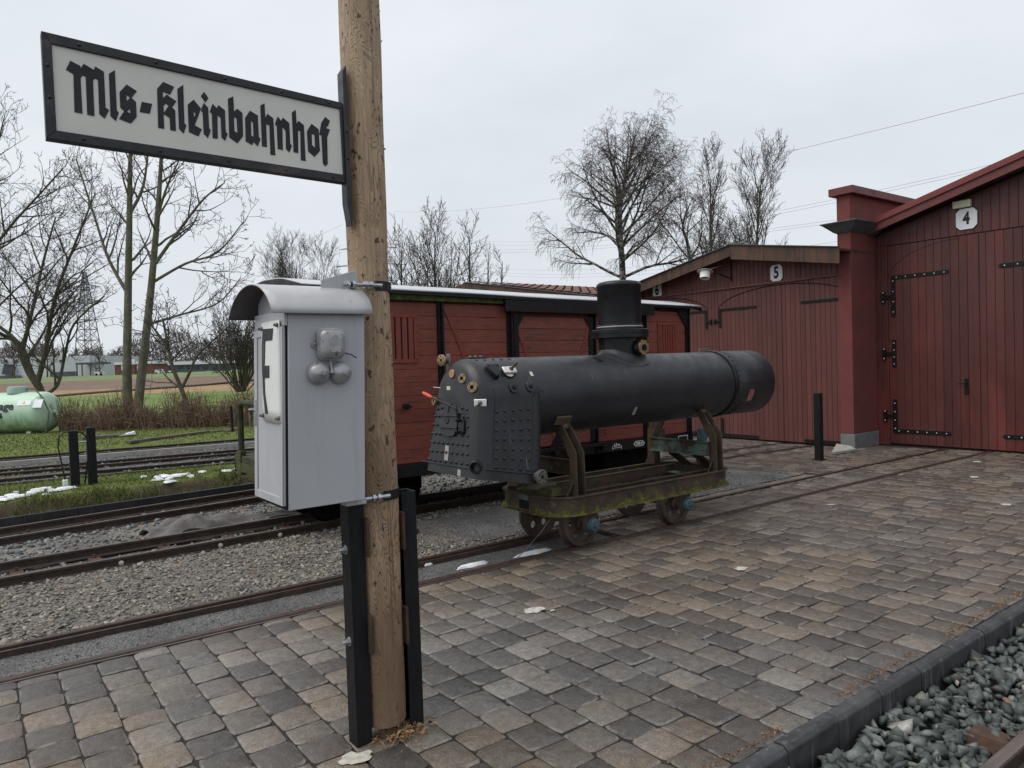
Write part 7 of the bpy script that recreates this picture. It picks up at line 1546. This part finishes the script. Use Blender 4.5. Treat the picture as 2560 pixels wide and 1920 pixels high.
# the weeping birch
t = Tree(22); W_ = 36; bs_ = A_(1345, 700, W_); bs_.z = 0
nd = t.limb([bs_, A_(1345, 600, W_), A_(1338, 470, W_), A_(1348, 400, W_), A_(1362, 340, W_), A_(1370, 298, W_)], .20, .02)
PB = dict(seg=[9, 7, 6, 6], wob=[.07, .11, .13, .12], up=[.012, -.01, -.13, -.30], n=[8, 7, 5.2], pm=[3.1, 4.8, 4.6], len=[.42, .50, .75], ang=[36, 42, 44], rad=[.6, .55, .5], rmin=.0058, rt=.035, **{'from': [.22, .2, .15]})
q = t.q; m = len(nd)
for c_ in range(58):
    tt = .19+.80*((c_+q.random()*.6)/58)**1.1; pos, dd, rr = nd[min(m-1, int(tt*m))]; a = c_*2.4+q.uniform(-.4, .4); el = math.radians(q.uniform(18, 46)+22*tt)
    L = 5.5*(1.13-tt)**1.05*q.uniform(.75, 1.1)*(1+.12*math.cos(a+.93)); t.branch(pos, Vector((math.cos(a)*math.cos(el), math.sin(a)*math.cos(el), math.sin(el))), max(1.1, L), max(.02, rr*.5), 0, PB)
t.build('birch_tree', bs_, 'large bare birch with white trunk and weeping twigs behind the boiler dome', None, MT['birch_bark'], MT['birch_twig'], 'tree', 7)
t = Tree(23); W_ = 38; bs_ = A_(1500, 700, W_); bs_.z = 0; nd = t.limb([bs_, A_(1490, 560, W_), A_(1475, 490, W_), A_(1490, 440, W_)], .14, .02); m = len(nd)
for c_ in range(15):
    tt = .2+.79*(c_+t.q.random()*.6)/15; pos, dd, rr = nd[min(m-1, int(tt*m))]; a = c_*2.4; el = math.radians(t.q.uniform(35, 60)); t.branch(pos, Vector((math.cos(a)*math.cos(el), math.sin(a)*math.cos(el), math.sin(el))), 3.4*(1.15-tt)**.6, max(.02, rr*.5), 0, PB)
t.build('birch_tree', bs_, 'smaller bare birch leaning beside the large one', None, MT['birch_bark'], MT['birch_twig'], 'tree', 6)

# brown winter hedge along the field edge
MT['stem'] = stone_mat('hedge_stems', [(0, (.095,.062,.045)), (.5, (.175,.115,.078)), (.9, (.26,.18,.115)), (1, (.14,.15,.06))], .95)
r = np.random.RandomState(91); n_ = 3600
fx = r.uniform(60, 640, n_); base_pts = np.array([tuple(onZ(120, 945, .08)), tuple(onZ(560, 930, .08))]); tt = r.uniform(-.35, 1.6, n_)
P0 = base_pts[0][None]*(1-tt[:, None])+base_pts[1][None]*tt[:, None]+np.stack([r.normal(0, .2, n_), r.normal(2.2, .5, n_), np.full(n_, -.05)], -1)
kx = np.array([project(q_)[0] for q_ in P0]) > 150; P0 = P0[kx]; tt = tt[kx]; n_ = len(P0)
h = r.uniform(.3, .95, n_)*(1+.3*np.sin(tt*19)+.15*np.sin(tt*47)); d = np.stack([r.normal(0, .22, n_), r.normal(0, .22, n_), np.ones(n_)], -1); A = np.concatenate([P0, P0+d*h[:, None], np.full((n_, 1), .008), np.full((n_, 1), .005)], 1)
ii = r.choice(n_, 5000); st_ = P0[ii]+d[ii]*h[ii][:, None]*r.uniform(.3, .9, (5000, 1)); dd = np.stack([r.normal(0, 1, 5000), r.normal(0, 1, 5000), r.normal(.5, .6, 5000)], -1)*.16
A = np.concatenate([A, np.concatenate([st_, st_+dd, np.full((5000, 1), .006), np.full((5000, 1), .005)], 1)])
o = bpy.data.objects.new('winter_hedge', seg_mesh('winter_hedge', A, MT['stem'], 3)); link(o, None, (0, 0, 0)); tag(o, 'brown leafless hedge of thin stems along the field edge', 'hedge', kind='stuff')
b = MB(); c = onZ(372, 925, .1); o = blob('soil_heap', (c.x, c.y), .45, mat('dark_soil', (.018,.014,.011), (.01,.008,.007), sc=12, rough=.95, bs=1, bsc=20, bd=.03), None, .05, .6, 88, h=.18, n=18, org=(c.x, c.y, .05)); tag(o, 'dark heap of soil in front of the hedge by the leaning tree', 'heap')

# ------------------------------------------------------------------ far buildings, vehicles, wood, pylons, wires
MT['hall'] = mat('white_cladding', (.50,.52,.56), (.45,.47,.51), sc=.4, rough=.6, bs=0); MT['hall_dark'] = mat('hall_plinth', (.10,.11,.13), (.08,.09,.10), rough=.6, bs=0)
MT['glass_dark'] = mat('dark_glazing', (.06,.07,.085), (.045,.05,.06), rough=.15, bs=0); MT['brick'] = mat('far_brick', (.17,.075,.055), (.13,.06,.045), sc=2, rough=.9, bs=0)
MT['white_far'] = mat('far_white_paint', (.62,.64,.66), (.56,.58,.6), sc=.5, rough=.6, bs=0); MT['dark_far'] = mat('far_dark_wall', (.085,.10,.115), (.065,.075,.085), sc=.4, rough=.7, bs=0)
RX = cam2world(1, 0, 0); FX = cam2world(0, 1, 0)
def fbox(nm, x0, x1, yt, yb, W_, depth, m, par, zb=None):
    """box facing the camera between picture columns x0..x1 and rows yt..yb at W_ metres"""
    a, e = A_(x0, (yt+yb)/2, W_), A_(x1, (yt+yb)/2, W_); xm = (x0+x1)/2; zt = A_(xm, yt, W_).z; z0 = A_(xm, yb, W_).z if zb is None else zb
    c = (a+e)/2+FX*depth/2; b = MB(); b.obox((c.x, c.y, (zt+z0)/2), RX*((e-a).dot(RX)/2), FX*depth/2, (0, 0, (zt-z0)/2)); return b.build(nm, m, par)
def fthing(nm, x, W_, label, cat, group=None):
    p = A_(x, 810, W_); return thing(nm, (p.x, p.y, 1.5), label, cat, group)
hl = fthing('factory_hall', 95, 300, 'white flat roofed factory hall at the far left across the field', 'building')
fbox('wall', -60, 195, 772, 825, 300, 40, MT['hall'], hl, 1.4); fbox('plinth', -40, 45, 812, 830, 299, .5, MT['hall_dark'], hl, 1.4)
for x in (8, 28, 48, 78, 128): fbox('window', x, x+7, 777, 783, 299.6, .3, MT['glass_dark'], hl)
fbox('window', 165, 190, 785, 795, 299.6, .3, MT['dark_far'], hl)
b = MB(); p = [A_(x, y, 298.5) for x, y in ((3, 808), (9, 786), (29, 789), (26, 811))]; b.prism(p, FX*1.0); b.build('slanted_window', MT['glass_dark'], hl)
fbox('fence_panel', 108, 166, 803, 822, 292, .4, MT['dark_far'], hl, 1.4)
cp_ = fthing('carport', 188, 255, 'dark flat roofed carport right of the white hall', 'carport')
fbox('roof', 163, 209, 783, 787, 255, 9, MT['dark_far'], cp_)
for x in (165, 176, 194, 206): fbox('column', x, x+1.6, 787, 818, 254.5, .4, MT['dark_far'], cp_, 1.4)
fbox('back_wall', 167, 200, 787, 818, 262, .5, MT['hall'], cp_, 1.4)
br = fthing('brick_bungalow', 285, 240, 'low red brick building with white roof edge across the field', 'building')
fbox('wall', 248, 331, 786, 815, 240, 10, MT['brick'], br, 1.4); fbox('roof_edge', 246, 333, 781, 787, 239.6, 11, MT['white_far'], br)
for x in (262, 269, 296, 303, 312): fbox('window', x, x+4.5, 789, 800, 239.8, .3, MT['white_far'], br)
fbox('entrance', 284, 292, 789, 810, 239.7, .3, MT['brick'], br); fbox('chimney', 284, 288, 776, 783, 241, 1, MT['white_far'], br)
ro = fthing('low_building', 440, 262, 'long low dark building with pale roof edge at the far right of the field', 'building')
fbox('wall', 338, 560, 786, 812, 262, 12, MT['dark_far'], ro, 1.4); fbox('roof_edge', 336, 562, 779, 786, 261.5, 13, MT['white_far'], ro)
for x in range(348, 548, 18): fbox('window', x, x+9, 789, 796, 261.7, .3, MT['glass_dark'], ro)
def van(x, W_, label, m, L=9.5, hgt=9):
    t = fthing('parked_van', x, W_, label, 'van', 'vehicles parked across the field'); yb = 811-(x-200)*.018
    fbox('body', x-L/2, x+L*.3, yb-hgt, yb-1.5, W_, 2, m, t); fbox('cab', x+L*.3, x+L/2, yb-hgt*.62, yb-1.5, W_, 2, m, t); fbox('side_window', x+L*.12, x+L*.4, yb-hgt*.9, yb-hgt*.62, W_-.1, .2, MT['glass_dark'], t)
    for dx in (-.3, .3):
        c = A_(x+L*dx, yb-1.8, W_-.1); b = MB(); b.lathe([(.38, 0), (.38, .25)], (c.x, c.y, c.z), FX, 12); b.build('wheel', MT['under_black'], t)
van(213, 235, 'white van parked by the dark carport', MT['white_far'], 17, 8); van(342, 236, 'white van parked right of the brick building', MT['white_far'], 15, 11)
van(368, 240, 'pale van in front of the long low building', MT['white_far'], 10, 7); van(402, 242, 'dark car in front of the long low building', MT['hall_dark'], 11, 5); van(452, 244, 'white car near the middle of the long low building', MT['white_far'], 10, 5); van(505, 246, 'white van left of the bare meadow shrub', MT['white_far'], 10, 7)
# far wood
MT['wood'] = stone_mat('far_wood', [(0, (.075,.062,.06)), (.5, (.11,.09,.085)), (.9, (.14,.115,.10)), (1, (.08,.09,.06))], 1)
r = np.random.RandomState(95); n_ = 34000; x = r.uniform(-150, 1250, n_); W2 = r.uniform(345, 420, n_)
cell = np.floor(x/9); ch = np.random.RandomState(7).uniform(-3.5, 3.5, 400); top = 14.5+4*np.sin(x*.021)+2.5*np.sin(x*.067+1)+ch[(cell % 400).astype(int)]*np.sin(np.pi*((x/9) % 1))+(x > 200)*3
zz = 1+r.uniform(0, 1, n_)**.75*top; pts = np.array([A_(a, 800, w) for a, w in zip(x, W2)]); pts[:, 2] = zz
d_ = np.stack([r.normal(0, .7, n_), r.normal(0, .7, n_), r.uniform(.5, 1.6, n_)], -1)*r.uniform(.6, 1.7, (n_, 1)); rr_ = r.uniform(.10, .34, (n_, 1))*(1.15-.6*(zz/top))[:, None]
o = bpy.data.objects.new('far_wood', seg_mesh('far_wood', np.concatenate([pts, pts+d_, rr_, rr_*.6], 1), MT['wood'], 3)); link(o, None, (0, 0, 0)); tag(o, 'brown bare wood on the horizon beyond the field', 'wood', kind='stuff')
# slim single trees in front of the hall
for k, (x, yt, W_) in enumerate(((30, 752, 270), (102, 762, 265), (215, 775, 300))):
    t = Tree(60+k); c = A_(x, 810, W_); c.z = 1.3; tp = A_(x, yt, W_); PF = dict(PU, pm=[.9, 1.2], rmin=.09, rt=.3, wob=[.12, .16, .2], ang=[45, 48], up=[.05, .04, .03], n=[7, 5]); nd = t.limb([c, c.lerp(tp, .5), tp], .35, .1); t.grow_on(nd, .25, 14, tp.z*.42, 50, PF, .7)
    t.build('bare_tree', c, ('round bare tree in front of the slanted hall window', 'round bare tree in front of the hall behind the gas tank', 'bare tree at the foot of the far pylon')[k], 'bare trees across the field', MT['bark'], MT['twig_soft'], 'tree', 5)
# lattice pylons
MT['pylon'] = mat('galvanised_lattice', (.22,.235,.25), (.18,.19,.2), rough=.6, bs=0)
def pylon(xc, W_, H, wb, label, r=.16, arms=()):
    c = A_(xc, 800, W_); c.z = -.2; t = thing('power_pylon', c, label, 'pylon', 'lattice pylons'); q_ = []; lv = [0, .14, .26, .37, .47, .56, .64, .71, .78, .84, .9, .95, 1]
    def corner(f, i): w = wb*(1-f)**.9*.5+.6; sx, sy = ((-1,-1), (1,-1), (1,1), (-1,1))[i]; return c+RX*sx*w+FX*sy*w+Vector((0, 0, H*f))
    for a, e in zip(lv[:-1], lv[1:]):
        for i in range(4):
            j = (i+1) % 4; q_ += [(*corner(a, i), *corner(e, i), r*1.5, r*1.5), (*corner(a, i), *corner(e, j), r, r), (*corner(a, j), *corner(e, i), r, r), (*corner(e, i), *corner(e, j), r, r)]
    me = seg_mesh('lattice', np.array(q_)-np.array([*c, *c, 0, 0]), MT['pylon'], 4); o = bpy.data.objects.new('lattice', me); link(o, t, c)
    for f, Lr in arms:
        q_ = []
        for s in (-1, 1):
            tip = c+RX*s*Lr+Vector((0, 0, H*f)); 
            for i in range(4): q_.append((*corner(f+(.03 if i > 1 else 0), i), *tip, r, r))
            q_.append((*tip, *(tip-Vector((0, 0, 4))), r*.6, r*.6))
        me = seg_mesh('cross_arm', np.array(q_)-np.array([*c, *c, 0, 0]), MT['pylon'], 4); o = bpy.data.objects.new('cross_arm', me); link(o, t, c)
    return t
pylon(193, 420, 62, 11, 'pale lattice pylon seen through the branches of the spreading tree', .17, ((.72, 12), (.86, 9)))
c2_ = A_(806, 540, 400); pylon(806, 400, c2_.z+6, 9, 'lattice pylon hidden behind the timber post with arms showing either side', .15, ((.93, 16), (.80, 20)))
def wire(p, q_, sag, label, r):
    b = MB(); p, q_ = Vector(p), Vector(q_); b.tube([p.lerp(q_, t_)-Vector((0, 0, sag*4*t_*(1-t_))) for t_ in np.linspace(0, 1, 14)], r, 4); m_ = p
    o = b.build('power_line', MT['pylon'], None, org=(m_.x, m_.y, 0)); tag(o, label, 'power line', 'overhead power lines')
def wpx(x0, y0, w0, x1, y1, w1, sag, r, label): wire(A_(x0, y0, w0), A_(x1, y1, w1), sag, label, r)
wpx(740, 485, 400, 480, 580, 430, 2, .06, 'power line slanting down left of the post, the higher of the two')
wpx(850, 457, 380, 2300, 178, 110, 6, .035, 'topmost power line, rising right of the post over the birch and shed four')
wpx(1000, 517, 380, 2300, 318, 130, 7, .03, 'upper wire of the line pair passing just above the parapet of shed four')
wpx(1000, 524, 380, 2300, 325, 130, 7, .03, 'lower wire of the line pair passing just above the parapet of shed four')
wpx(880, 532, 380, 2300, 400, 140, 6, .03, 'upper wire of the line pair meeting the gutter of shed four')
wpx(880, 538, 380, 2300, 406, 140, 6, .03, 'lower wire of the line pair meeting the gutter of shed four')
wpx(1000, 572, 380, 2000, 488, 170, 6, .03, 'highest of the three lowest power lines above the ridge of shed five')
wpx(1000, 580, 380, 2000, 501, 170, 6, .03, 'middle one of the three lowest power lines above the ridge of shed five')
wpx(1000, 586, 380, 2000, 510, 170, 6, .03, 'lowest of all power lines above the ridge of shed five')
wpx(740, 545, 400, 560, 590, 430, 1, .05, 'lower power line just above the hood of the telephone box')
